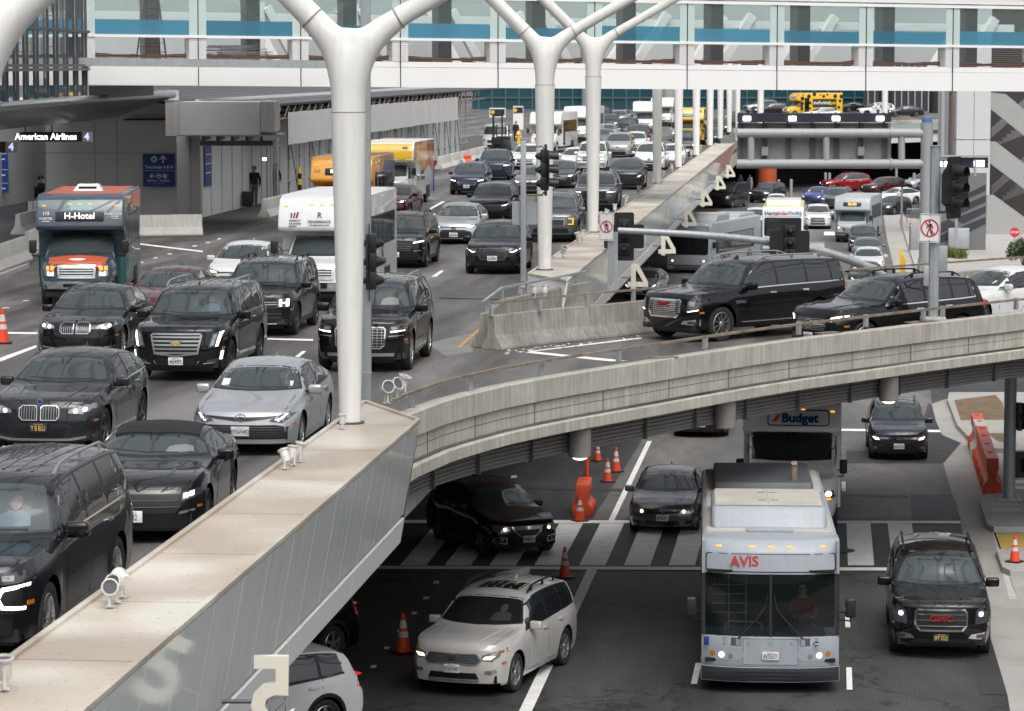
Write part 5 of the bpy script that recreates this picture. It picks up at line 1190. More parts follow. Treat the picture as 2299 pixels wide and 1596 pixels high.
for i in range(len(J)-1):
 a, b = J[i], J[i+1]
 mb = MB(); bbar(a+.7, b-.7, 0, .77, 0, .3, mb); mb.build('fascia_panel', M['white'], BR, smooth=False)
 mb = MB(); bbar(a+1, b-1, 1.90, 3.42, .02, .05, mb); mb.build('glass_pane', clear, BR, smooth=False)
 f1 = (b-a)*.08
 for q0, q1 in ((a+1, a+f1), (b-f1, b-1)): mb = MB(); bbar(q0, q1, 1.905, 3.415, -.005, .015, mb); mb.build('fritted_strip', M['mint'], BR, smooth=False)
 mb = MB(); bbar(a+f1, b-f1, 1.905, lerp(2.36, 2.50, random.random()), .004, .012, mb); mb.build('blue_film', glass_mat('film_blue_%d' % (i % 3), ((.35, .72, .90), (.25, .55, .72), (.45, .80, .95))[i % 3], (.5, .4, .3)[i % 3], .1, (.14, .40, .56)), BR, smooth=False)
 for q0, q1 in ((a+.6, a+f1), (b-f1, b-.6)):
  mb = MB()
  for k in range(9): z = 1.02+k*.088; bbar(q0, q1, z, z+.05, 0, .03, mb)
  mb.build('louvres', M['white'], BR, smooth=False); mb = MB(); bbar(q0, q1, .95, 1.80, .035, .7, mb); mb.build('pier', M['white'], BR, smooth=False)
 mb = MB()
 for k in range(9): z = 1.05+k*.088; bbar(a+f1, b-f1, z, z+.008, .02, .028, mb)
 mb.build('cable_rails', M['satin'], BR, smooth=False)
 mb = MB(); vs = []
 n = 14
 for k in range(n+1):
  x = lerp(a+f1, b-f1, k/n); sag = .10*math.sin(math.pi*k/n)+random.uniform(-.03, .03)
  vs += [BP(x, 1.02+.0+random.uniform(0, .05), .5), BP(x, 1.22-sag*.6, .45+random.uniform(-.05, .05))]
 mb.add(vs, [(2*k, 2*k+2, 2*k+3, 2*k+1) for k in range(n)]); mb.build('debris_netting', M['netting'], BR)
 mb = MB(); bbar(a-.9, a+.9, 0.0, 3.5, -.02, .12, mb); mb.build('mullion', M['dkgrey'] if 0 else M['black'], BR, smooth=False)
mb = MB(); e0, e1 = 198, 2507
bbar(e0, e1, .775, .98, .02, .8, mb); bbar(e0, e1, 1.80, 1.90, -.05, .12, mb); bbar(e0, e1, 3.42, 3.54, -.05, .12, mb); bbar(e0, e1, 4.3, 4.6, -.05, .3, mb); mb.build('rails', M['white'], BR, smooth=False)
mb = MB(); bbar(e0, e1, .70, .96, .8, 5.5, mb); mb.build('floor_slab', M['greypaint'], BR, smooth=False)
mb = MB(); bbar(e0, e1, 0.0, .66, .35, 5.5, mb); mb.build('under_slab', M['dkgrey'], BR, smooth=False)
mb = MB(); bbar(e0, e1, 3.6, 4.2, .3, 6, mb); mb.build('ceiling', M['white'], BR, smooth=False)
for i in range(len(J)-1):
 a, b = J[i], J[i+1]
 mb = MB(); bbar(a+(b-a)*.78, a+(b-a)*.92, .96, 3.6, 4.6, 5.4, mb); mb.build('inner_column', M['greypaint'], BR, smooth=False)
 if i not in (0, 1, 9):
  s = 1 if i < 6 else -1
  for q in range(2):
   mb = MB(); p0 = BP(lerp(a, b, .30+.0*q if s > 0 else .75), 3.2-q*.0, 9+q*3); p1 = BP(lerp(a, b, .62 if s > 0 else .35), .9, 9+q*3); mb.obox(p0, p1, .36, .36); mb.build('far_brace', M['white'], BR, smooth=False)
  mb = MB(); p0 = BP(lerp(a, b, .26), .2, 9); p1 = BP(lerp(a, b, .26), 3.4, 9); mb.obox(p0, p1, .18, .18); mb.build('far_truss', M['white'], BR, smooth=False)
mb = MB(); bbar(e0, e1, 2.62, 2.95, 9, 9.4, mb); bbar(e0, e1, .2, .5, 9, 9.4, mb); mb.build('far_chord', M['white'], BR, smooth=False)
mb = MB(); bbar(e0, e1, 1.2, 7, 14, 14.3, mb); mb.build('far_wall', mat('far_wall_grey', (.42, .45, .45), .7, var=.1, vscale=.2), BR, smooth=False)
mb = MB()
for k in range(14):
 x = 555+random.uniform(-35, 25); p = BP(x, 1.02+k*.04, 1.6); mb.box((p.x, p.y, p.z), (1.6+random.random()*.6, .8, .03), .35+random.uniform(-.12, .12))
tag(mb.build('stacked_boards', M['fabric']), 'pile of pale boards stored inside the bridge bay', 'boards')
def ladder():
 e = empty('step_ladder', BP(375, .97, 2.0), R(20), 'tall orange stepladder standing inside the leftmost bridge bay', 'ladder')
 lm = mat('ladder_orange', (.30, .10, .05), .5)
 mb = MB()
 for s in (-1, 1): mb.obox((s*.42, -.5, 0), (s*.17, 0, 2.9), .06, .03)
 for k in range(8): z = .3+k*.33; f = z/2.9; mb.box((0, lerp(-.5, 0, f), z), (2*lerp(.42, .17, f), .06, .03))
 mb.build('front_frame', lm, e); mb = MB()
 for s in (-1, 1): mb.obox((s*.48, .75, 0), (s*.17, .06, 2.9), .05, .03)
 for k in range(4): z = .5+k*.6; f = z/2.9; mb.box((0, lerp(.75, .06, f), z), (2*lerp(.48, .17, f), .03, .03))
 mb.build('rear_frame', lm, e)
ladder()
mb = MB(); bbar(60, 745, .80-.10, 1.05-.05, -1.8, -1.4, mb); tag(mb.build('steel_beam', M['galv'], smooth=False), 'long grey steel beam running in front of the bridge fascia, upper left', 'beam')
# ---------------------------------------------------------------- left terminal
TB = empty('terminal_building', (0, 0, 0), 0, 'terminal front with dark glass upper corner, swooping metal canopy and painted site wall', 'building')
def GP(x, y): f = (x-14)/184.0; d = lerp(99, 117, f); return WY(x, y, d)
mul = [-40, -12, 14, 38, 60, 83, 106, 128, 150, 172, 192]
for i in range(len(mul)-1):
 a, b = mul[i], mul[i+1]
 def gx(x, z, dd=0): f = (x-14)/184.0; d = lerp(99, 117, f)+dd; return Vector(((x-IW/2)/FPX*d*.998, d, z))
 mb = MB(); mb.add([gx(a+1, 10.5), gx(b-1, 10.5), gx(b-1, 17), gx(a+1, 17)], [(0, 1, 2, 3)]); mb.build('glass_pane', glass_mat('terminal_glass', (.50, .62, .64), .35, .03, (.05, .08, .09)), TB, smooth=False)
 mb = MB(); mb.obox(gx(b, 10.45)+Vector((.05, 0, 0)), gx(b, 17)+Vector((.05, 0, 0)), .10, .10, up=Vector((0, 1, 0))); mb.build('mullion', M['dkgrey'], TB, smooth=False)
mb = MB()
for z in (10.45, 11.62, 11.75, 13.0): mb.obox(gx(-40, z)+Vector((.06, 0, 0)), gx(198, z)+Vector((.06, 0, 0)), .12, .10)
mb.build('transom', M['dkgrey'], TB, smooth=False)
mb = MB(); mb.obox(gx(-60, 11.70)+Vector((-2, 0, 0)), gx(196, 11.70)+Vector((-2, 0, 0)), 3.5, .22); mb.build('upper_floor', M['plywood'], TB, smooth=False)
mb = MB(); mb.obox(gx(-60, 12.5)+Vector((-3.6, 0, 0)), gx(196, 12.5)+Vector((-3.6, 0, 0)), .1, 6); mb.build('interior_wall', M['plywood'], TB, smooth=False)
mb = MB(); mb.obox(gx(197.6, 10.45, -.2), gx(197.6, 17, -.2), .08, .08, up=Vector((0, 1, 0))); mb.build('corner_trim', M['white'], TB, smooth=False)
mb = MB(); a = WY(198, 192, 117.5); b = WY(345, 192, 122); mb.add([WY(198, 192, 117.6), WY(345, 192, 124), WY(345, 214, 124), WY(198, 222, 117.6)], [(0, 1, 2, 3)]); mb.build('metal_panel', M['soffit'], TB, smooth=False)
top = [(-60, 246, 96), (14, 239, 99), (100, 230, 107), (198, 223, 117), (300, 217, 124), (388, 212, 131)]
botm = [(-60, 298, 104), (14, 290, 107), (100, 281, 113), (198, 271, 121), (262, 262, 127), (388, 219, 131.5)]
mb = MB(); vs = []
for (x, y, d), (x2, y2, d2) in zip(top, botm):
 A = WY(x, y, d); B_ = WY(x2, y2, d2)
 for k in range(5): t = k/4; p = A.lerp(B_, t); p.z += -.25*math.sin(math.pi*t)*(A-B_).length*.12; p.y -= .5*math.sin(math.pi*t); vs.append(p)
mb.add(vs, [(i*5+k, (i+1)*5+k, (i+1)*5+k+1, i*5+k+1) for i in range(5) for k in range(4)]); mb.build('canopy_soffit', M['soffit'], TB)
mb = MB(); mb.tube([WY(x, y, d-.1) for x, y, d in top], .16, 10); mb.build('canopy_gutter', M['satin'], TB)
mb = MB(); mb.add([WY(x, y, d)+Vector((0, 0, .05)) for x, y, d in top]+[WY(x, y, d)+Vector((-4, 2, .35)) for x, y, d in reversed(top)], [tuple(range(12))]); mb.build('canopy_roof', M['greypaint'], TB, smooth=False)
wA0 = WY(-60, 300, 136); wA1 = WY(402, 300, 134)
mb = MB(); mb.obox((wA0.x, wA0.y, 7.95), (wA1.x, wA1.y, 7.95), .12, 5.5); mb.build('site_wall', M['sitew'], TB, smooth=False)
seams = MB()
for x in (72, 213, 262): p = WY(x, 300, 133.7 if x > 100 else 134.4); seams.box((p.x, p.y-.0, 7.95), (.03, .02, 5.5))
p0 = WY(72, 400, 134.6); p1 = WY(400, 400, 133.9); seams.obox((p0.x, p0.y-.02, 8.0), (p1.x, p1.y-.02, 8.0), .02, .02); seams.build('wall_seams', M['greypaint'], TB, smooth=False)
mb = MB(); mb.box((WY(34, 400, 133).x, 133.0, 7.9), (1.0, .3, 5.4)); mb.box((WY(10, 400, 133).x, 133.2, 7.9), (1.1, .3, 5.4)); mb.build('dark_door', M['dkgrey'], TB, smooth=False)
ws0 = W(450, 482, 5.35); s_w, t_w = ST_(ws0)
mb = MB(); a = RP(s_w, t_w-.1, 0); b = RP(s_w+95, t_w-.1, 0); mb.obox((a.x, a.y, 7.75), (b.x, b.y, 7.75), .15, 5.1); mb.build('site_wall', M['sitew'], TB, smooth=False)
mb = MB()
for k in range(1, 30): p = RP(s_w+k*2.44, t_w-.015, 7.7); mb.box(p, (.02, .03, 4.9), ROADROT)
mb.build('wall_seams', M['greypaint'], TB, smooth=False)
pc = WY(424, 400, 131.5); mb = MB(); mb.box((pc.x-.18, pc.y, 7.0), (.56, .9, 3.9)); mb.box((pc.x+.26, pc.y+.1, 7.0), (.50, .9, 3.9)); mb.build('pillar', M['plywood'], TB, bevel=.02)
def wbox(x0, x1, ya, yb, d, dep, m, nm):
 A = WY(x0, ya, d); B_ = WY(x1, yb, d); mb = MB(); mb.box(((A.x+B_.x)/2, d+dep/2, (A.z+B_.z)/2), (B_.x-A.x, dep, A.z-B_.z)); return mb.build(nm, m, TB, smooth=False)
wbox(399, 584, 229, 302, 128.2, 3.2, M['plywood'], 'beam_box'); wbox(371, 399.5, 230, 305, 128.0, .5, M['white'] if 0 else M['fabric'], 'end_panel'); wbox(584.5, 615, 228, 296, 127.9, 3.4, M['fabric'], 'end_panel')
wbox(398, 625, 302.5, 306, 127.6, 3.8, M['greypaint'], 'ledge'); wbox(449, 612, 316, 327, 128.5, .3, M['dkgrey'], 'steel_beam')
for k in range(5): wbox(452+k*33, 458+k*33, 306, 316, 128.3, 3, M['dkgrey'], 'joist')
wbox(590, 622, 306, 314, 127.5, .5, M['plywood'], 'beam_end')
sR = s_w-4; tl = ST_(W(640, 462, ZU))[1]
mb = MB(); a = [RP(sR+2, tl+.2, 10.0), RP(sR+110, tl+.2, 10.0), RP(sR+110, t_w-6, 10.75), RP(sR-2, t_w-6, 10.75)]; mb.add(a+[q-Vector((0, 0, .1)) for q in a], [(0, 1, 2, 3), (7, 6, 5, 4), (0, 4, 5, 1), (1, 5, 6, 2), (2, 6, 7, 3), (3, 7, 4, 0)])
def _corr(nt, b, N, L):
 tc = N('ShaderNodeTexCoord'); mp = N('ShaderNodeMapping'); mp.inputs['Rotation'].default_value = (0, 0, AZ); L(tc.outputs['Object'], mp.inputs['Vector'])
 wv = N('ShaderNodeTexWave'); wv.bands_direction = 'Y'; wv.inputs['Scale'].default_value = .5; L(mp.outputs[0], wv.inputs['Vector']); r = _ramp(N, [(.4, (.035, .038, .042)), (.8, (.06, .065, .07)), (.96, (.34, .35, .36))]); L(wv.outputs['Fac'], r.inputs[0])
 w2 = N('ShaderNodeTexWave'); w2.bands_direction = 'X'; w2.inputs['Scale'].default_value = .35; L(mp.outputs[0], w2.inputs['Vector']); r2 = _ramp(N, [(.5, (.5, .5, .5)), (.9, (1, 1, 1))]); L(w2.outputs['Fac'], r2.inputs[0])
 mx = N('ShaderNodeMixRGB'); mx.blend_type = 'MULTIPLY'; mx.inputs[0].default_value = 1; L(r.outputs[0], mx.inputs[1]); L(r2.outputs[0], mx.inputs[2]); L(mx.outputs[0], b.inputs['Base Color']); b.inputs['Roughness'].default_value = .5; b.inputs['Metallic'].default_value = .3
mb.build('walkway_roof', node_mat('corrugated_roof', _corr), TB, smooth=False)
mb = MB(); a = RP(sR-10, t_w-7, 0); b = RP(sR+70, t_w-7, 0); mb.obox((a.x, a.y, 11.0), (b.x, b.y, 11.0), .3, 10); mb.build('rear_facade', mat('siding_grey', (.48, .50, .50), .6, var=.04), TB, smooth=False)
mb = MB()
for k in range(40): p = RP(sR-8+k*1.6, t_w-6.83, 12.5); mb.box(p, (.03, .02, 4), ROADROT)
mb.build('siding_joints', M['dkgrey'], TB, smooth=False)
sc_ = empty('scaffold', (0, 0, 0), 0, 'steel tube scaffold along the walkway with diagonal braces', 'scaffold')
sB = ST_(W(604, 466, ZU))[0]
for k in range(0, 26):
 s = sB+k*3.0-(0 if k else 0); p = RP(s, tl, 0); mb = MB(); mb.tube([(p.x, p.y, ZU), (p.x, p.y, 9.95)], .045, 8)
 for z in (6.2, 7.4, 8.3): mb.tube([(p.x, p.y, z-.05), (p.x, p.y, z+.05)], .075, 8)
 mb.build('standard', M['greypaint'] if k % 2 else M['galv'], sc_)
for s_, dt in ((sB, -.5), (sB+.8, -.3), (sB-.2, 0)): p = RP(s_, tl+dt, 0); mb = MB(); mb.tube([(p.x, p.y, ZU), (p.x, p.y, 8.9)], .04, 8); mb.build('standard', M['greypaint'], sc_)
for z in (6.35, 8.05): a = RP(sB, tl+.06, z); b = RP(sB+76, tl+.06, z); mb = MB(); mb.tube([a, b], .03, 6); mb.build('ledger', M['galv'], sc_)
for k in range(1, 24, 2): a = RP(sB+k*3.0, tl+.1, 8.0); b = RP(sB+k*3.0+2.4, tl+.1, 5.4); mb = MB(); mb.tube([a, b], .024, 6); mb.build('brace', M['dkgrey'], sc_)
mb = MB()
for k in range(46): a = RP(sR+3+k*2, tl+.15, 9.3); b = RP(sR+4.5+k*2, tl+.15, 9.98); mb.tube([a, b], .03, 5); a = RP(sR+3+k*2, tl-.6, 9.9); b = RP(sR+3.4+k*2, tl-2.6, 9.3); mb.tube([a, b], .03, 5)
for z in (9.28, 9.97): mb.tube([RP(sR+3, tl+.15, z), RP(sR+100, tl+.15, z)], .045, 6)
mb.build('truss', M['rust'], sc_)
mb = MB(); mb.obox(RP(sR+3, tl-2.4, 9.45), RP(sR+100, tl-2.4, 9.45), 4.5, .06); mb.build('deck_boards', mat('dark_boards', (.05, .045, .04), .9), sc_)
s0 = ST_(WY(635, 300, 145))[0]; s1_ = ST_(W(1091, 380, ZU))[0]
hb = empty('hoarding', RP(s0, tl+.35, 0), 0, 'run of dusty white hoarding boards hung on the scaffold', 'hoarding')
n = 26
for k in range(n):
 a = RP(s0+k*2.55, tl+.35, 8.83)-hb.location; b = RP(s0+(k+1)*2.55-.02, tl+.35, 8.83)-hb.location; mb = MB(); mb.obox((a.x, a.y, 8.83), (b.x, b.y, 8.83), .03, 1.5+random.uniform(-.03, .03)); mb.build('board', M['fabric'], hb, smooth=False)
def sign_box(name, x0, x1, y0, y1, d, m, label, cat='sign', th=.12):
 A = WY(x0, y0, d); B_ = WY(x1, y1, d); e = empty(name, ((A.x+B_.x)/2, d, (A.z+B_.z)/2), 0, label, cat)
 mb = MB(); mb.box((0, 0, 0), (B_.x-A.x, th, A.z-B_.z)); mb.build('panel', m, e, smooth=False); e['w'] = B_.x-A.x; e['h'] = A.z-B_.z; return e
ledp = mat('led_pale', (1, 1, 1), emit=(.92, .94, 1), estr=1.6); ledv = mat('led_violet', (.6, .6, .9), emit=(.48, .47, .95), estr=.9)
sg = sign_box('terminal_sign', 46, 187, 296, 318, 118, M['black'], 'lit black American Airlines sign with grey 4 panel hanging under the canopy')
text('American Airlines', .35, ledp, sg, (-.22, -.07, 0), (R(90), 0, 0), 'lettering', depth=.004, sx=.92, bold=.006)
mb = MB(); w_ = sg['w']; mb.box((w_/2+.16, 0, .0), (.33*1.15, .13, sg['h'])); mb.build('number_panel', M['greypaint'], sg, smooth=False); text('4', .36, ledv, sg, (w_/2+.14, -.075, 0), (R(90), 0, 0), 'lettering', depth=.004, bold=.012)
mb = MB(); mb.tube([(.0, 0, .15), (.0, 0, 1.0)], .03, 6); mb.tube([(-1.0, 0, .15), (-1.0, 0, 1.0)], .03, 6); mb.build('hanger', M['dkgrey'], sg)
sg = sign_box('terminal_sign', -40, 14, 318, 342, 106, M['black'], 'second hanging sign at the left edge showing only the number 4');
mb = MB(); w_ = sg['w']; mb.box((w_/2+.20, 0, 0), (.42, .13, sg['h'])); mb.build('number_panel', M['greypaint'], sg, smooth=False); text('4', .34, ledv, sg, (w_/2+.18, -.075, 0), (R(90), 0, 0), 'lettering', depth=.004, bold=.012)
sg = sign_box('wayfinding_sign', 320.5, 393, 345.5, 418.5, 133.6, M['blue'], 'blue wall sign reading Terminals 4 & B with arrows and round symbols', th=.05)
w_, h_ = sg['w'], sg['h']; Wt = mat('sign_white', (.72, .74, .76), .5)
text('Terminals 4 & B', .185, Wt, sg, (0, -.03, .13), (R(90), 0, 0), 'lettering', bold=.004); text('Elevator \u2022 Escalator', .125, Wt, sg, (0, -.03, -.44), (R(90), 0, 0), 'lettering', bold=.002); text('Inside Terminal', .08, Wt, sg, (0, -.03, -.57), (R(90), 0, 0), 'lettering')
mb = MB(); mb.box((0, -.03, -.02), (w_, .01, .015))
def circ(c, r, m_=None, y=-.03, n=20): mb.add([(c[0]+r*math.cos(i*2*math.pi/n), y, c[1]+r*math.sin(i*2*math.pi/n)) for i in range(n)], [tuple(range(n))], m_)
def arrow(c, s, ang, y=-.032, m_=None):
 P = [(-.09, -.5), (.09, -.5), (.09, .18), (.42, -.12), (.42, .12), (0, .55), (-.42, .12), (-.42, -.12), (-.09, .18)]; a = R(ang)
 mb.add([(c[0]+s*(p[0]*math.cos(a)-p[1]*math.sin(a)), y, c[1]+s*(p[0]*math.sin(a)+p[1]*math.cos(a))) for p in P], [(0, 1, 2, 8), (2, 3, 4, 5), (8, 2, 5), (8, 5, 6, 7)], m_)
circ((-.20, .47), .14); arrow((.18, .47), .34, 0); arrow((-.28, -.25), .24, 90); circ((0, -.25), .10); circ((.25, -.25), .10)
a_ = MB();
mb.cm = 1
def plane_(c, s, ang):
 P = [(0, .5), (.07, .35), (.07, .12), (.45, -.12), (.45, -.22), (.07, -.08), (.05, -.35), (.18, -.46), (.18, -.5), (0, -.45), (-.18, -.5), (-.18, -.46), (-.05, -.35), (-.07, -.08), (-.45, -.22), (-.45, -.12), (-.07, .12), (-.07, .35)]; a = R(ang)
 mb.add([(c[0]+s*(p[0]*math.cos(a)-p[1]*math.sin(a)), -.036, c[1]+s*(p[0]*math.sin(a)+p[1]*math.cos(a))) for p in P], [tuple(range(18))])
plane_((-.20, .47), .22, -45); mb.box((0, -.036, -.27), (.09, .004, .08)); mb.box((0, -.037, -.20), (.06, .004, .02));
for k in range(4): mb.box((.20+k*.03, -.036, -.29+k*.025), (.035, .004, .03))
mb.cm = 0; mb.build('symbols', [Wt, M['blue']], sg, smooth=False)
p = RP(s_w+1.6, t_w+.02, 7.4); e = empty('wall_sign', p, ROADROT, 'narrow blue sign seen edge-on along the site wall', 'sign'); mb = MB(); mb.box((0, 0, 0), (1.5, .05, 1.75)); mb.build('panel', M['blue'], e); mb = MB()
for z in (.5, .1, -.3): mb.box((0, -.03, z), (1.1, .02, .06))
mb.build('symbols', Wt, e)
p = WY(4, 400, 128); e = empty('wall_sign', p, 0, 'blue sign at the left edge behind the hanging 4 sign', 'sign'); mb = MB(); mb.box((0, 0, .35), (.55, .05, 1.9)); mb.build('panel', M['blue'], e, smooth=False); mb = MB()
for z in (1.0, .35, -.2): mb.box((0, -.03, z), (.5, .01, .02)); mb.box((.0, -.03, z-.22), (.3, .01, .05))
mb.build('symbols', Wt, e, smooth=False)
kwall('concrete_barrier', [V2(W(262, 530, ZU)), V2(W(455, 527, ZU))], 'white concrete barrier standing before the grey site wall', group='white concrete barriers')
kwall('concrete_barrier', [V2(W(-60, 626, ZU)), V2(W(55, 583, ZU))], 'scuffed white concrete barrier at the left edge on a low kerb', group='white concrete barriers')
kwall('concrete_barrier', [V2(W(62, 572, ZU)), V2(W(110, 548, ZU))], 'white concrete barrier half hidden behind the blue shuttle', group='white concrete barriers')
kwall('concrete_barrier', [V2(W(40, 527, ZU)), V2(W(92, 512, ZU))], 'white concrete barrier below the man on the phone', group='white concrete barriers')
a0 = W(592, 489, ZU); sa_, ta_ = ST_(a0)
kwall('concrete_barrier', [V2(RP(sa_+k*6, ta_)) for k in range(4)], ['first barrier of the row beside the walkway, warm light on it', 'second barrier of the row beside the walkway', 'third barrier of the row, behind the orange shuttle'], group='white concrete barriers')
a0 = W(985, 380, ZU); sa_, ta_ = ST_(a0)
kwall('concrete_barrier', [V2(RP(sa_+k*5.5, ta_)) for k in range(6)], ['nearest far barrier beside the white and yellow shuttle', 'second far barrier before the forklift', 'third far barrier before the forklift', 'fourth far barrier before the forklift', 'last far barrier before the forklift'], group='white concrete barriers')
o = sheet('walkway', [(-80, 645), (62, 600), (110, 560), (260, 535), (450, 532), (592, 492), (985, 382), (1100, 340), (1090, 300), (300, 440), (-80, 470)], mat('walk_dark', (.07, .066, .062), .8, var=.15), ZU+.01)
kerb('pavement_kerb', [(-60, 640), (58, 594), (66, 588), (-60, 632)], ZU+.15)
mb = MB()
for x, y in ((1652, 0),): pass
for i, s in enumerate((sB+4.2, sB+10.5, sB+19)):
 p = RP(s, tl+.3, ZU); e = empty('padded_post', p, 0, ['nearest black and yellow striped post at the scaffold foot', 'second black and yellow striped post at the scaffold foot', 'farthest black and yellow striped post at the scaffold foot'][i], 'post', 'striped posts')
 for k in range(6): mb = MB(); mb.tube([(0, 0, k*.27+.1), (0, 0, k*.27+.36)], .10, 12); mb.build('band', M['cyl'] if k % 2 else M['black'], e)
p = W(602, 462, ZU); p.z = 8.0; e = empty('work_lamp', WY(594, 357, 139.0), 0, 'small lit work lamp on the first scaffold pole', 'lamp'); mb = MB(); mb.box((0, 0, 0), (.24, .08, .20)); mb.build('housing', M['black'], e, bevel=.02); mb = MB(); mb.box((0, -.045, 0), (.18, .01, .14)); mb.build('lamp_face', mat('cool_lit', (1, 1, 1), emit=(.8, .9, 1), estr=3), e)
# ---------------------------------------------------------------- far buildings
FB = empty('glass_terminal', (0, 0, 0), 0, 'dark teal glass terminal closing the view under the bridge', 'building')
def fx(x, d): return (x-IW/2)/FPX*d
mb = MB(); d = 460; mb.box(((fx(1060, d)+fx(1960, d))/2, d, 12), (fx(1960, d)-fx(1060, d), 1, 30)); mb.build('curtain_wall', M['teal'], FB, smooth=False)
mb = MB()
for k in range(30): x = fx(1075+k*30, d); mb.box((x, d-.6, 12), (.22, .2, 30))
for z in (4.2, 6.9, 9.6): mb.box(((fx(1060, d)+fx(1960, d))/2, d-.62, z), (fx(1960, d)-fx(1060, d), .2, .22))
mb.build('mullions', mat('teal_frame', (.05, .10, .12), .5), FB, smooth=False)
for x in (1228, 1320, 1500, 1645): p = fx(x, 440); mb = MB(); mb.tube([(p, 440, 3), (p, 440, 20)], .9, 16); mb.build('column', M['greypaint'], FB)
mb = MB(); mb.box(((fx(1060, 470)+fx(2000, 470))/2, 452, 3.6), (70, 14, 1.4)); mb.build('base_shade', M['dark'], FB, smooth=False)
FB2 = empty('ribbed_building', (0, 0, 0), 0, 'dark building with pale vertical ribs at the far right under the bridge', 'building')
d = 440; mb = MB(); mb.box(((fx(1935, d)+fx(2250, d))/2, d, 10), (fx(2250, d)-fx(1935, d), 1, 28)); mb.build('wall', mat('dark_facade', (.03, .032, .036), .5), FB2, smooth=False)
for k in range(12): x = fx(1945+k*15, d); mb = MB(); mb.box((x, d-.6, 10), (.16, .15, 28)); mb.build('rib', M['galv'], FB2, smooth=False)
for x in (1985, 2098): mb = MB(); q = fx(x, 425); mb.tube([(q, 425, 9.2), (q, 425, 16)], 1.0, 16); mb.build('column', M['greypaint'], FB2); mb = MB(); mb.tube([(q, 425, 4), (q, 425, 9.2)], .92, 16); mb.build('column_base', M['black'], FB2)
p0 = RP(285, t1+1.5, 0); path = [V2(RP(272, t1+.9)), V2(RP(285, t1+1.6)), V2(RP(298, t1+6.1)), V2(RP(318, t1+18.1)), V2(RP(345, t1+45.1)), V2(RP(350, t1+70))]
cp = empty('crossing_parapet', (0, 0, 0), 0, 'pale parapet of the far road crossing above the tunnel mouth', 'parapet')
mb = MB(); mb.sweep(path, [(.0, 6.2), (.0, 5.9), (-1.2, 5.9), (-1.2, 6.2)]); mb.build('top_band', M['tan'], cp)
mb = MB(); mb.sweep(path, [(-.0, 5.88), (-.25, 4.7), (-1.0, 4.7), (-1.0, 5.88)]); mb.build('glass_band', M['mint'], cp)
mb = MB(); mb.sweep(path, [(-.2, 4.68), (-.3, 4.0), (-1.0, 4.0), (-1.0, 4.68)]); mb.build('soffit_band', M['white'], cp)
mb = MB(); mb.prism([V2(RP(300, t1+1)), V2(RP(330, t1+12)), V2(RP(360, 80)), V2(RP(420, 80)), V2(RP(420, t1))], 0.05, 4.0); tag(mb.build('tunnel_interior', M['dark'], smooth=False), kind='structure')  # solid black block stands for the shade inside the tunnel mouth
e = empty('orange_pillar', W(1722, 440, 0), 0, 'fat orange pillar at the tunnel mouth', 'pillar'); mb = MB(); mb.tube([(0, 0, 0), (0, 0, 4.1)], .85, 24); mb.build('shaft', mat('pillar_orange', (.42, .075, .025), .5, var=.08), e)
for i, (x, y) in enumerate(((1662, 432), (1686, 436), (1748, 442), (1853, 424), (1862, 424), (2012, 412), (2052, 425), (1776, 441))):
 mb = MB(); mb.tube([(0, 0, 0), (0, 0, 1.5), (0, 0, 1.55)], [.13, .13, .06], 10); o = mb.build('bollard', M['galv']); o.location = W(x, y, 0)
 tag(o, ['grey bollard left of the dark wagons', 'grey bollard behind the charcoal hatchback', 'grey bollard right of the orange pillar', 'left of two bollards behind the red wagon', 'right of two bollards behind the red wagon', 'grey bollard right of the red wagon', 'grey bollard by the gantry post', 'grey bollard between orange pillar and blue saloon'][i], 'bollard', 'grey bollards at the tunnel mouth')
# ---------------------------------------------------------------- right tower and stairs
TW = empty('stair_tower', (0, 0, 0), 0, 'pale panelled tower with open dark stairs on its right', 'building')
d = 215
def tbox(x0, x1, za, zb, dd, dep, m, nm, bevel=0):
 mb = MB(); mb.box(((fx(x0, dd)+fx(x1, dd))/2, dd+dep/2, (za+zb)/2), (fx(x1, dd)-fx(x0, dd), dep, zb-za)); return mb.build(nm, m, TW, smooth=False)
tm = mat('tower_panel', (.52, .54, .545), .55, var=.03, vscale=.3)
tbox(2145, 2183.5, 0, 6.6, d, 6, tm, 'wall_panel'); tbox(2145, 2183.5, 6.65, 16, d, 6, tm, 'wall_panel'); tbox(2184.5, 2221, 0, 6.6, d, 6, tm, 'wall_panel'); tbox(2184.5, 2221, 6.65, 16, d, 6, tm, 'wall_panel')
tbox(2125, 2146, 0, 16, d+2, 5, tm, 'recessed_wall'); tbox(2110.5, 2118, 0, 16, d-1, .5, M['greypaint'], 'dark_post'); tbox(2135, 2140, 0, 16, d+1.2, .3, M['greypaint'], 'recess_trim')
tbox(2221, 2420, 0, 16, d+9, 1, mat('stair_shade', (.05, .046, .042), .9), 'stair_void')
mb = MB(); q = fx(2130, d); mb.tube([(q, d-.2, 2), (q, d-.2, 12)], .12, 8); mb.build('downpipe', mat('rust_pipe', (.12, .06, .045), .7, var=.3), TW)
def stair(x0, y0, x1, y1, th, dd, m, nm):
 A = WY(x0, y0, dd); B_ = WY(x1, y1, dd); mb = MB(); vs = [A, B_, B_-Vector((0, 0, th)), A-Vector((0, 0, th))]; mb.add(vs+[v+Vector((0, .35, 0)) for v in vs], [(0, 1, 2, 3), (7, 6, 5, 4), (0, 4, 5, 1), (1, 5, 6, 2), (2, 6, 7, 3), (3, 7, 4, 0)]); return mb.build(nm, m, TW, smooth=False)
sm_ = mat('stair_grey', (.33, .335, .325), .7, var=.05)
A = WY; mb = MB()
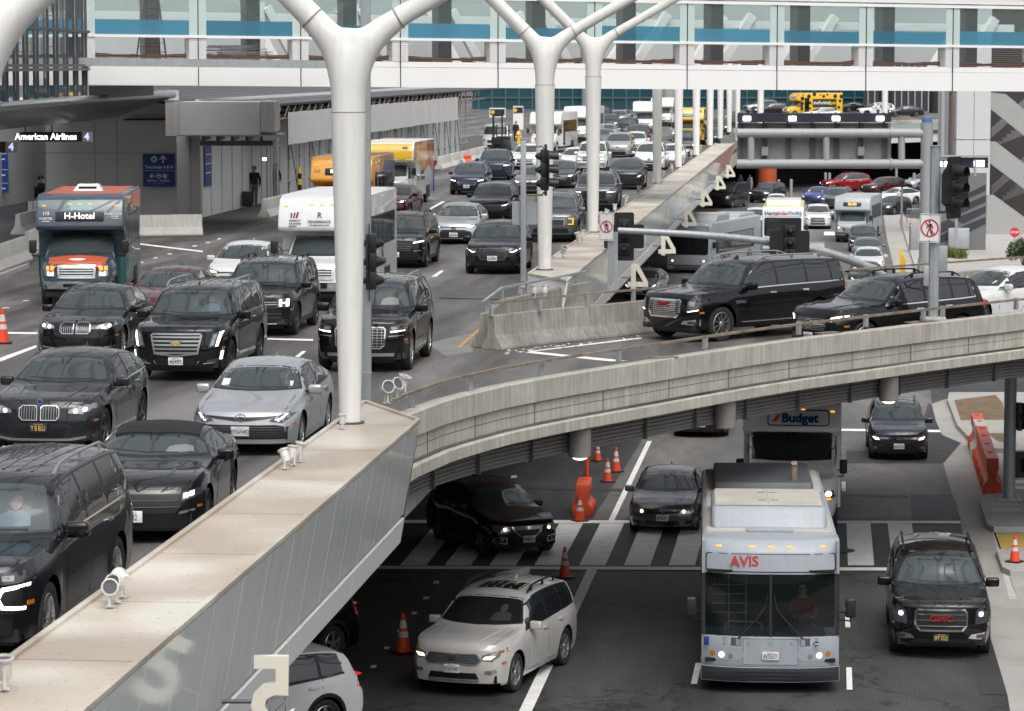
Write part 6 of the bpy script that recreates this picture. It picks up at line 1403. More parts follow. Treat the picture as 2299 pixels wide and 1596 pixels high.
def spoly(px, dd, m, nm, dep=.4):
 mb = MB(); n = len(px); vs = [WY(x, y, dd) for x, y in px]; vs += [v+Vector((0, dep, 0)) for v in vs]; mb.add(vs, [tuple(range(n)), tuple(range(2*n-1, n-1, -1))]+[(i, i+n, (i+1) % n+n, (i+1) % n) for i in range(n)]); return mb.build(nm, m, TW, smooth=False)
spoly([(2221, 207), (2258, 211), (2400, 330), (2400, 385), (2221, 242)], d+.5, sm_, 'stair_parapet'); spoly([(2221, 318), (2236, 318), (2400, 445), (2400, 500), (2221, 365)], d+.5, sm_, 'stair_parapet')
spoly([(2216, 438), (2232, 438), (2400, 560), (2400, 570), (2213, 568)], d-1, sm_, 'stair_wall')
for (xa, ya) in ((2224, 311), (2224, 441)):
 pts = []; x, y = xa+18, ya+14
 for k in range(9): pts += [(x, y), (x, y-8)]; x += 9; y -= 8
 spoly([(x+3, y+40)]+[(xa+18, ya+14)]+pts+[(x+3, y)], d+4, mat('stair_dim', (.16, .155, .145), .8), 'stair_flight')
 mb = MB()
 for k in range(5): mb.tube([WY(xa+2, ya-4-k*4.5, d+3.5), WY(xa+90, ya-82-k*4.5, d+3.5)], .03, 5)
 mb.build('handrail', M['greypaint'], TW)
gp = empty('graphic_wall', WY(2155, 553, 196), 0, 'grey wall with black diagonal stripes behind the right signal pole', 'wall')
dd = 196; z1_ = WY(2155, 388, dd).z; z0_ = 0.15; xa, xb_ = fx(2110, dd), fx(2213, dd); mb = MB(); mb.box(((xa+xb_)/2-gp.location.x, 0, (z0_+z1_)/2-gp.location.z), (xb_-xa, .4, z1_-z0_)); mb.build('wall', mat('wall_grey', (.155, .158, .165), .6, var=.04), gp, smooth=False)
mb = MB()
for px in ([(2160, 440), (2213, 414), (2213, 428), (2160, 452), (2150, 448)], [(2150, 465), (2213, 438), (2213, 453), (2160, 478), (2150, 474)], [(2145, 490), (2213, 462), (2213, 477), (2163, 502), (2146, 496)], [(2140, 516), (2213, 487), (2213, 502), (2178, 520), (2160, 520)], [(2112, 500), (2130, 492), (2152, 504), (2112, 524)], [(2112, 528), (2136, 516), (2155, 530), (2112, 545)]):
 vs = [WY(x, y, dd-.22)-gp.location for x, y in px]; mb.add(vs+[v+Vector((0, .02, 0)) for v in vs], [tuple(range(len(vs)))]+[(i, (i+1) % len(vs), (i+1) % len(vs)+len(vs), i+len(vs)) for i in range(len(vs))])
mb.build('stripes', mat('stripe_ink', (.035, .038, .046), .6), gp, smooth=False)
p = WY(2152, 535, 195.4); mb = MB(); mb.box((0, 0, 0), (1.3, .4, 1.3)); o = mb.build('electrical_cabinet', M['galv'], bevel=.03); o.location = p; tag(o, 'grey electrical cabinet fixed to the striped wall', 'cabinet')
# ---------------------------------------------------------------- cars: paints and fronts
PB = paint('black', (.004, .004, .005)); PBG = paint('black_grey', (.008, .0085, .010)); PDG = paint('charcoal', (.024, .026, .030), .3); PGR = paint('mid_grey', (.15, .16, .17), .5)
PSI = paint('silver', (.52, .54, .56), .6); PWH = paint('white', (.72, .73, .72)); PPE = paint('pearl', (.60, .59, .56), .1); PNV = paint('navy', (.012, .018, .045), .3); PBL = paint('blue', (.02, .05, .28), .4)
PRE = paint('dark_red', (.11, .012, .018), .4); PRD = paint('red', (.30, .008, .012), .4); PWI = paint('wine', (.028, .008, .010), .3); PBE = paint('beige', (.40, .39, .36), .4); PPU = paint('plum_grey', (.035, .034, .045), .5)
def quadp(x0, z0, x1, z1): return [(x0, z0), (x1, z0), (x1, z1), (x0, z1)]
def ring_(c, r, n=10, sy=1): return [(c[0]+r*sy*math.cos(i*2*math.pi/n), c[1]+r*math.sin(i*2*math.pi/n)) for i in range(n)]
def lowint(z0, z1, w=.6): return ('air_intake', 'grille', [(-w, z0+.02), (-w*.85, z0), (w*.85, z0), (w, z0+.02), (w*.9, z1), (-w*.9, z1)])
def F_escalade(): return [('grille', 'grille', [(-.46, .58), (0, .53), (.46, .58), (.54, .98), (.50, 1.02), (-.50, 1.02), (-.54, .98)], dict(fr=.035, h=5, t=.035, bm='satin', frm='satin')),
 ('headlight', 'lensdk', [(.66, .72), (.84, .74), (.93, 1.06), (.74, 1.02)], dict(m=1, sub=[('lit', [(.80, .74), (.845, .75), (.925, 1.05), (.87, 1.04)]), ('lens', [(.70, .76), (.76, .76), (.83, 1.0), (.76, .99)])])),
 ('fog_lamp', 'lensdk', [(.62, .40), (.92, .44), (.94, .64), (.90, .64), (.86, .50), (.62, .45)], dict(m=1, sub=[('lit', [(.87, .47), (.905, .47), (.935, .65), (.90, .65)])])), lowint(.36, .50, .42),
 ('chrome_lip', 'chrome', [(-.45, .33), (0, .30), (.45, .33), (.48, .44), (.45, .44), (.42, .355), (0, .325), (-.42, .355), (-.45, .44), (-.48, .44)]), ('chrome_lip', 'chrome', [(.55, .37), (.90, .41), (.90, .43), (.55, .39)], dict(m=1))]
def F_navi(): return [('grille', 'grille', [(-.44, .52), (.44, .52), (.53, .60), (.55, .94), (.50, 1.00), (-.50, 1.00), (-.55, .94), (-.53, .60)], dict(fr=.03, h=7, v=11, t=.012, bm='satin')),
 ('headlight', 'lensdk', [(.62, .86), (.95, .90), (.97, 1.02), (.94, 1.08), (.62, 1.0)], dict(m=1, sub=[('lit', [(.64, .87), (.92, .90), (.92, .92), (.64, .90)]), ('lens', quadp(.66, .93, .78, .99)), ('amberdk', quadp(.90, .94, .95, 1.04))])),
 ('chrome_strip', 'satin', [(.60, .78), (.90, .80), (.90, .815), (.60, .80)], dict(m=1)), ('bumper_trim', 'satin', [(-.88, .36), (.88, .36), (.90, .43), (-.90, .43)], dict(r=.2)), lowint(.44, .50, .5)]
def F_gmc(big=0): return [('grille', 'grille', [(-.42, .58), (.42, .58), (.52, .70), (.52, .96), (.47, 1.03), (-.47, 1.03), (-.52, .96), (-.52, .70)], dict(fr=.04, frm='chrome', h=9 if big else 3, v=15 if big else 0, t=.018 if not big else .014, bm='chrome')),
 ('headlight', 'lensdk', [(.66, .72), (.90, .74), (.96, 1.10), (.84, 1.10), (.68, .98)], dict(m=1, sub=[('lit', ring_((.78, .92), .045) if not big else [(.70, .74), (.72, .73), (.90, .77), (.90, .79)]), ('lens', quadp(.72, .86, .84, .98))])),
 ('fog_lamp', 'chrome', [(.52, .44), (.90, .40), (.92, .56), (.60, .52)], dict(m=1, sub=[('lensdk', quadp(.70, .44, .86, .51))])), lowint(.34, .42, .6)]
def F_suburban(): return [('grille', 'grille', [(-.50, .62), (.50, .62), (.60, .74), (.56, 1.00), (-.56, 1.00), (-.60, .74)], dict(h=3, t=.02, bm='chrome', fr=.02)),
 ('headlight', 'lensdk', [(.60, .92), (.95, .96), (.96, 1.08), (.62, 1.04)], dict(m=1, sub=[('lens', quadp(.68, .97, .80, 1.03))])),
 ('drl', 'grille', [(.62, .60), (.92, .62), (.94, .92), (.60, .90)], dict(m=1, sub=[('lit', [(.68, .90), (.93, .93), (.93, .90), (.70, .86), (.66, .78), (.70, .70), (.90, .68), (.90, .645), (.68, .665), (.62, .78)])])), lowint(.38, .52, .7)]
def F_bmw(t=.0): return [('grille', 'grille', [(.03, .62), (.30, .62), (.36, .68), (.36, .82), (.30, .875), (.06, .875), (.03, .83)], dict(m=1, v=6, t=.006, bm='satin', fr=.012)),
 ('headlight', 'lens', [(.50, .74), (.74, .72), (.93, .80), (.95, .89), (.80, .88), (.52, .80)], dict(m=1, sub=[('lit', ring_((.63, .775), .035)), ('lit', ring_((.78, .80), .035))])),
 ('air_intake', 'grille', [(.55, .40), (.92, .44), (.90, .58), (.62, .55)], dict(m=1)), ('air_intake', 'grille', [(-.42, .34), (.42, .34), (.50, .50), (-.50, .50)]), ('lip', 'satin', [(-.55, .27), (.55, .27), (.9, .33), (.9, .36), (.5, .31), (-.5, .31), (-.9, .36), (-.9, .33)]), ('number_base', 'grille', quadp(-.2, .42, .2, .58), dict(o=.02))]
def F_camry(): return [('air_intake', 'grille', [(-.80, .30), (.80, .30), (.86, .50), (.62, .54), (-.62, .54), (-.86, .50)], dict(h=5, t=.012, bm='dkgrey')), ('upper_grille', 'grille', [(-.66, .66), (-.10, .60), (.10, .60), (.66, .66), (.66, .69), (.12, .67), (-.12, .67), (-.66, .69)]),
 ('headlight', 'lensdk', [(.52, .60), (.76, .57), (.96, .72), (.97, .78), (.84, .75), (.56, .65)], dict(m=1, sub=[('lens', [(.60, .62), (.78, .62), (.90, .72), (.84, .72)]), ('lit', [(.66, .605), (.70, .605), (.84, .72), (.80, .72)])]))]
def F_corolla(): return [('air_intake', 'grille', [(-.78, .24), (.78, .24), (.70, .48), (.42, .54), (-.42, .54), (-.70, .48)], dict(h=4, t=.01, bm='dkgrey')), ('upper_grille', 'grille', [(-.50, .63), (.50, .63), (.52, .66), (-.52, .66)]),
 ('headlight', 'lensdk', [(.48, .62), (.78, .60), (.96, .72), (.95, .76), (.70, .72), (.50, .67)], dict(m=1, sub=[('lit', [(.56, .64), (.74, .63), (.84, .70), (.66, .69)])]))]
def F_santafe(): return [('grille', 'grille', [(-.62, .74), (.62, .74), (.62, .90), (-.62, .90)], dict(h=2, t=.02, bm='satin')), ('headlight', 'lensdk', quadp(.60, .72, .93, .94), dict(m=1, sub=[('lit', quadp(.66, .82, .88, .845)), ('lit', quadp(.66, .75, .72, .92)), ('lit', quadp(.82, .75, .88, .92))])),
 ('air_intake', 'grille', [(-.7, .38), (.7, .38), (.74, .66), (-.74, .66)], dict(h=2, t=.015, bm='dkgrey')), ('lip', 'satin', [(-.6, .31), (.6, .31), (.6, .34), (-.6, .34)])]
def F_explorer(): return [('grille', 'grille', [(-.52, .54), (.52, .54), (.56, .80), (.48, .88), (-.48, .88), (-.56, .80)], dict(h=5, t=.02, bm='dkgrey')), ('headlight', 'lensdk', [(.58, .80), (.93, .84), (.96, .93), (.62, .90)], dict(m=1, sub=[('lit', [(.60, .82), (.92, .86), (.93, .90), (.66, .87)])])),
 ('fog_lamp', 'lens', quadp(.62, .56, .86, .60), dict(m=1)), lowint(.36, .50, .7)]
def F_audi(): return [('grille', 'grille', [(-.40, .46), (.40, .46), (.50, .62), (.44, .84), (-.44, .84), (-.50, .62)], dict(v=11, t=.010, bm='dkgrey', fr=.02, frm='dkgrey')), ('headlight', 'lensdk', [(.54, .72), (.70, .68), (.95, .80), (.95, .86), (.56, .82)], dict(m=1, sub=[('lit', [(.58, .72), (.70, .70), (.92, .80), (.92, .825), (.70, .73)])])),
 ('air_intake', 'grille', [(.60, .44), (.86, .42), (.90, .60), (.66, .62)], dict(m=1)), lowint(.30, .40, .6)]
def F_generic(zh=.72, lit='lit', gz=(.42, .62), gw=.5, hw_=.2, chrome=1): return [('grille', 'grille', [(-gw, gz[0]), (gw, gz[0]), (gw*1.08, gz[1]), (-gw*1.08, gz[1])], dict(h=3, t=.014, bm='chrome' if chrome else 'dkgrey')),
 ('headlight', 'lensdk' if lit == 'lit' else 'lens', [(.56, zh-.05), (.78, zh-.07), (.95, zh+.05), (.94, zh+.10), (.60, zh+.04)], dict(m=1, sub=[(lit, [(.62, zh-.03), (.76, zh-.03), (.86, zh+.03), (.66, zh+.02)])])), lowint(.24, gz[0]-.06, .62)]
def F_honda(): return [('chrome_bar', 'chrome', [(-.60, .66), (.60, .66), (.64, .72), (-.64, .72)]), ('grille', 'grille', [(-.52, .52), (.52, .52), (.58, .65), (-.58, .65)]), ('headlight', 'lens', [(.60, .62), (.78, .62), (.95, .74), (.94, .80), (.62, .71)], dict(m=1, sub=[('lit', [(.66, .64), (.80, .65), (.88, .72), (.68, .69)])])), ('air_intake', 'grille', [(-.66, .30), (.66, .30), (.60, .46), (-.60, .46)]), ('fog_lamp', 'lens', ring_((.78, .40), .04), dict(m=1))]
def F_civic(): return [('chrome_bar', 'chrome', [(-.50, .60), (.50, .60), (.54, .655), (-.54, .655)]), ('grille', 'grille', [(-.46, .54), (.46, .54), (.48, .595), (-.48, .595)]), ('headlight', 'lens', [(.50, .55), (.80, .53), (.95, .62), (.94, .68), (.54, .64)], dict(m=1, sub=[('litw', ring_((.60, .59), .045))])), ('air_intake', 'grille', [(-.5, .24), (.5, .24), (.46, .36), (-.46, .36)]), ('air_intake', 'grille', [(.62, .26), (.84, .28), (.84, .36), (.66, .36)], dict(m=1))]
def F_acura(): return [('grille', 'chrome', [(-.44, .76), (.44, .76), (.38, .62), (.20, .50), (-.20, .50), (-.38, .62)], dict(sub=[('grille', [(-.34, .68), (.34, .68), (.30, .62), (.18, .53), (-.18, .53), (-.30, .62)])])), ('headlight', 'lens', [(.50, .66), (.80, .62), (.96, .72), (.94, .82), (.56, .78)], dict(m=1, sub=[('litw', ring_((.62, .70), .04))])),
 ('fog_lamp', 'chrome', [(.56, .34), (.90, .38), (.88, .54), (.56, .50)], dict(m=1, sub=[('grille', [(.60, .37), (.85, .40), (.84, .50), (.60, .475)]), ('lens', ring_((.70, .44), .04))])), lowint(.26, .36, .45)]
def F_highlander(): return [('grille', 'dkgrey', [(-.50, .64), (.50, .64), (.58, .72), (.48, .84), (-.48, .84), (-.58, .72)], dict(h=3, t=.03, bm='dkgrey', fr=.02, frm='satin')), ('headlight', 'lens', [(.56, .72), (.78, .70), (.96, .84), (.94, .92), (.58, .82)], dict(m=1, sub=[('litw', [(.60, .74), (.74, .74), (.82, .80), (.64, .79)]), ('amberdk', quadp(.86, .84, .92, .89))])),
 ('air_intake', 'grille', [(-.52, .36), (.52, .36), (.46, .48), (-.46, .48)]), ('lip', 'satin', [(-.5, .30), (.5, .30), (.54, .345), (-.54, .345)]), ('fog_lamp', 'satin', [(.62, .47), (.80, .46), (.85, .50), (.82, .55), (.64, .53)], dict(m=1, sub=[('lens', ring_((.75, .505), .03))]))]
def F_mustang(): return [('grille', 'grille', [(-.62, .44), (.62, .44), (.70, .54), (.66, .70), (-.66, .70), (-.70, .54)], dict(h=2, t=.01, bm='dkgrey')), ('headlight', 'lensdk', [(.70, .60), (.94, .66), (.96, .76), (.72, .72)], dict(m=1, sub=[('lit', [(.73, .64), (.79, .65), (.79, .71), (.73, .70)]), ('lit', [(.81, .66), (.86, .67), (.86, .73), (.81, .72)])])), ('fog_lamp', 'lens', [(.66, .42), (.88, .46), (.88, .49), (.68, .46)], dict(m=1)), lowint(.16, .30, .7)]
def F_gle(): return [('grille', 'grille', [(-.48, .52), (.48, .52), (.55, .64), (.46, .84), (-.46, .84), (-.55, .64)], dict(h=7, t=.010, bm='satin', sub=[('chrome', quadp(-.50, .665, .50, .70))])), ('headlight', 'lensdk', [(.58, .74), (.80, .72), (.96, .84), (.94, .92), (.60, .84)], dict(m=1, sub=[('lit', [(.64, .75), (.68, .75), (.70, .81), (.92, .87), (.92, .90), (.66, .84)])])), lowint(.34, .46, .6)]
def F_benz2(): return F_gle()
def F_telluride(): return [('grille', 'grille', [(-.50, .62), (.50, .62), (.54, .88), (-.54, .88)], dict(fr=.02, frm='satin', h=3, t=.012, bm='dkgrey')), ('headlight', 'lensdk', quadp(.62, .64, .90, .94), dict(m=1, sub=[('amber', [(.66, .67), (.86, .67), (.86, .91), (.66, .91), (.66, .88), (.82, .88), (.82, .70), (.66, .70)])])), lowint(.36, .54, .7), ('lip', 'satin', [(-.6, .30), (.6, .30), (.6, .34), (-.6, .34)])]
def F_pilot(): return [('grille', 'grille', [(-.52, .56), (.52, .56), (.56, .70), (.52, .90), (-.52, .90), (-.56, .70)], dict(h=4, t=.012, bm='dkgrey')), ('headlight', 'lensdk', [(.58, .78), (.94, .80), (.96, .90), (.60, .90)], dict(m=1, sub=[('lit', [(.60, .84), (.93, .85), (.93, .88), (.60, .87)])])), lowint(.36, .48, .7), ('fog_lamp', 'lens', quadp(.74, .50, .86, .56), dict(m=1))]
def F_tesla(): return [lowint(.22, .36, .6), ('headlight', 'lensdk', [(.60, .64), (.74, .62), (.95, .78), (.93, .84), (.64, .72)], dict(m=1, sub=[('lit', [(.70, .66), (.82, .70), (.90, .78), (.76, .73)])]))]
def F_bz(): return [('air_intake', 'grille', [(-.62, .26), (.62, .26), (.72, .44), (-.72, .44)]), ('black_panel', 'grille', [(-.60, .60), (.60, .60), (.70, .66), (-.70, .66)]), ('headlight', 'lensdk', [(.54, .68), (.76, .68), (.96, .80), (.94, .85), (.56, .76)], dict(m=1, sub=[('lit', [(.56, .71), (.74, .715), (.90, .80), (.74, .75)])]))]
def F_buick(): return [('grille', 'grille', [(-.46, .50), (.46, .50), (.54, .62), (.50, .72), (-.50, .72), (-.54, .62)], dict(h=3, t=.012, bm='chrome', fr=.02, sub=[('chrome', [(-.5, .62), (0, .58), (.5, .62), (.5, .65), (0, .61), (-.5, .65)])])), ('headlight', 'lensdk', [(.58, .68), (.94, .74), (.93, .80), (.60, .76)], dict(m=1, sub=[('lit', [(.62, .70), (.90, .745), (.90, .78), (.62, .74)])])), ('air_intake', 'grille', quadp(.70, .40, .90, .58), dict(m=1)), lowint(.26, .36, .6)]
C = {}
def CAR(key, *a, **k): C[key] = build_car(*a, **k); return C[key]
c = CAR('suburban', 'suv', 'suburban', PBG, dict(front=F_suburban(), rails='c', ribs=1, chrome=1, wheel='m', finf=1, stick2=1, driver='b'))
place(c, -140, 1505, label='black full-size wagon cropped by the left edge with C-shaped running light', cat='suv')
c = CAR('mustang', 'convertible', 'muscle', PBG, dict(front=F_mustang(), wheel='d', driver='w', fin=0, plate=('     32', .40), glass=M['glass']))
place(c, 296, 1224, dy=3.5, label='dark sports convertible with closed black soft top, front left', cat='car')
def soft_top(c):
 B = BODY['muscle']; mb = car_mesh(B); bvh = BVHTree.FromPolygons([Vector(v) for v in mb.v], mb.f); hw = .96*.80
 o = decal(bvh, [(2.38, -hw*.80), (3.82, -hw*.74), (3.90, 0), (3.82, hw*.74), (2.38, hw*.80), (2.22, 0)], 'T', .03, M['cloth'], 'soft_top', c, .15); o.location.x -= c['len']/2
soft_top(c)
c = CAR('x4', 'suv', 'coupesuv', PDG, dict(front=F_bmw(), badge=('round', .93, M['blue']), plate=('Y B BLU', .50, 1), wheel='d', chrome=1, sill=1, driver='d'))
place(c, 88, 1026, label='dark grey sloping-roof wagon with twin oval grille and black YB BLU plate', cat='suv')
c = CAR('camry', 'saloon_car', 'sedan', PSI, dict(front=F_camry(), badge=('oval', .66), plate=('8YNW492', .44), stick=1, stick2=1, wheel='m', driver='d'))
place(c, 540, 1026, label='silver saloon with plate 8YNW492 and ride stickers in the windscreen', cat='car')
c = CAR('escalade', 'suv', 'fullsuv', PB, dict(b=dict(L=5.7, top=[(x*5.7/5.35 if x > 3 else x, z) for x, z in BODY['fullsuv']['top']], belt=[(x*5.7/5.35 if x > 3 else x, z) for x, z in BODY['fullsuv']['belt']], wh=(.98, 4.30)), front=F_escalade(), badge=('crest', .82), plate=('44349P3', .44), rails='c', ribs=1, chrome=1, sill=1, finf=1, wheel='d', driver='b'))
place(c, 395, 858, label='black full-size wagon with wide five-bar chrome grille and plate 44349P3', cat='suv')
c = CAR('gt', 'hatchback_car', 'gt', PB, dict(front=F_bmw(), badge=('round', .89, M['blue']), wheel='m', chrome=1, panoroof=1))
place(c, 168, 812, dy=2, label='black hatchback with twin oval grille and ring headlights, in front of the blue shuttle', cat='car')
c = CAR('redsedan', 'saloon_car', 'sedan', PRE, dict(front=F_generic(), wheel='m', panoroof=1)); place(c, 343, 742, label='dark red saloon mostly hidden behind the black chrome-grille wagon')
c = CAR('corolla', 'saloon_car', 'small', PWH, dict(front=F_corolla(), badge=('oval', .60), wheel='m')); place(c, 524, 662, label='white saloon half hidden beside the white hotel shuttle')
c = CAR('santafe', 'suv', 'boxsuv', PBG, dict(front=F_santafe(), rails='b', ribs=1, wheel='d', clad=1, driver='d')); place(c, 567, 757, label='boxy black wagon with H-shaped lights behind the silver saloon', cat='suv')
c = CAR('navigator', 'suv', 'fullsuv', PB, dict(front=F_navi(), rails='c', panoroof=1, sill=1, driver='w', stick2=1, wheel='m')); place(c, 808, 838, label='black full-size wagon behind the nearest white column, honeycomb grille', cat='suv')
c = CAR('explorer', 'suv', 'midsuv', PBG, dict(front=F_explorer(), badge=('blueoval', .74), rails='b', ribs=1, clad=1, wheel='d', plate=('9JZH641', .46), driver='d')); place(c, 886, 603, label='black wagon with blue oval badge beside the white shuttle', cat='suv')
c = CAR('corollah', 'hatchback_car', 'hatch', PSI, dict(front=F_corolla(), badge=('oval', .60), plate=('8FDH480', .36), wheel='m', glass=M['glass'])); place(c, 1018, 549, label='silver hatchback with plate 8FDH480 left of the black four-ring car')
c = CAR('audi', 'suv', 'cross', PB, dict(front=F_audi(), badge=('rings', .74), plate=('9LXP904', .52), wheel='d', driver='d')); place(c, 1105, 617, label='black compact wagon with four rings and plate 9LXP904', cat='suv')
c = CAR('bz', 'suv', 'cross', PDG, dict(front=F_bz(), wheel='d', clad=1, b=dict(L=4.69))); place(c, 1097, 500, label='dark grey wagon with black wheel arches behind the silver hatchback', cat='suv')
c = CAR('buick', 'suv', 'cross', PNV, dict(front=F_buick(), badge=('round', .66), plate=('9CDM535', .44), rails='c', wheel='m')); place(c, 1047, 438, label='navy compact wagon with chrome wing grille and bright lights', cat='suv')
c = CAR('kia', 'suv', 'midsuv', PNV, dict(front=F_pilot(), rails='b', wheel='d', clad=1)); place(c, 1107, 405, dy=2, label='dark blue wagon with upright lights behind the navy chrome-grille one', cat='suv')
c = CAR('rav', 'suv', 'cross', PWH, dict(front=F_generic(.76, 'litw', (.50, .70)), wheel='m', clad=1, lo=1)); place(c, 1178, 382, label='white compact wagon behind the grey sign post', cat='suv')
c = CAR('maroon', 'saloon_car', 'small', PRE, dict(front=F_generic(), wheel='m')); place(c, 868, 490, dy=-3, label='maroon car beside the front wheel of the white and yellow shuttle')
c = CAR('accord', 'saloon_car', 'sedan', PGR, dict(front=F_honda(), badge=('H', .69), wheel='m')); place(c, 1190, 438, label='grey saloon behind the traffic light post')
c = CAR('telluride', 'suv', 'boxsuv', PGR, dict(front=F_telluride(), rails='c', wheel='m', clad=1, driver='d', panoroof=1)); place(c, 1236, 545, label='grey boxy wagon with amber square light ring behind the second white column', cat='suv')
c = CAR('pilot', 'suv', 'midsuv', PGR, dict(front=F_pilot(), badge=('H', .73), rails='c', wheel='d', sunroof=1, b=dict(W=1.98), clad=1)); place(c, 1333, 474, label='grey wagon with level light bars behind the third white column', cat='suv')
c = CAR('oldcamry', 'saloon_car', 'sedan', PDG, dict(front=F_generic(.68), badge=('oval', .66), wheel='m')); place(c, 1252, 423, label='dark grey saloon between the second and third white columns')
c = CAR('tesla', 'saloon_car', 'coupesuv', PDG, dict(front=F_tesla(), badge=('T', .84), wheel='d', panoroof=1)); place(c, 1402, 426, label='dark grey grille-less hatchback in front of the white minivan')
def again(key, name, px, py, pm, label, z=ZU, dy=0.0, rot=None, cat='car', group=None, lo=False):
 src = C[key]; old = [m_ for m_ in src.children if m_.name.split('.')[0] == 'body'][0].data.materials[0].name
 mm = MM.setdefault((old, pm.name), {old: pm}); c2 = copy_tree(src, None, mm, skip=('licence_plate', 'roof_ribs', 'door_gap', 'bonnet_gap') if lo else ())
 place(c2, px, py, z, dy, rot, src['len'], label, cat, group, name); return c2
MM = {}
GU = 'cars queuing on the upper road'; GL = 'cars on the lower road'
CAR('minivan', 'minivan', 'van', PWH, dict(front=F_generic(.80, 'lens', (.50, .66), .55), badge=('oval', .74), wheel='m', lo=1)); place(C['minivan'], 1457, 384, label='white minivan with black grille behind the first plain column', cat='minivan')
CAR('prius', 'hatchback_car', 'hatch', PWH, dict(front=F_generic(.66, 'lens', (.28, .40), .5), wheel='m', lo=1)); place(C['prius'], 1287, 385, label='white saloon ahead of the white upright truck, between white columns')
def pickup():
 CAR('truck', 'pickup_truck', 'boxsuv', PWH, dict(front=[('grille', 'grille', [(-.5, .72), (.5, .72), (.52, 1.0), (-.52, 1.0)], dict(h=2, t=.03)), ('headlight', 'lens', quadp(.58, .74, .88, 1.0), dict(m=1, sub=[('litw', quadp(.64, .80, .82, .90))])), ('bumper', 'chrome', quadp(-.9, .42, .9, .62), dict(o=.05, r=.2))], wheel='m', lo=1, b=dict(H=1.9, top=[(x, z*1.07) for x, z in BODY['boxsuv']['top']])))
pickup(); place(C['truck'], 1326, 388, label='white upright pickup truck behind the third white column', cat='pickup')
again('minivan', 'minivan', 1386, 354, PBE, 'beige minivan left of the first plain column', cat='minivan')
again('prius', 'saloon_car', 1507, 374, PWH, 'white car half hidden between the first two plain columns')
again('rav', 'suv', 1423, 345, PWH, 'white wagon roof seen behind the beige minivan', cat='suv')
again('pilot', 'suv', 1428, 328, PRE, 'maroon wagon in the middle of the far queue', cat='suv', lo=1)
again('truck', 'pickup_truck', 1405, 312, PBG, 'dark pickup truck in the far queue before the white shuttle', cat='pickup')
again('camry', 'saloon_car', 1361, 316, PSI, 'silver saloon in the far queue behind the third white column', lo=1)
again('truck', 'pickup_truck', 1535, 352, PBG, 'dark pickup truck behind the second plain column', cat='pickup')
again('accord', 'saloon_car', 1530, 317, paint('rose_grey', (.36, .30, .30)), 'pinkish grey saloon in front of the yellow spotted shuttle', lo=1)
again('pilot', 'suv', 1388, 283, PSI, 'silver wagon far back beside the white shuttle', cat='suv', lo=1)
again('kia', 'suv', 1366, 296, PDG, 'dark grey wagon far back in the queue', cat='suv', lo=1)
again('rav', 'suv', 1614, 303, PDG, 'dark wagon with a bright headlight behind the third plain column', cat='suv')
again('camry', 'saloon_car', 1641, 285, PBG, 'black car far back beside the gantry sign', lo=1)
again('audi', 'suv', 1351, 272, PB, 'black wagon at the very back of the queue', cat='suv', lo=1)
again('camry', 'saloon_car', 1350, 330, PGR, 'mid grey saloon far back left of the third white column', lo=1)
again('prius', 'saloon_car', 1590, 325, PBG, 'dark car squeezed between plain columns beyond the yellow shuttle')
FS = 'cars crossing on the far bend of the upper road'
again('pilot', 'suv', 1672, 253, PSI, 'silver wagon left of the far spotted shuttle', rot=22, cat='suv', lo=1)
again('kia', 'suv', 1690, 261, PDG, 'dark wagon roof above the left of the gantry sign', rot=15, cat='suv', lo=1)
again('pilot', 'suv', 1925, 262, PWH, 'white wagon seen from the side on the far bend', rot=12, cat='suv', lo=1)
again('camry', 'saloon_car', 1990, 262, PDG, 'dark saloon roof on the far bend right of the white wagon', rot=14, lo=1)
again('camry', 'saloon_car', 1960, 252, PBG, 'black saloon with a red tail light on the far bend', rot=192, lo=1)
again('camry', 'saloon_car', 1800, 268, PWH, 'white roof showing in front of the far spotted shuttle', rot=14, lo=1)
c = CAR('denali', 'suv', 'suburban', PB, dict(front=F_gmc(1), badge=('text', .90, 'GMC', .15, 'badge'), rails='c', chrome=1, sill=1, finf=1, wheel='m', driver='d', sidetext=[('DENALI', 1.62, .92, .10)]))
place(c, 1488, 766, rot=42, label='black full-size wagon with chrome mesh grille coming off the ramp', cat='suv')
c = CAR('gle', 'suv', 'midsuv', PB, dict(front=F_gle(), badge=('star', .685), plate=('9HDD397', .40), rails='b', wheel='m', chrome=1, clad=0, b=dict(L=4.93, W=1.95, wh=(.88, 3.87))))
place(c, 1815, 792, rot=35, label='black wagon with star grille behind the ramp parapet', cat='suv')
again('camry', 'saloon_car', 2085, 732, PWH, 'white saloon on the ramp cropped by the right edge', rot=33)
c = CAR('yukon', 'suv', 'fullsuv', PB, dict(front=F_gmc(0), badge=('text', .84, 'GMC', .17, 'badge'), plate=('SPT GUS', .46, 1), rails='b', ribs=1, finf=1, wheel='d')); place(c, 2112, 1483, 0, label='black full-size wagon with SPT GUS plate in the right lane', cat='suv')
c = CAR('highlander', 'suv', 'midsuv', PPE, dict(front=F_highlander(), badge=('oval', .755), plate=('7VWY497', .56), rails='b', sunroof=1, ribs=1, wind=M['winddk'], wheel='5', driver='d')); place(c, 1015, 1566, 0, rot=70, label='pearl white wagon with plate 7VWY497 beside a traffic cone', cat='suv')
c = CAR('acura', 'suv', 'cross', PWI, dict(front=F_acura(), plate=('8PMM574', .46), wheel='5', wind=M['wind'], chrome=0, b=dict(L=4.6, W=1.87, H=1.65))); place(c, 1187, 1252, 0, rot=114, label='dark wine-coloured wagon turning across the crosswalk, plate 8PMM574', cat='suv')
c = CAR('civic', 'saloon_car', 'small', PGR, dict(front=F_civic(), badge=('H', .63), plate=('6PHZ391', .44), wheel='m', b=dict(top=[(x, z*1.0) for x, z in BODY['small']['top']])));
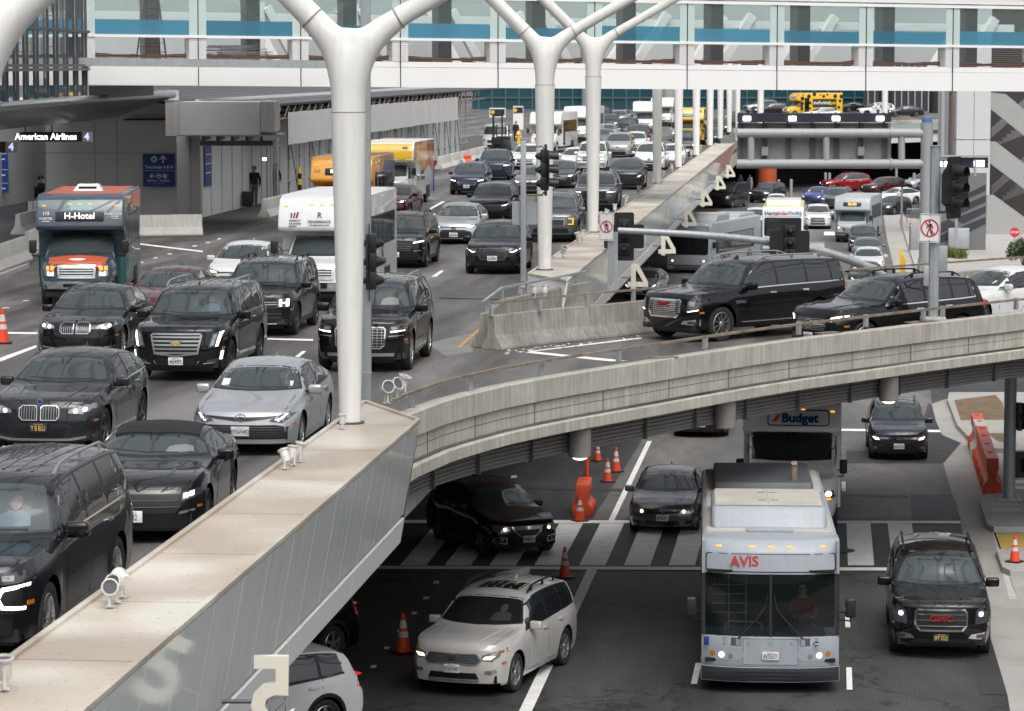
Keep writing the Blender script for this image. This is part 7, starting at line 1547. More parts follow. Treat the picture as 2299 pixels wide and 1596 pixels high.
for ch in c.children:
 if ch.name.startswith('body'): ch.data.materials[0] = paint('steel_grey', (.12, .125, .13), .5)
place(c, 1487, 1201, 0, dy=-1, label='grey saloon with plate 6PHZ391 left of the large grey bus')
c = CAR('hrv', 'suv', 'cross', PPU, dict(front=F_honda(), badge=('H', .69), plate=('9AAV783', .46), rails='c', wheel='d', clad=1, b=dict(L=4.3, W=1.78, H=1.6, wh=(.82, 3.40)))); place(c, 2018, 1036, 0, dy=1.0, label='purplish grey compact wagon with plate 9AAV783 under the ramp lamp', cat='suv')
pk = Vector((-6.50, 52.3, 0)); c = CAR('kiaev', 'suv', 'cross', PWH, dict(front=F_bz(), wheel='5', b=dict(L=4.55), clad=1)); place(c, pk, 0, rot=41, label='white hatchback at the bottom edge below the near parapet', cat='suv')
again('kiaev', 'suv', Vector((-6.4, 58.9, 0)), 0, PB, 'glossy black wagon half hidden under the near parapet', rot=52, cat='suv')
again('civic', 'saloon_car', 1572, 984, PB, 'black car mostly hidden under the ramp girder', 0)
again('camry', 'saloon_car', 1436, 672, PSI, 'silver saloon with an amber light behind the largest hanging 4', 0, dy=-5)
again('audi', 'suv', 1938, 567, PB, 'black wagon with thin bright lights in the lower right lane', 0, cat='suv', lo=1)
again('accord', 'saloon_car', 1948, 592, PGR, 'grey saloon right behind the white one in the lower right lane', 0, lo=1)
again('corollah', 'saloon_car', 1950, 617, PWH, 'white saloon in the lower right lane above the ramp rail', 0, lo=1)
again('camry', 'saloon_car', 1944, 655, PBG, 'dark saloon bonnet just above the ramp barrier', 0, lo=1)
c = CAR('glc', 'suv', 'midsuv', PWH, dict(front=F_gle(), badge=('star', .685), wheel='5', lo=1, b=dict(L=4.7, W=1.9, H=1.65))); place(c, 1836, 515, 0, label='white wagon with star grille between the buses', cat='suv')
again('rav', 'suv', 1697, 520, PWH, 'white wagon left of the bus with coloured brand names', 0, cat='suv')
again('corollah', 'saloon_car', 1705, 548, PBG, 'dark car with one lit lamp left of the brand name bus', 0, lo=1)
again('camry', 'saloon_car', 1820, 459, PBL, 'bright blue saloon behind the brand name bus', 0, dy=-14, lo=1)
again('pilot', 'suv', 1866, 470, PGR, 'grey wagon right of the blue saloon', 0, dy=-12, cat='suv', lo=1)
again('gle', 'suv', 1846, 430, PRD, 'bright red wagon crossing in front of the tunnel', 0, rot=22, cat='suv')
again('audi', 'suv', 1945, 438, PRE, 'maroon wagon right of the bright red one', 0, rot=40, cat='suv', lo=1)
again('camry', 'saloon_car', 1967, 460, PWH, 'white saloon turning by the gantry post', 0, rot=36, lo=1)
again('prius', 'hatchback_car', 1975, 483, PDG, 'dark grey hatchback behind the grey shuttle with amber digits', 0, rot=58)
again('corollah', 'saloon_car', 2034, 425, PSI, 'silver car at the tunnel mouth behind the gantry post', 0, rot=40, lo=1)
again('kia', 'suv', 1700, 456, PDG, 'charcoal wagon with lit lamp left of the orange pillar', 0, dy=-20, cat='suv', lo=1)
again('explorer', 'suv', 1672, 455, paint('slate_blue', (.06, .07, .09), .4), 'slate blue wagon seen from behind at an angle', 0, rot=225, cat='suv', lo=1)
again('prius', 'hatchback_car', 1742, 478, PWH, 'white roof showing above the brand name bus', 0)
c = CAR('cargo', 'van', 'cargo', PWH, dict(front=[('grille', 'grille', [(-.5, .70), (.5, .70), (.56, .92), (-.56, .92)], dict(h=2, t=.02)), ('headlight', 'lens', [(.60, .80), (.90, .82), (.93, 1.04), (.70, 1.0)], dict(m=1)), lowint(.36, .56, .6)], wheel='m')); place(c, 1110, 342, dy=2, label='white work van beside the forklift', cat='van')
again('cargo', 'van', 1610, 468, PDG, 'dark grey delivery van under the hanging number 4', 0, dy=-18, cat='van', lo=1)
# ---------------------------------------------------------------- shuttles and buses
navyp = mat('shuttle_navy', (.035, .066, .095), .3, coat=.6, var=.05); greenp = mat('shuttle_green', (.02, .14, .13), .35, coat=.5); orp = mat('shuttle_orange', (.62, .12, .05), .4, coat=.3, var=.08, vscale=1); mintp = mat('shuttle_mint', (.04, .20, .18), .35, coat=.5)
yel = mat('bus_yellow', (.80, .46, .02), .32, coat=.6, var=.04); amb = mat('bus_amber', (.72, .33, .045), .32, coat=.6, var=.05); wht = mat('bus_white', (.74, .75, .75), .3, coat=.6, var=.04, vscale=.8, streak=.04); gry = mat('bus_grey', (.34, .375, .41), .45, coat=.15, var=.05, vscale=.8, streak=.05)
wl = M['paper']; inkd = mat('logo_ink', (.05, .06, .09), .5); maro = mat('logo_maroon', (.20, .02, .04), .5)
L7 = 7.6
s1 = shuttle('shuttle_bus', navyp, navyp, dict(front=eseries(), hood=orp, driver='d', stick=0, sign=('H-Hotel', .25, 2.43, .66, mat('led_soft', (1, 1, 1), emit=(.95, .97, 1), estr=1.1)), roof=mat('orange_roof', (.42, .115, .065), .6, var=.12),
 ftext=[('115', .13, wl, .92, 2.50, dict(bold=.004)), ('H HOTEL', .09, wl, .92, 2.36, {}), ('LOS ANGELES', .035, wl, .92, 2.29, {}), ('HOMEWOOD', .075, wl, -.93, 2.49, dict(bold=.002)), ('SUITES', .065, wl, -.97, 2.42, dict(bold=.002)), ('BY HILTON', .03, wl, -.97, 2.36, {})],
 graphics=[('F', rounded(-.36, 2.60, .36, 2.86, .05), mintp, 'header_panel'), ('R', [(1.9, .42), (L7, .42), (L7, 1.1), (1.9, 1.3)], greenp, 'lower_wrap'), ('R', [(4.5, 2.6), (L7, 2.4), (L7, 2.95), (4.5, 2.95)], orp, 'upper_wrap'), ('L', [(1.9, .42), (L7, .42), (L7, 1.1), (1.9, 1.3)], greenp, 'lower_wrap'),
   ('F', [(-1.18, .5), (-1.05, .5), (-1.05, 1.25), (-1.18, 1.25)], greenp, 'lower_wrap'), ('F', [(1.05, .5), (1.18, .5), (1.18, 1.25), (1.05, 1.25)], greenp, 'lower_wrap')]))
place(s1, 172, 691, dy=8.5, label='dark blue and green shuttle with lit H-Hotel sign and orange bonnet', cat='shuttle bus')
mb = MB(); e = empty('roof_vent'); mb.add([(-.3, -.42, 0), (.5, -.42, 0), (.5, .42, 0), (-.3, .42, 0), (-.12, -.28, .2), (.4, -.28, .2), (.4, .28, .2), (-.12, .28, .2)], [(0, 1, 5, 4), (1, 2, 6, 5), (2, 3, 7, 6), (3, 0, 4, 7), (4, 5, 6, 7)]); o = mb.build('air_unit', wht, s1, bevel=.015); o.location = (.3, 0, 3.02); bpy.data.objects.remove(e)
mb = MB(); mb.box((-.22, 0, .09), (.05, .5, .08)); mb.lathe([(0, .21), (.14, .215), (.15, .20)], 'z', 16, (.15, 0, 0)); mb.build('unit_grille', M['black'], o)
d_ = MB(); n = 20; d_.add([(0, .23*math.cos(i*2*math.pi/n), .055*math.sin(i*2*math.pi/n)) for i in range(n)], [tuple(range(n))]); o = d_.build('round_logo', wl, s1, smooth=False); o.location = (-L7/2+.36, 0, 1.275); o.rotation_euler = (0, R(60), 0); o.location.z = 1.30
s2 = shuttle('shuttle_bus', wht, wht, dict(front=eseries(), driver='d', roof=mat('white_roof', (.66, .665, .66), .5, var=.08, vscale=.9, streak=.06),
 ftext=[('MARRIOTT', .065, inkd, .72, 2.33, {}), ('LOS ANGELES', .055, inkd, .72, 2.25, {}), ('AIRPORT', .055, inkd, .78, 2.18, {}), ('R', .22, inkd, .05, 2.47, {}), ('RENAISSANCE', .10, inkd, .05, 2.30, {}), ('LOS ANGELES AIRPORT HOTEL', .04, inkd, .05, 2.21, {})],
 stext=[('RENAISSANCE', .2, inkd, 4.6, 1.0, {}), ('R', .5, inkd, 4.6, 1.3, {})]))
place(s2, 706, 694, label='white hotel shuttle with Marriott and Renaissance lettering behind the nearest column', cat='shuttle bus')
bvt = bvh_of([c_ for c_ in s2.children if c_.name.startswith('passenger_box')][0]); pb_ = [c_ for c_ in s2.children if c_.name.startswith('passenger_box')][0]
decal(bvt, [[(.86, 2.40), (.82, 2.40), (.80, 2.52), (.84, 2.56)], [(.79, 2.40), (.75, 2.40), (.71, 2.54), (.75, 2.56)], [(.72, 2.40), (.66, 2.40), (.62, 2.56), (.67, 2.57)]], 'F', .01, maro, 'logo', pb_, .3)
s3 = shuttle('shuttle_bus', amb, amb, dict(front=eseries(), sign=('Residence', .2, 2.45, .62), ftext=[('111', .17, inkd, .93, 2.46, dict(bold=.004))], graphics=[('R', [(3.2, .45), (L7, .45), (L7, 2.7), (5.2, 2.8), (4.2, 2.4)], mat('wrap_blue', (.10, .17, .36), .35, coat=.5, var=.2), 'side_wrap'), ('R', [(2.6, 1.4), (3.6, 1.2), (4.6, 2.0), (4.2, 2.6), (3.0, 2.5)], mat('wrap_peach', (.62, .30, .18), .4, coat=.4), 'side_wrap')], roof=amb))
place(s3, 755, 531, label='orange shuttle number 111 with lit sign, behind the nearest white column', cat='shuttle bus')
s4 = shuttle('shuttle_bus', wht, wht, dict(front=eseries(), ftext=[('005', .17, inkd, -.78, 2.70, dict(bold=.006)), ('SIMPLY PARK', .06, inkd, .68, 2.47, {}), ('LAX', .08, inkd, .66, 2.39, {}), ('AIRPORT', .07, inkd, .05, 2.48, {}), ('SPECTRUM', .08, inkd, .05, 2.40, {})], graphics=[('F', [(-1.19, 2.1), (1.19, 2.1), (1.19, 3.0), (-1.19, 3.0)], yel, 'yellow_cap'), ('F', [(-1.1, 2.08), (-.7, 2.2), (-.2, 2.12), (.3, 2.24), (.9, 2.1), (1.1, 2.2), (1.1, 2.05), (-1.1, 2.05)], mat('wrap_lime', (.35, .55, .06), .4), 'wrap_clouds'),
 ('R', [(1.3, 2.2), (1.6, 2.96), (L7-.1, 2.96), (L7-.1, 2.3), (5.6, 1.75), (4.4, 1.5), (3.2, 1.8), (2.3, 2.05)], mat('wrap_sunset', (.74, .34, .10), .4, coat=.4, var=.5, vscale=.7), 'side_wrap'), ('R', [(L7-1.9, 1.9), (L7-.12, 1.3), (L7-.12, 2.96), (L7-2.6, 2.96)], mat('wrap_coral', (.62, .14, .12), .4, coat=.4, var=.3), 'side_wrap'), ('R', [(L7-.5, .45), (L7-.05, .45), (L7-.05, 2.3), (L7-.3, 1.6)], PBL, 'side_stripe')], stext=[('AIRPORT', .24, inkd, 3.8, 1.50, {}), ('SPECTRUM', .24, inkd, 3.9, 1.22, {}), ('LAX', .3, maro, 2.6, 1.25, {})], nw=0 or 1))
for c_ in list(s4.children_recursive):
 if c_.name.split('.')[0] in ('side_window', 'window_band', 'entry_door') and c_.parent.name.startswith('passenger'): bpy.data.objects.remove(c_)
place(s4, 862, 465, dy=-1.5, label='white shuttle with yellow front cap numbered 005 and sunset side wrap', cat='shuttle bus')
s5 = shuttle('shuttle_bus', wht, wht, dict(front=eseries(), nw=5)); place(s5, 1216, 343, dy=-7, label='white shuttle behind the second white column', cat='shuttle bus', group='plain white shuttles')
def shut(px, py, label, src=s5, z=ZU, **k):
 c2 = copy_tree(src); place(c2, px, py, z, L=L7, label=label, cat='shuttle bus', group=k.pop('group', 'plain white shuttles'), **k); return c2
shut(1290, 320, 'white shuttle just behind the one at the second column', dy=-6); shut(1447, 300, 'white shuttle far back left of the first plain column'); shut(1485, 284, 'farthest white shuttle, right of the other far one')
shut(1792, 708, 'white shuttle whose roof alone shows behind the black wagon on the ramp', z=0)
dots = mat('spot_black', (.015, .015, .012), .4)
def spots(bx_, L_):
 bv = bvh_of(bx_); rr = random.Random(5);
 P = []
 while len(P) < 40:
  c_ = (rr.uniform(1.7, L_-.2), rr.uniform(.6, 2.9)); r_ = rr.choice((.10, .14, .2, .26))
  if all(math.hypot(c_[0]-q[0], c_[1]-q[1]) > r_+q[2]+.08 for q in P) and not (3.0 < c_[0] < 6.9 and 1.0 < c_[1] < 2.5): P.append((*c_, r_))
  elif rr.random() < .002: break
 decal(bv, [ring_((p[0], p[1]), p[2], 14) for p in P], 'R', .01, dots, 'spots', bx_, .3, .004)
 decal(bv, [ring_((p[0], p[1]), p[2], 14) for p in P], 'L', .01, dots, 'spots', bx_, .3, .004)
 F = [(-1.0, 2.75, .12), (-.75, 2.2, .1), (1.0, 2.3, .14), (.8, 2.8, .1), (-1.05, 1.9, .1), (1.08, 1.6, .1), (-.5, 2.88, .08), (.45, 2.86, .09), (-1.08, 1.2, .09), (1.08, 1.0, .09)]
 decal(bv, [ring_((p[0], p[1]), p[2], 12) for p in F], 'F', .01, dots, 'spots', bx_, .3, .004)
s6 = shuttle('shuttle_bus', yel, yel, dict(front=eseries(), nw=3, sign=('Century', .24, 2.45, .55, wl), roof=wht))
for c_ in s6.children_recursive:
 if c_.name.startswith('destination_sign'): c_.data.materials[0] = mat('sign_bluebright', (.02, .14, .42), .4)
b6 = [c_ for c_ in s6.children if c_.name.startswith('passenger_box')][0]
for c_ in list(b6.children):
 if c_.name.split('.')[0] in ('side_window', 'window_band'): bpy.data.objects.remove(c_)
spots(b6, L7)
mb = MB(); mb.box((5.0, -1.215, 1.75), (3.4, .02, 1.05)); mb.build('name_board', mat('board_dark', (.03, .035, .02), .5), b6); text('theParking', .55, wl, b6, (4.55, -1.235, 1.78), (R(90), 0, 0), depth=.004, bold=.01); text('Spot', .55, mat('spot_yellow', (.75, .6, .05), .5), b6, (6.1, -1.235, 1.78), (R(90), 0, 0), depth=.004, bold=.01)
mb = MB(); mb.box((5.4, -1.215, .85), (2.2, .02, .5)); mb.build('name_board', mat('sign_bluebright', (.02, .14, .42), .4), b6)
place(s6, 1545, 327, label='yellow black-spotted shuttle coming forward among the plain columns', cat='shuttle bus', group='yellow spotted shuttles')
c2 = copy_tree(s6); place(c2, 1762, 263, rot=24, L=L7, label='yellow black-spotted shuttle seen from its side on the far bend', cat='shuttle bus', group='yellow spotted shuttles')
s7 = shuttle('shuttle_bus', gry, gry, dict(front=[('grille', 'grille', [(-.45, .78), (.45, .78), (.52, 1.02), (-.52, 1.02)], dict(h=2, t=.03, fr=.02)), ('headlight', 'lens', [(.60, .90), (.88, .92), (.90, 1.16), (.68, 1.12)], dict(m=1, sub=[('litw', ring_((.74, 1.0), .06))])), ('bumper', 'dkgrey', quadp(-.9, .45, .9, .70), dict(o=.04, r=.2))], sign=('50.00', .26, 2.5, .6, mat('led_amber', (1, .5, .1), emit=(1, .42, .05), estr=2)), b=dict(H=2.0), roof=M['walk'])); place(s7, 1907, 545, 0, dy=-8, label='grey shuttle with amber digits on its sign, lower road', cat='shuttle bus')
gr8 = mat('bus_pale_grey', (.86, .88, .90), .3, coat=.6, var=.04)
s8 = shuttle('shuttle_bus', gr8, gr8, dict(L=9.0, bw=1.25, H=3.32, x0=.9, zf=2.50, front=[('grille', 'grille', [(-.40, .70), (.40, .70), (.45, 1.2), (-.45, 1.2)], dict(h=5, t=.02)), ('headlight', 'lensdk', quadp(.60, .84, .92, 1.10), dict(m=1, sub=[('litw', ring_((.80, 1.02), .075)), ('amber', quadp(.66, .86, .86, .92))])), ('bumper', 'satin', quadp(-.95, .45, .95, .72), dict(o=.04, r=.2))], wind=M['winddk'], b=dict(W=2.35, H=2.56, tum=.94, top=[(x, z*(1.27 if x > .7 else 1.15)) for x, z in BODY['ecab']['top']], belt=[(0, 1.2), (.9, 1.55), (1.6, 1.58), (3.6, 1.58)]), ftext=[]))
place(s8, 1775, 1200, 0, label='grey rental shuttle with blue Budget lettering partly under the ramp', cat='shuttle bus')
b8 = [c_ for c_ in s8.children if c_.name.startswith('passenger_box')][0]; bv8 = bvh_of(b8); decal(bv8, rounded(-.95, 2.66, .62, 3.06, .08), 'F', .015, M['black'], 'sign_frame', b8, .1); decal(bv8, rounded(-.92, 2.69, .59, 3.03, .06), 'F', .035, wht, 'sign_face', b8, .1)
h = bv8.ray_cast(Vector((-3, -.2, 2.86)), Vector((1, 0, 0))); tl_ = math.atan2(h[1].z, -h[1].x); text('Budget', .33, mat('budget_blue', (.01, .05, .22), .5), b8, (h[0].x-.06, -.20, 2.85), (R(90)-tl_, 0, R(-90)), bold=.012); decal(bv8, [(.50, 2.76), (.38, 2.78), (.30, 2.92), (.36, 2.96)], 'F', .05, M['coneor'], 'logo', b8, .3)
avr = mat('avis_red', (.45, .02, .025), .4)
b1 = citybus('city_bus', gry, dict(real=1, ftext=[('AVIS', .27, avr, .50, 2.60)], plate='8V75577')); place(b1, 1729, 1557, 0, dy=2.4, label='large grey AVIS bus with driver in a red shirt, nearest on the lower road', cat='bus')
b2 = citybus('city_bus', gry, dict(stext=[('AVIS', .55, avr, 3.6, .85)])); place(b2, 1545, 614, 0, rot=70, label='grey AVIS bus angled behind the hanging numbers', cat='bus')
b3 = citybus('city_bus', wht, dict(podm=mat('pod_cream', (.62, .61, .55), .5, var=.1), ftext=[('Hertz', .34, inkd, .74, 2.60), ('dollar.', .32, avr, -.02, 2.60), ('Thrifty', .30, mat('thrifty_blue', (.02, .14, .42), .5), -.76, 2.60)])); place(b3, 1757, 568, 0, label='white bus with Hertz, dollar and Thrifty names above the windscreen', cat='bus')
for c_ in b3.children:
 if c_.name.startswith('roof_hatch') or c_.name.startswith('roof_skin'): c_.data.materials[0] = mat('roof_yellow', (.70, .50, .06), .5, var=.2)
def forklift():
 e = empty('forklift', (0, 0, 0), 0, 'small forklift with raised black mast beside the far barriers', 'forklift')
 for s in (-1, 1): mb = MB(); mb.box((-.1, s*.33, 1.5), (.12, .10, 2.9)); mb.box((0, s*.30, 1.5), (.08, .07, 2.8)); mb.build('mast', M['black'], e)
 mb = MB(); mb.box((-.05, 0, 2.9), (.1, .8, .1)); mb.box((-.08, 0, 1.1), (.1, .9, .5)); mb.build('mast_crossbar', M['black'], e)
 mb = MB(); mb.box((1.2, 0, .75), (1.9, 1.05, .75)); mb.box((1.9, 0, 1.2), (.6, 1.0, .35)); mb.build('body', M['black'], e, bevel=.08)
 for x in (.35, 1.75):
  for s in (-1, 1): mb = MB(); mb.tube([(x, s*.45, .3), (x, s*.6, .3)], .3, 16); mb.build('wheel', M['tyre'], e)
 mb = MB()
 for x in (.5, 1.7):
  for s in (-1, 1): mb.box((x, s*.45, 1.6), (.06, .06, 1.2))
 mb.box((1.1, 0, 2.2), (1.4, 1.0, .05)); mb.build('cab_frame', M['black'], e)
 for s in (-1, 1): mb = MB(); mb.box((-.7, s*.25, .12), (1.1, .1, .04)); mb.build('fork', M['black'], e)
 e.location = W(1118, 350, ZU); e.rotation_euler = (0, 0, ROADROT-.1)
forklift()
# ---------------------------------------------------------------- signal poles, signs, gantry
def signal(parent, loc, rz, back=True, n=3, s=1.0):
 e = bpy.data.objects.new('signal_head', None); COL.objects.link(e); e.parent = parent; e.location = loc; e.rotation_euler = (0, 0, rz)
 mb = MB()
 for k in range(n): mb.box((0, 0, (k-(n-1)/2)*.36), (.20, .34, .35))
 mb.build('housing', M['black'], e, bevel=.02)
 if back: mb = MB(); mb.prism([(x, y) for x, y in rounded(-.36, -.36-.24*0-.24, .36, .60, .06)], 0, .012); o = mb.build('backplate', M['black'], e); o.rotation_euler = (0, R(90), 0); o.data.transform(Matrix.Translation((0, 0, 0))); o.location = (.05, 0, 0); o.data.transform(Matrix.Diagonal((1.0*(n*.36+.35)/.72*1.0, .36/.48, 1, 1))) if 0 else None
 for k in range(n):
  z = (k-(n-1)/2)*.36; mb = MB(); m_ = 12; pts = []
  for i in range(m_+1):
   a = R(-30+240*i/m_); pts += [(.10, .15*math.cos(a), z+.15*math.sin(a)), (.36, .15*math.cos(a), z+.15*math.sin(a)-.02)]
  mb.add(pts, [(2*i, 2*i+1, 2*i+3, 2*i+2) for i in range(m_)]); mb.build('visor', M['black'], e)
  mb = MB(); mb.lathe([(0, -.26), (.05, -.24), (.12, -.10), (.14, -.09)], 'x', 14, (0, 0, z)); mb.build('lamp_back', M['black'], e)
 return e
def backplate(e, w=.62, h=1.35):
 mb = MB(); P = rounded(-w/2, -h/2, w/2, h/2, .06); vs = [(.02, y, z) for y, z in P]+[(.035, y, z) for y, z in P]; n = len(P)
 mb.add(vs, [tuple(range(n)), tuple(range(2*n-1, n-1, -1))]+[(i, (i+1) % n, (i+1) % n+n, i+n) for i in range(n)]); return mb.build('backplate', M['black'], e, smooth=False)
def nosign(px, py, d, w, h, label, rz=0.0, tilt=0.0, parent=None):
 p = WY(px, py, d); e = empty('no_pedestrian_sign', p, rz, label, 'sign', 'no pedestrian signs'); e.rotation_euler = (0, tilt, rz)
 def plate_(w, h, r, m, y, nm):
  mb = MB(); P = rounded(-w/2, -h/2, w/2, h/2, r); n = len(P); vs = [(x, y, z) for x, z in P]+[(x, y+.006, z) for x, z in P]; mb.add(vs, [tuple(range(n)), tuple(range(2*n-1, n-1, -1))]+[(i, (i+1) % n, (i+1) % n+n, i+n) for i in range(n)]); return mb.build(nm, m, e, smooth=False)
 plate_(w, h, w*.07, M['paper'], 0, 'panel');
 mb = MB(); P = rounded(-w*.47, -h*.475, w*.47, h*.475, w*.06); Q = rounded(-w*.45, -h*.46, w*.45, h*.46, w*.05); n = len(P); mb.add([(x, -.003, z) for x, z in P]+[(x, -.003, z) for x, z in Q], [(i, (i+1) % n, (i+1) % n+n, i+n) for i in range(n)]); mb.build('border', M['ink'], e, smooth=False)
 r1, r2 = w*.43, w*.36; n = 32; mb = MB(); mb.add([(r1*math.cos(i*2*math.pi/n), -.008, r1*math.sin(i*2*math.pi/n)) for i in range(n)]+[(r2*math.cos(i*2*math.pi/n), -.008, r2*math.sin(i*2*math.pi/n)) for i in range(n)], [(i, (i+1) % n, (i+1) % n+n, i+n) for i in range(n)])
 a = R(-48); mb.box((0, 0, 0), (2*r2, .004, w*.06), M4=Matrix.Translation((0, -.0085, 0)) @ Matrix.Rotation(R(52), 4, 'Y')); mb.build('red_ring', M['red'], e, smooth=False)
 mb = MB(); s = w
 def pl(P): mb.add([(x*s, -.0055, z*s) for x, z in P], [tuple(range(len(P)))])
 pl([(.05*math.cos(i*.5236)-.03, .30+.05*math.sin(i*.5236)) for i in range(12)]); pl([(-.07, .22), (.05, .22), (.08, .0), (.05, -.05), (-.05, -.05), (-.06, .05)]); pl([(.03, .2), (.08, .2), (.17, .04), (.15, -.06), (.12, -.06), (.12, .03), (.05, .12)]); pl([(-.06, .2), (-.09, .1), (-.18, .0), (-.15, -.03), (-.05, .06)])
 pl([(-.05, -.04), (.02, -.04), (-.06, -.2), (-.07, -.36), (-.13, -.34), (-.11, -.18)]); pl([(.0, -.04), (.06, -.04), (.10, -.2), (.16, -.36), (.10, -.38), (.04, -.22)]); mb.build('walking_figure', M['ink'], e, smooth=False)
 mb = MB(); mb.box((0, .004, h*.44), (.03, .03, .03)); mb.box((0, .004, -h*.44), (.03, .03, .03)); mb.build('bolts', M['galv'], e)
 return e
pb = W(823, 905, 5.25); e = empty('signal_pole', pb, 0, 'tall grey square post directly behind the nearest white column', 'pole')
mb = MB(); mb.obox((0, 0, -.3), (.02, 0, 12.5), .19, .17, up=Vector((0, 1, 0))); mb.build('shaft', M['galv'], e, bevel=.02)
mb = MB()
for z in (.6, 3.2, 5.1, 6.6): mb.box((.0, 0, z), (.205, .185, .03))
mb.build('bands', M['greypaint'], e)
s_ = signal(e, (.10, .05, 2.75), R(180)); backplate(s_, .5, 1.5)
pb = W(1175, 624, 6.16); e = empty('signal_pole', pb, 0, 'slim galvanised post with sideways black traffic light left of the second column', 'pole')
mb = MB(); mb.obox((0, 0, -.1), (0, 0, 3.66), .15, .13, up=Vector((0, 1, 0))); mb.box((0, 0, 3.67), (.18, .16, .03)); mb.build('shaft', M['galv'], e, bevel=.015)
s_ = signal(e, (.56, .0, 2.86), R(6)); backplate(s_, .55, 1.36)
mb = MB(); mb.tube([(.08, 0, 3.48), (.5, 0, 3.48), (.55, 0, 3.4)], .026, 8); mb.tube([(.08, 0, 2.2), (.5, 0, 2.2), (.55, 0, 2.28)], .026, 8); mb.build('bracket', M['rust'], e)
mb = MB(); P = rounded(-.42, -.43, .42, .43, .05); n = len(P); mb.add([(x, 0, z) for x, z in P]+[(x, .006, z) for x, z in P], [tuple(range(n)), tuple(range(2*n-1, n-1, -1))]+[(i, (i+1) % n, (i+1) % n+n, i+n) for i in range(n)]); o = mb.build('sign_back', M['galv'], e, smooth=False); o.location = (.03, .10, 1.72); o.scale = (.78, 1, .72)
pb = W(2095, 712, 6.0); e = empty('signal_pole', pb, 0, 'galvanised octagonal post standing on the ramp parapet at the right', 'pole'); pd_ = pb.y
mb = MB(); mb.tube([(0, 0, -.02), (-.0, 0, 3.93)], [.125, .115], 8); mb.box((0, 0, 3.94), (.26, .26, .02)); mb.build('shaft', M['galv'], e, ang=20)
mb = MB(); mb.box((0, 0, -.06), (.55, .5, .14)); mb.build('footing', M['conc'], e, bevel=.02)
s_ = signal(e, (.42, .02, 2.98), R(-38)); backplate(s_, .64, 1.42)
mb = MB(); mb.tube([(.1, 0, 3.62), (.36, 0, 3.62), (.40, .02, 3.5)], .035, 8); mb.tube([(.1, 0, 2.42), (.34, 0, 2.42), (.38, .02, 2.5)], .03, 8); mb.build('bracket', M['rust'], e)
for x, z, w_, h_ in ((-.17, .95, .14, .47), (.2, 1.35, .22, .60)):
 mb = MB(); mb.box((x, -.02, z), (w_, .05, h_)); mb.build('control_box', M['galv'], e, bevel=.03)
nosign(2087.5, 512, pd_-.20, .48, .66, 'no pedestrian sign on the post at the right, above the black ramp wagon', 0, R(3))
pb = W(1367, 668, 5.98); dS = pb.y
e = empty('sign_post', pb, 0, 'thin sign post at the end of the galvanised arm', 'post'); mb = MB(); mb.box((0, 0, 1.05), (.065, .05, 2.2)); mb.build('post', M['galv'], e); mb = MB(); mb.box((.12, .03, 1.0), (.20, .01, 1.3)); mb.build('side_plate', M['galv'], e)
nosign(1361.5, 509, dS-.06, .36, .70, 'no pedestrian sign left of the dark signal back at the arm end', R(-14))
dA = 93.0; ma = empty('mast_arm', WY(1960, 600, dA+2), 0, 'curved galvanised mast arm rising from behind the ramp carrying two signal backs', 'mast arm'); mo = ma.location.copy()
pts = [(1388, 517, dA), (1450, 520, dA), (1540, 525, dA), (1620, 531, dA+.3), (1700, 539, dA+.6), (1780, 550, dA+1), (1850, 565, dA+1.3), (1910, 584, dA+1.6), (1962, 605, dA+2), (2010, 640, dA+2.3), (2030, 700, dA+2.5)]
mb = MB(); mb.tube([WY(*p)-mo for p in pts], [.095, .10, .105, .11, .115, .12, .13, .135, .14, .145, .15], 14); mb.build('arm', M['galv'], ma)
mb = MB(); mb.lathe([(0, -.02), (.075, -.02), (.075, .02), (0, .02)], 'x', 12, tuple(WY(1388, 517, dA)-mo)); mb.build('end_cap', M['galv'], ma)
for x, y in ((1401, 531), (1773, 545)):
 s_ = signal(ma, WY(x, y, dA+.35)-mo, R(90)); backplate(s_, .60, 1.45)
gd = 174.0; gp0 = W(2077, 618, .15); gd = gp0.y; ga = empty('sign_gantry', gp0, 0, 'grey cantilever sign gantry seen from behind with four lit lamps and blue-capped post', 'gantry'); go_ = gp0.copy()
def G(x, y, dd=0): return WY(x, y, gd+dd)-go_
gm_ = M['greypaint']; gpm = mat('gantry_back', (.27, .27, .262), .55, var=.06, streak=.05)
mb = MB(); a = G(2077, 272); mb.tube([(0, 0, 0), (0, 0, G(0, 330).z), (0, 0, G(0, 322).z), (0, 0, G(0, 300).z), (0, 0, G(0, 276).z)], [.36, .33, .33, .34, .36], 20); mb.build('post', gm_, ga)
mb = MB(); mb.tube([(0, 0, G(0, 275).z), (0, 0, G(0, 265).z)], .29, 20); mb.build('post_cap', mat('cap_blue', (.05, .18, .42), .5), ga)
mb = MB()
for k in range(8): a = k*math.pi/4; mb.add([(.30*math.cos(a), .30*math.sin(a), 1.3), (.62*math.cos(a), .62*math.sin(a), 0), (.30*math.cos(a), .30*math.sin(a), 0)], [(0, 1, 2)])
mb.build('base_fins', gm_, ga)
for y in (299, 368): mb = MB(); A, B_ = G(1654, y), G(2072, y); mb.tube([A, B_], .26, 18); mb.tube([G(1999, y), G(2002, y)], .33, 18); mb.build('chord', gm_, ga)
for x in (1686, 1855, 2024): mb = MB(); mb.tube([G(x, 304), G(x, 364)], .19, 14); mb.build('strut', gm_, ga)
A, B_ = G(1655, 276, .6), G(2000, 374, .6); mb = MB(); mb.box(((A.x+B_.x)/2, A.y, (A.z+B_.z)/2), (B_.x-A.x, .05, A.z-B_.z)); mb.build('panel_back', gpm, ga, smooth=False)
mb = MB()
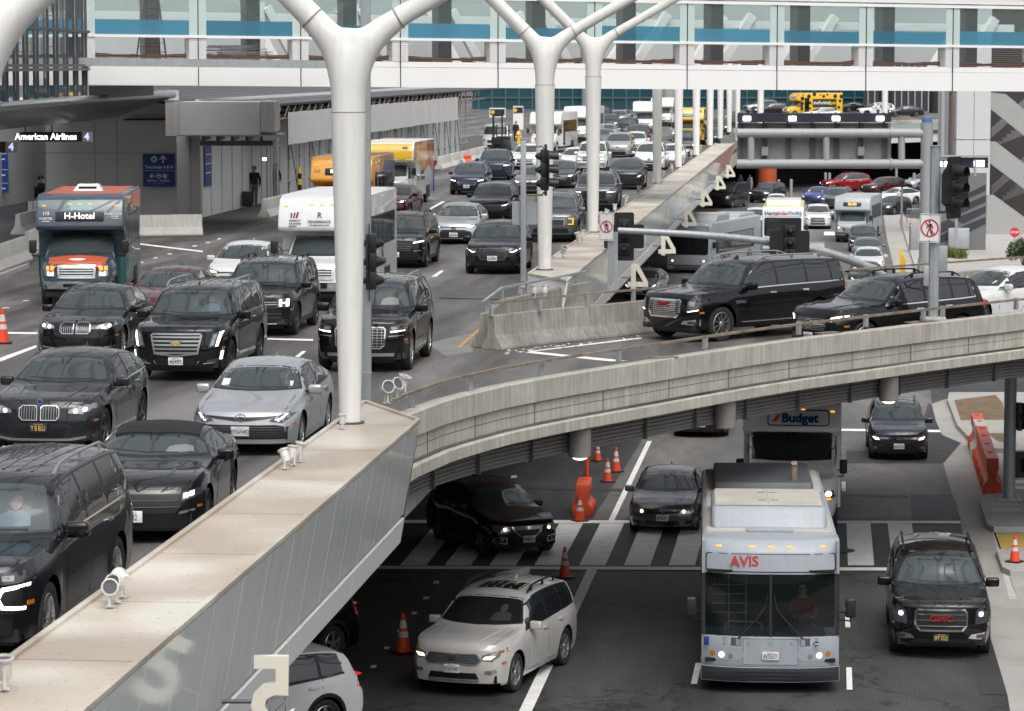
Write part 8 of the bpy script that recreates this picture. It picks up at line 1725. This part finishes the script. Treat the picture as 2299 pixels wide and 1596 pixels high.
for k in range(7): x = 1663+k*54; mb.obox(G(x-3, 252, .45), G(x-3, 374, .45), .10, .12, up=Vector((0, 1, 0))); mb.obox(G(x+4, 276, .45), G(x+4, 374, .45), .08, .08, up=Vector((0, 1, 0)))
mb.build('ribs', M['dkgrey'], ga, smooth=False)
A, B_ = G(1656, 254, .2), G(2000, 274, .2); mb = MB(); mb.box(((A.x+B_.x)/2, A.y, (A.z+B_.z)/2), (B_.x-A.x, .5, A.z-B_.z)); mb.build('lamp_tray', mat('tray_navy', (.015, .018, .035), .5), ga, smooth=False)
lampm = mat('gantry_lit', (1, 1, 1), emit=(.97, 1, .92), estr=4)
for x in (1677, 1779, 1877, 1976): A = G(x, 266, -.10); mb = MB(); mb.box(A, (.42, .14, .26)); o = mb.build('lamp', lampm, ga, bevel=.03)
for x in (1717, 1933): mb = MB(); mb.box(G(x, 339, .3), (.36, .2, .48)); mb.build('junction_box', gpm, ga)
sg2 = empty('lit_sign_bar', WY(2160, 365, 190), 0, 'short bar with two lit lamps behind the right signal head', 'lamp bar');
mb = MB(); mb.box((0, 0, 0), (3.1, .5, .62)); mb.box((0, -.2, .40), (3.1, .7, .1), mi=1); mb.build('tray', [mat('tray_navy', (.015, .018, .035), .5), M['greypaint']], sg2)
for x in (-1.05, 1.0): mb = MB(); mb.box((x, -.28, -.05), (.62, .12, .38)); mb.build('lamp', lampm, sg2, bevel=.03)
mb = MB()
for x in (-1.2, .75): mb.box((x, -.4, -.3), (.12, .1, 1.0))
mb.box((-.3, 0, -5.2), (.15, .15, 10)); mb.build('supports', M['greypaint'], sg2)
pb = W(2265, 1122, .15); e = empty('signal_pole', pb, 0, 'thick galvanised signal post on the traffic island at the right', 'pole')
mb = MB(); mb.tube([(0, 0, 0), (0, 0, 3.9)], .165, 20); mb.build('shaft', M['galv'], e); mb = MB(); mb.box((0, 0, .02), (.62, .5, .05));
for sx in (-1, 1):
 for sy in (-1, 1): mb.tube([(sx*.23, sy*.18, .04), (sx*.23, sy*.18, .16)], .03, 6)
mb.build('base_plate', M['galv'], e)
s_ = signal(e, (.42, 0, 2.25), R(60), n=1); s2_ = signal(e, (.52, 0, .95), R(100), n=1)
mb = MB(); mb.box((.25, 0, 2.25), (.12, .2, .75)); mb.build('signal_bracket', M['black'], e)
p = W(2277, 588, .16); e = empty('stop_sign', p, 0, 'red stop sign by the shrub at the right edge', 'sign'); mb = MB(); mb.box((0, 0, .9), (.06, .05, 1.9)); mb.build('post', M['galv'], e); mb = MB(); P = [(.30*math.cos(R(22.5+45*i)), .30*math.sin(R(22.5+45*i))) for i in range(8)]; mb.add([(x, -.04, z+1.75) for x, z in P]+[(x, -.03, z+1.75) for x, z in P], [tuple(range(8)), tuple(range(15, 7, -1))]+[(i, (i+1) % 8, (i+1) % 8+8, i+8) for i in range(8)]); mb.build('panel', M['red'], e, smooth=False); text('STOP', .19, M['paper'], e, (0, -.047, 1.75), (R(90), 0, 0), bold=.004)
def shrub(name, loc, rad, h, n, label, cat='plant', spiky=False, seed=1, leafm=None):
 rr = random.Random(seed); e = empty(name, loc, 0, label, cat); mb = MB()
 for i in range(n):
  a = rr.uniform(0, 6.28);
  if spiky:
   t = rr.uniform(.2, .9); p0 = Vector((rr.uniform(-.5, .5)*rad, rr.uniform(-.5, .5)*rad, 0)); p1 = p0+Vector((math.cos(a)*t*.5, math.sin(a)*t*.5, h*rr.uniform(.5, 1))); w = .03; sd_ = Vector((-math.sin(a)*w, math.cos(a)*w, 0)); mb.add([p0-sd_, p0+sd_, p1], [(0, 1, 2)])
  else:
   u = rr.random()**.4; th = math.acos(rr.uniform(-.3, 1)); c_ = Vector((math.cos(a)*math.sin(th)*u*rad, math.sin(a)*math.sin(th)*u*rad, h*.45+math.cos(th)*u*h*.55)); c_ += Vector((rr.gauss(0, .05), rr.gauss(0, .05), rr.gauss(0, .05)))
   q = Vector((rr.gauss(0, 1), rr.gauss(0, 1), rr.gauss(0, 1))).normalized(); r_ = q.cross(Vector((0, 0, 1))); r_ = r_.normalized() if r_.length > .1 else Vector((1, 0, 0)); s = rr.uniform(.04, .09); mb.add([c_-q*s*1.4, c_+r_*s*.6, c_+q*s*1.4, c_-r_*s*.6], [(0, 1, 2, 3)])
 mb.build('foliage', leafm or M['leaf'], e, smooth=False); mb = MB()
 for k in range(4): a = k*1.6; mb.tube([(0, 0, 0), (math.cos(a)*rad*.3, math.sin(a)*rad*.3, h*.6)], [.035, .015], 6)
 mb.build('stem', M['bark'], e); return e
shrub('shrub', W(2297, 600, .16), 1.0, 1.7, 2600, 'round green shrub cropped by the right edge beside the stop sign', seed=3)
lf2 = mat('leaves_yellow', (.14, .17, .03), .6, var=.4, vscale=5)
for i, (x, y, lb) in enumerate(((2120, 576, 'yellow-green spiky plant left under the striped wall'), (2135, 578, 'yellow-green spiky plant, second from the left under the striped wall'), (2156, 580, 'yellow-green spiky plant right of the cabinet'))): shrub('spiky_plant', W(x, y, .17), .7, .8, 160, lb, spiky=True, seed=i+9, leafm=lf2)
# ---------------------------------------------------------------- cones and water barriers
def cone():
 e = empty('traffic_cone'); mb = MB(); mb.box((0, 0, .02), (.38, .38, .04)); mb.build('base', M['black'], e, bevel=.012)
 mb = MB(); pr = [(.14, .03), (.135, .05), (.030, .70), (.028, .72), (0, .72)]; mb.lathe(pr, 'z', 20); mb.build('body', M['coneor'], e)
 for z0, z1 in ((.30, .40), (.46, .60)): f = lambda z: lerp(.135, .030, (z-.05)/.65)+.003; mb = MB(); mb.lathe([(f(z0)-.002, z0), (f(z0), z0), (f(z1), z1), (f(z1)-.002, z1)], 'z', 20); mb.build('band', M['refl'], e)
 return e
c0 = cone(); first = [1]
for x, y, z, s, lb in ((905, 1466, 0, 1.12, 'traffic cone left of the pearl white wagon'), (1268, 1297, 0, 1.0, 'traffic cone just below the crosswalk'), (1302, 1171, 0, .95, 'traffic cone in front of the single orange water barrier'), (1364, 1082, 0, .95, 'plain banded cone left of the grey saloon, middle of the group'), (1383, 1059, 0, 1.0, 'tall banded cone nearest the white lane line'), (1342, 1035, 0, .8, 'stubby cone just under the ramp lamp'),
     (2278, 1262, .15, .9, 'traffic cone on the kerb island at the right'), (6, 771, ZU, 1.15, 'traffic cone cropped by the left edge on the upper road'), (2044, 509, 0, .9, 'small distant cone on the island by the gantry post')):
 c_ = c0 if first[0] else copy_tree(c0); first[0] = 0; c_.location = W(x, y, z); c_.scale = (s, s, s); c_.rotation_euler = (0, 0, random.random()); tag(c_, lb, 'traffic cone', 'orange traffic cones')
for i, (x, y, lb) in enumerate(((2023, 611, 'yellow'), (2032, 600, 'yellow'))): pass
p = W(1318, 1072, 0); e = empty('delineator', p, 0, 'orange tube delineator with white bands behind the water barrier', 'post'); mb = MB(); mb.tube([(0, 0, 0), (0, 0, 1.0), (0, 0, 1.05)], [.055, .05, .03], 12); mb.build('tube', M['coneor'], e)
for z in (.62, .76): mb = MB(); mb.tube([(0, 0, z), (0, 0, z+.07)], .056, 12); mb.build('band', M['paper'], e)
for x, y, h_, lb, m_ in ((2021, 617, 1.5, 'yellow slatted guard at the island end', M['cyl']), (2030, 612, .8, 'orange guard post by the yellow one', M['coneor'])):
 mb = MB()
 for k in range(4 if m_ is M['cyl'] else 1): mb.box((k*.12, k*.3, (h_-k*.2)/2), (.10, .06, h_-k*.2))
 o = mb.build('guard_post', m_, bevel=.01); o.location = W(x, y, .1); tag(o, lb, 'post')
def wbarrier():
 e = empty('water_barrier'); L_, w, h = 1.75, .46, 1.02
 sec = [(-.23, 0), (-.23, .28), (-.12, .42), (-.10, .62), (-.15, .70), (-.15, h), (.15, h), (.15, .70), (.10, .62), (.12, .42), (.23, .28), (.23, 0)]
 mb = MB(); mb.sweep([(-L_/2, 0), (-L_/2+.12, 0), (-L_/2+.16, 0), (L_/2-.16, 0), (L_/2-.12, 0), (L_/2, 0)], sec);
 for k in range(5):
  for s in (-1, 1): mb.box((-.6+k*.3, s*.20, .22), (.05, .09, .26))
 mb.build('shell', M['orange'], e, bevel=.015)
 mb = MB(); mb.lathe([(0, .02), (.07, .02), (.07, 0)], 'z', 12, (.35, 0, h+.005)); mb.build('filler_cap', M['coneor'], e)
 return e
wb0 = wbarrier(); wf = [1]
def WBp(p, rz, lb, m_=None, g='orange and white water barriers'):
 c_ = wb0 if wf[0] else copy_tree(wb0, None, m_); wf[0] = 0; c_.location = p; c_.rotation_euler = (0, 0, rz); tag(c_, lb, 'water barrier', g); return c_
wmap = {'orange_plastic': M['wplast']}
WBp(W(1311, 1150, 0), R(86), 'single orange water barrier beside the crosswalk with a cone before it').scale = (.9, 1.2, .82)
LB = ['nearest orange water barrier beside the thick signal post', 'second orange water barrier from the near end of the right row', 'third orange water barrier of the right row', 'fourth orange water barrier of the right row', 'white water barrier among the orange ones', 'farthest orange water barrier of the right row']
BPn = [W(x, y, .02) for x, y in ((2228, 1112), (2220, 1090), (2213, 1069), (2207, 1050), (2202, 1032), (2196, 1016), (2191, 1001))]
for k in range(6): a, b = BPn[k], BPn[k+1]; c_ = WBp((a+b)/2, math.atan2((b-a).y, (b-a).x), LB[k], wmap if k == 4 else None); c_.scale = ((b-a).length/1.78, 1.1, 1)
for x, y, lb in ((1052, 356, 'orange water barrier behind the far concrete ones'), (868*1.0+170, 366, 'low orange water barrier beside the navy wagon')): WBp(W(x, y, ZU), R(20), lb).scale = (.7, .8, .55)
mb = MB(); a = W(2036, 500, .16); mb.tube([a, a+Vector((0, 0, 1.0)), a+Vector((2.2, 0, 1.05)), a+Vector((2.3, 0, 0))], .05, 8); tag(mb.build('guard_hoop', M['greypaint']), 'grey hoop rail on the island by the gantry post', 'rail')
p = W(2024, 512, .16); e = empty('meter_post', p, 0, 'slim grey post with dark head left of the gantry post', 'post'); mb = MB(); mb.tube([(0, 0, 0), (0, 0, 3.0)], .08, 10); mb.build('pole', M['greypaint'], e); mb = MB(); mb.box((0, 0, 3.2), (.38, .3, .55)); mb.build('head', M['black'], e, bevel=.05)
p = W(2062, 560, .16); mb = MB(); mb.box((0, 0, .75), (1.1, .8, 1.5)); o = mb.build('utility_cabinet', M['greypaint'], bevel=.04); o.location = p; tag(o, 'grey utility cabinet left of the gantry post', 'cabinet')
mb = MB(); mb.lathe([(0, 0), (.34, 0), (.34, .01), (0, .01)], 'z', 24)
for i, (x, y, lb) in enumerate(((892, 1297, 'round manhole cover left of the crosswalk'), (1888, 1236, 'round manhole cover on the crosswalk right of the large bus'))):
 o = mb.build('manhole_cover', mat('iron', (.035, .034, .033), .6, bump=.6, bscale=50)); o.location = W(x, y, .018); tag(o, lb, 'manhole cover')
mb = MB()
for x, y in ((2243, 1132), (2248, 1144)): p = W(x+12, y, .154); mb.box(p, (.75, .5, .006))
tag(mb.build('access_covers', M['conclt'], smooth=False), 'pair of rectangular concrete access lids on the traffic island', 'lids')
p = WY(1157, 1290, 62.5); e = empty('lamp_housing', p, R(62), 'silver street lamp housing showing just above the pearl white wagon roof', 'lamp'); mb = MB(); n = 12
for i in range(7):
 t = i/6; w = .19*math.sin(math.pi*min(1, .25+t*.75)**.8)+.05; [mb.v.append((t*1.05-.5, w*math.cos(2*math.pi*k/n), .12*math.sin(2*math.pi*k/n)*(1.1-t*.4))) for k in range(n)]
for i in range(6):
 for k in range(n): mb.f.append((i*n+k, i*n+(k+1) % n, (i+1)*n+(k+1) % n, (i+1)*n+k)); mb.m.append(0)
mb.f += [tuple(range(n)), tuple(range(7*n-1, 6*n-1, -1))]; mb.m += [0, 0]; mb.build('case', mat('bright_galv', (.55, .56, .56), .35, metal=.5, var=.1), e); mb = MB(); mb.tube([(.45, 0, 0), (.9, .1, -.3), (1.0, .15, -1.2), (1.0, .15, -p.z)], .06, 10); mb.build('pole', M['galv'], e)
for x0, x1, y0, y1, d_, lb in ((1099, 1135, 242, 263, 262, 'small dark and white board left on the far pavement'), (1152, 1175, 238, 291, 268, 'tall white board with yellow patch on the far pavement')):
 A = WY(x0, y0, d_); B_ = WY(x1, y1, d_); e = empty('information_board', ((A.x+B_.x)/2, d_, (A.z+B_.z)/2), 0, lb, 'board'); w_, h_ = B_.x-A.x, A.z-B_.z
 mb = MB(); mb.box((0, 0, 0), (w_, .1, h_)); mb.build('panel', M['paper'], e, smooth=False); mb = MB(); mb.box((0, -.06, h_/2-.35), (w_*.9, .02, .5)); mb.build('header', M['black'], e, smooth=False); mb = MB(); mb.lathe([(0, -.08), (.16, -.08)], 'y', 12, (-w_*.3, 0, h_/2-.35)); mb.build('dot', M['cyl'], e); mb = MB(); mb.box((-w_*.3, 0, -h_/2-.8), (.08, .08, 1.6)); mb.box((w_*.3, 0, -h_/2-.8), (.08, .08, 1.6)); mb.build('legs', M['galv'], e)
p = W(1164, 322, ZU); e = empty('fire_hydrant', p, 0, 'yellow fire hydrant beside the tall board', 'hydrant'); mb = MB(); mb.lathe([(0, 0), (.2, 0), (.2, .08), (.13, .1), (.13, .7), (.2, .72), (.2, .78), (.15, .95), (.05, 1.05), (0, 1.06)], 'z', 16); mb.build('body', M['cyl'], e); mb = MB(); mb.tube([(-.25, 0, .55), (.25, 0, .55)], .08, 8); mb.build('nozzles', M['cyl'], e)
# ---------------------------------------------------------------- people
def person(loc, rz, h, top, legs, label, pose='walk', hairm=None, sit=False):
 e = empty('person', loc, rz, label, 'person'); k = h/1.75
 J = {'pel': (0, 0, .95), 'waist': (0, 0, 1.08), 'chest': (0, .0, 1.31), 'neck': (0, -.01, 1.47), 'head0': (0, -.03, 1.55), 'head1': (0, -.035, 1.66), 'head2': (0, -.02, 1.73)}
 E = [('pel', 'waist'), ('waist', 'chest'), ('chest', 'neck'), ('neck', 'head0'), ('head0', 'head1'), ('head1', 'head2')]
 Rr = {'pel': .15, 'waist': .155, 'chest': .185, 'neck': .065, 'head0': .075, 'head1': .098, 'head2': .07}
 for s, n in ((1, 'l'), (-1, 'r')):
  J['sh'+n] = (s*.19, 0, 1.40); Rr['sh'+n] = .085; E.append(('chest', 'sh'+n))
  if pose == 'phone' and s < 0: el, wr, hd_ = (s*.30, -.16, 1.20), (s*.17, -.22, 1.44), (s*.12, -.16, 1.54)
  elif sit: el, wr, hd_ = (s*.26, -.10, 1.16), (s*.17, -.34, 1.14), (s*.15, -.42, 1.17)
  else: el, wr, hd_ = (s*.26, .03, 1.13), (s*.27, -.06*s-.05, .90), (s*.27, -.07*s-.06, .83)
  J['el'+n] = el; J['wr'+n] = wr; J['hd'+n] = hd_; Rr['el'+n] = .062; Rr['wr'+n] = .043; Rr['hd'+n] = .036; E += [('sh'+n, 'el'+n), ('el'+n, 'wr'+n), ('wr'+n, 'hd'+n)]
  dv_ = (Vector(hd_)-Vector(wr)).normalized()
  for f in range(4):
   o_ = (f-1.5)*.018; b = Vector(hd_)+dv_*.035+Vector((0, o_, 0)) if not sit else Vector(hd_)+dv_*.03+Vector((o_, 0, 0)); t_ = b+dv_*(.055-.006*abs(f-1))+Vector((-s*.012, 0, 0)); J['fa%d%s' % (f, n)] = tuple(b); J['fb%d%s' % (f, n)] = tuple(t_); Rr['fa%d%s' % (f, n)] = .011; Rr['fb%d%s' % (f, n)] = .008; E += [('hd'+n, 'fa%d%s' % (f, n)), ('fa%d%s' % (f, n), 'fb%d%s' % (f, n))]
  tb = Vector(hd_)+Vector((-s*.01, -.035, .0)); J['th'+n] = tuple(tb); J['tt'+n] = tuple(tb+dv_*.035+Vector((0, -.015, 0))); Rr['th'+n] = .012; Rr['tt'+n] = .009; E += [('hd'+n, 'th'+n), ('th'+n, 'tt'+n)]
  st = .16*s if pose == 'walk' else .03*s
  J['hip'+n] = (s*.095, 0, .90);
  if sit: J['kn'+n] = (s*.14, -.45, .88); J['an'+n] = (s*.14, -.50, .45); J['to'+n] = (s*.14, -.66, .42)
  else: J['kn'+n] = (s*.10, -st*.6-.03, .50); J['an'+n] = (s*.10, -st+.03, .09); J['to'+n] = (s*.115, -st-.14, .045)
  Rr['hip'+n] = .122; Rr['kn'+n] = .080; Rr['an'+n] = .062; Rr['to'+n] = .045; E += [('pel', 'hip'+n), ('hip'+n, 'kn'+n), ('kn'+n, 'an'+n), ('an'+n, 'to'+n)]
 names = list(J); me = bpy.data.meshes.new('body'); me.from_pydata([J[n] for n in names], [(names.index(a), names.index(b)) for a, b in E], []); o = bpy.data.objects.new('body', me); COL.objects.link(o)
 sk_ = o.modifiers.new('s', 'SKIN'); sk_.use_smooth_shade = True;
 for i, n in enumerate(names):
  v = me.skin_vertices[0].data[i]; r = Rr[n]; v.radius = (r*(1.25 if n in ('chest', 'waist', 'pel') else 1), r*(.8 if n in ('chest', 'waist', 'pel') else 1)); v.use_root = n == 'pel'
 sb = o.modifiers.new('b', 'SUBSURF'); sb.levels = 1; sb.render_levels = 1
 dg = bpy.context.evaluated_depsgraph_get(); dg.update(); m2 = bpy.data.meshes.new_from_object(o.evaluated_get(dg)); bpy.data.objects.remove(o)
 m2.materials.clear(); [m2.materials.append(q) for q in (top, legs, M['skin'], M['black'])]
 segs = [(Vector(J[a]), Vector(J[b]), b) for a, b in E]
 for p in m2.polygons:
  c_ = p.center; best = None; bd = 9
  for a, b, n in segs:
   t = max(0, min(1, (c_-a).dot(b-a)/max((b-a).length_squared, 1e-6))); dd = (c_-a.lerp(b, t)).length
   if dd < bd: bd = dd; best = n
  if best[:2] in ('he', 'hd', 'fa', 'fb', 'th', 'tt'): mi = 2
  elif best[:2] in ('hi', 'kn', 'an'): mi = 1
  elif best[:2] == 'to': mi = 3
  elif best == 'pel' or c_.z < .93: mi = 1
  else: mi = 0
  p.material_index = mi
 m2.shade_smooth(); bo = bpy.data.objects.new('body', m2); COL.objects.link(bo); bo.parent = e
 hm = MB(); n = 14; vs = []
 for i in range(7):
  ph = math.pi*.5*i/6*1.15
  for j in range(n): a = 2*math.pi*j/n; r = .112*math.sin(ph)*(1+.05*math.sin(a*5+i)); vs.append((r*math.cos(a), r*math.sin(a)+.012+(.02 if math.sin(a) > 0 else 0)*i/6, 1.655+.105*math.cos(ph)-(.03 if math.sin(a) > .2 and i > 4 else 0)))
 hm.add(vs, [(i*n+j, i*n+(j+1) % n, (i+1)*n+(j+1) % n, (i+1)*n+j) for i in range(6) for j in range(n)]); hm.build('hair', hairm or M['hair'], e)
 fc = MB()
 for s in (-1, 1): fc.lathe([(0, -.012), (.011, -.006), (.012, .004)], 'y', 8, (s*.032, -.118, 1.645))
 fc.build('eyes', M['ink'], e); nz = MB(); nz.add([(0, -.15, 1.60), (-.016, -.118, 1.598), (.016, -.118, 1.598), (0, -.122, 1.645)], [(0, 1, 3), (0, 3, 2), (0, 2, 1)]); nz.add([(-.022, -.121, 1.570), (.022, -.121, 1.570), (.018, -.122, 1.562), (-.018, -.122, 1.562)], [(0, 1, 2, 3)]); nz.build('nose_and_mouth', M['skin'], e)
 er = MB()
 for s in (-1, 1): er.lathe([(0, -.008), (.024, -.006), (.026, .006), (0, .008)], 'x', 8, (s*.098, -.02, 1.635))
 er.build('ears', M['skin'], e)
 e.scale = (k, k, k); return e
fp_ = W(571, 462, ZU+.01); person(fp_, R(-5), 1.86, M['cloth'], M['jeans'], 'person in black hoodie and grey jeans walking with a black suitcase beside the grey wall', 'walk')
sc2 = W(554, 467, ZU+.01); e = empty('suitcase', sc2, R(8), 'upright black wheeled suitcase held by the walking person', 'suitcase'); mb = MB(); mb.box((0, 0, .42), (.46, .28, .70)); mb.build('shell', M['black'], e, bevel=.05, seg=3); mb = MB(); mb.tube([(.14, 0, .77), (.14, 0, 1.05), (.22, 0, 1.07), (.22, 0, .77)], .012, 6); mb.build('handle', M['satin'], e)
for x in (-.16, .16): mb = MB(); mb.lathe([(0, -.015), (.035, -.015), (.035, .015), (0, .015)], 'x', 10, (x, -.08, .035)); mb.build('wheel', M['tyre'], e)
mb = MB()
for k in range(5): mb.box((-.16+k*.08, -.143, .42), (.012, .01, .6))
mb.build('ribs', M['dkgrey'], e)
person(W(618, 449, ZU+.01), R(-12), 1.78, mat('plaid_cloth', (.04, .03, .035), .9, var=.5, vscale=20), M['jeans'], 'person in dark checked jacket behind the first scaffold poles', 'stand', mat('grey_hair', (.12, .09, .07), .7))
pp = person(W(93, 492, ZU+.01), R(75), 1.85, M['cloth'], M['cloth'], 'person in black cap with backpack talking on a phone behind the blue shuttle', 'phone')
mb = MB(); mb.lathe([(0, .115), (.06, .105), (.105, .05), (.118, -.01), (.10, -.015)], 'z', 16, (0, .0, 1.675)); mb.box((0, -.15, 1.675), (.16, .12, .015)); mb.build('cap', M['black'], pp)
p = W(90, 492, ZU); bk = empty('backpack', (p.x-.24, p.y+.05, ZU+1.05), R(75), 'black backpack worn by the person on the phone', 'backpack'); mb = MB(); mb.box((0, 0, .1), (.34, .22, .5)); mb.build('bag', M['cloth'], bk, bevel=.08, seg=3); mb = MB(); mb.box((0, .13, .0), (.24, .08, .25)); mb.build('pocket', M['black'], bk, bevel=.03)
for i, (x, y, s_, tm_, lb) in enumerate(((1662, 433, 1.7, mat('teal_cloth', (.03, .10, .13), .9), 'distant person in teal top by the tunnel mouth'), (1683, 434, 1.7, M['jeans'], 'distant person in grey top by the tunnel mouth'))): person(W(x, y, 0), R(10), s_, tm_, M['cloth'], lb, 'stand')
for i, (x, y, tm_, lb) in enumerate(((1003, 352, M['cloth'], 'person in black on the walkway behind the far barriers, left'), (1014, 350, M['jeans'], 'person in grey on the walkway behind the far barriers, right'), (1158, 318, M['cloth'], 'distant person in black beside the tall white board'))): person(W(x, y, ZU), R(-20), 1.75, tm_, M['cloth'], lb, 'stand')
for i, (x, y, tm_, lb) in enumerate(((1953, 262, M['jeans'], 'left person of the far group by the dark column'), (1971, 263, M['whcloth'], 'person in pale top in the far group by the dark column'), (1984, 264, mat('pink_cloth', (.4, .2, .2), .9), 'person in pink in the far group by the dark column'), (1992, 264, M['whcloth'], 'right person in white of the far group by the dark column'))): person(W(x, y, ZU), R(-10), 1.75, tm_, M['cloth'], lb, 'stand')
dp = b1.location+Vector((math.cos(b1.rotation_euler.z), math.sin(b1.rotation_euler.z), 0))*(-5.35+1.02)+Vector((math.sin(b1.rotation_euler.z), -math.cos(b1.rotation_euler.z), 0))*.62
person(Vector((dp.x, dp.y, .18)), b1.rotation_euler.z-math.pi/2, 1.78, M['redcloth'], M['cloth'], 'bus driver in red shirt holding the wheel of the large grey bus', 'sit', sit=True)
e = empty('driver_seat', (dp.x+.02, dp.y+.12, .0), b1.rotation_euler.z-math.pi/2); e.parent = None
mb = MB(); mb.box((0, .12, 1.55), (.5, .12, .9)); mb.box((0, -.1, 1.10), (.5, .45, .14)); o = mb.build('driver_seat', M['dkgrey'], b1, bevel=.04); bpy.data.objects.remove(e)
o.location = (-5.35+1.10, -.62, 0); o.rotation_euler = (0, 0, -math.pi/2)
# ---------------------------------------------------------------- unseen buildings, added to darken the reflections in paint and glass
def garage(name, s, t, L_, D_, H_, label, rz=0.0):
 e = empty(name, RP(s, t, 0), -AZ+rz, label, 'building')
 for k in range(int(H_/3.2)):
  mb = MB(); mb.box((0, 0, k*3.2+.6), (D_, L_, 1.2)); mb.build('parapet', M['conclt'], e, smooth=False)
 mb = MB(); mb.box((0, 0, H_/2), (D_-1.2, L_-1.2, H_)); mb.build('core', mat('garage_dark', (.035, .036, .04), .8), e, smooth=False)
 for k in range(int(L_/8)):
  mb = MB(); mb.box((0, -L_/2+4+k*8, H_/2), (D_+.3, .6, H_-.2)); mb.build('pier', M['walk'], e, smooth=False)
garage('parking_garage', 60, 56, 170, 20, 14, 'concrete parking garage beyond the right edge of the view')
garage('parking_garage', 300, 66, 300, 20, 16, 'long concrete garage far beyond the right edge of the view')
garage('parking_garage', -42, 0, 20, 130, 17, 'concrete garage behind the viewpoint')
garage('terminal_block', 0, -50, 110, 20, 16, 'terminal block beyond the left edge of the view')
ol = empty('overhead_lattice', RP(70, -10, 16.5), -AZ, 'white tube lattice above the upper road beyond the top edge of the view', 'canopy')
for k in range(17):
 x = -26+k*3.2
 for dx in (7, -7):
  mb = MB(); mb.tube([(x, -34, 0), (x+dx*.5, 0, .6), (x+dx, 36, 0)], .17, 10); mb.build('tube', M['colwhite'], ol)
for k in range(5): mb = MB(); mb.tube([(-30, -32+k*16, .2), (32, -30+k*16, .2)], .22, 10); mb.build('cross_tube', M['greypaint'], ol)
for to, ro in WHEELC.values(): bpy.data.objects.remove(ro); bpy.data.objects.remove(to)
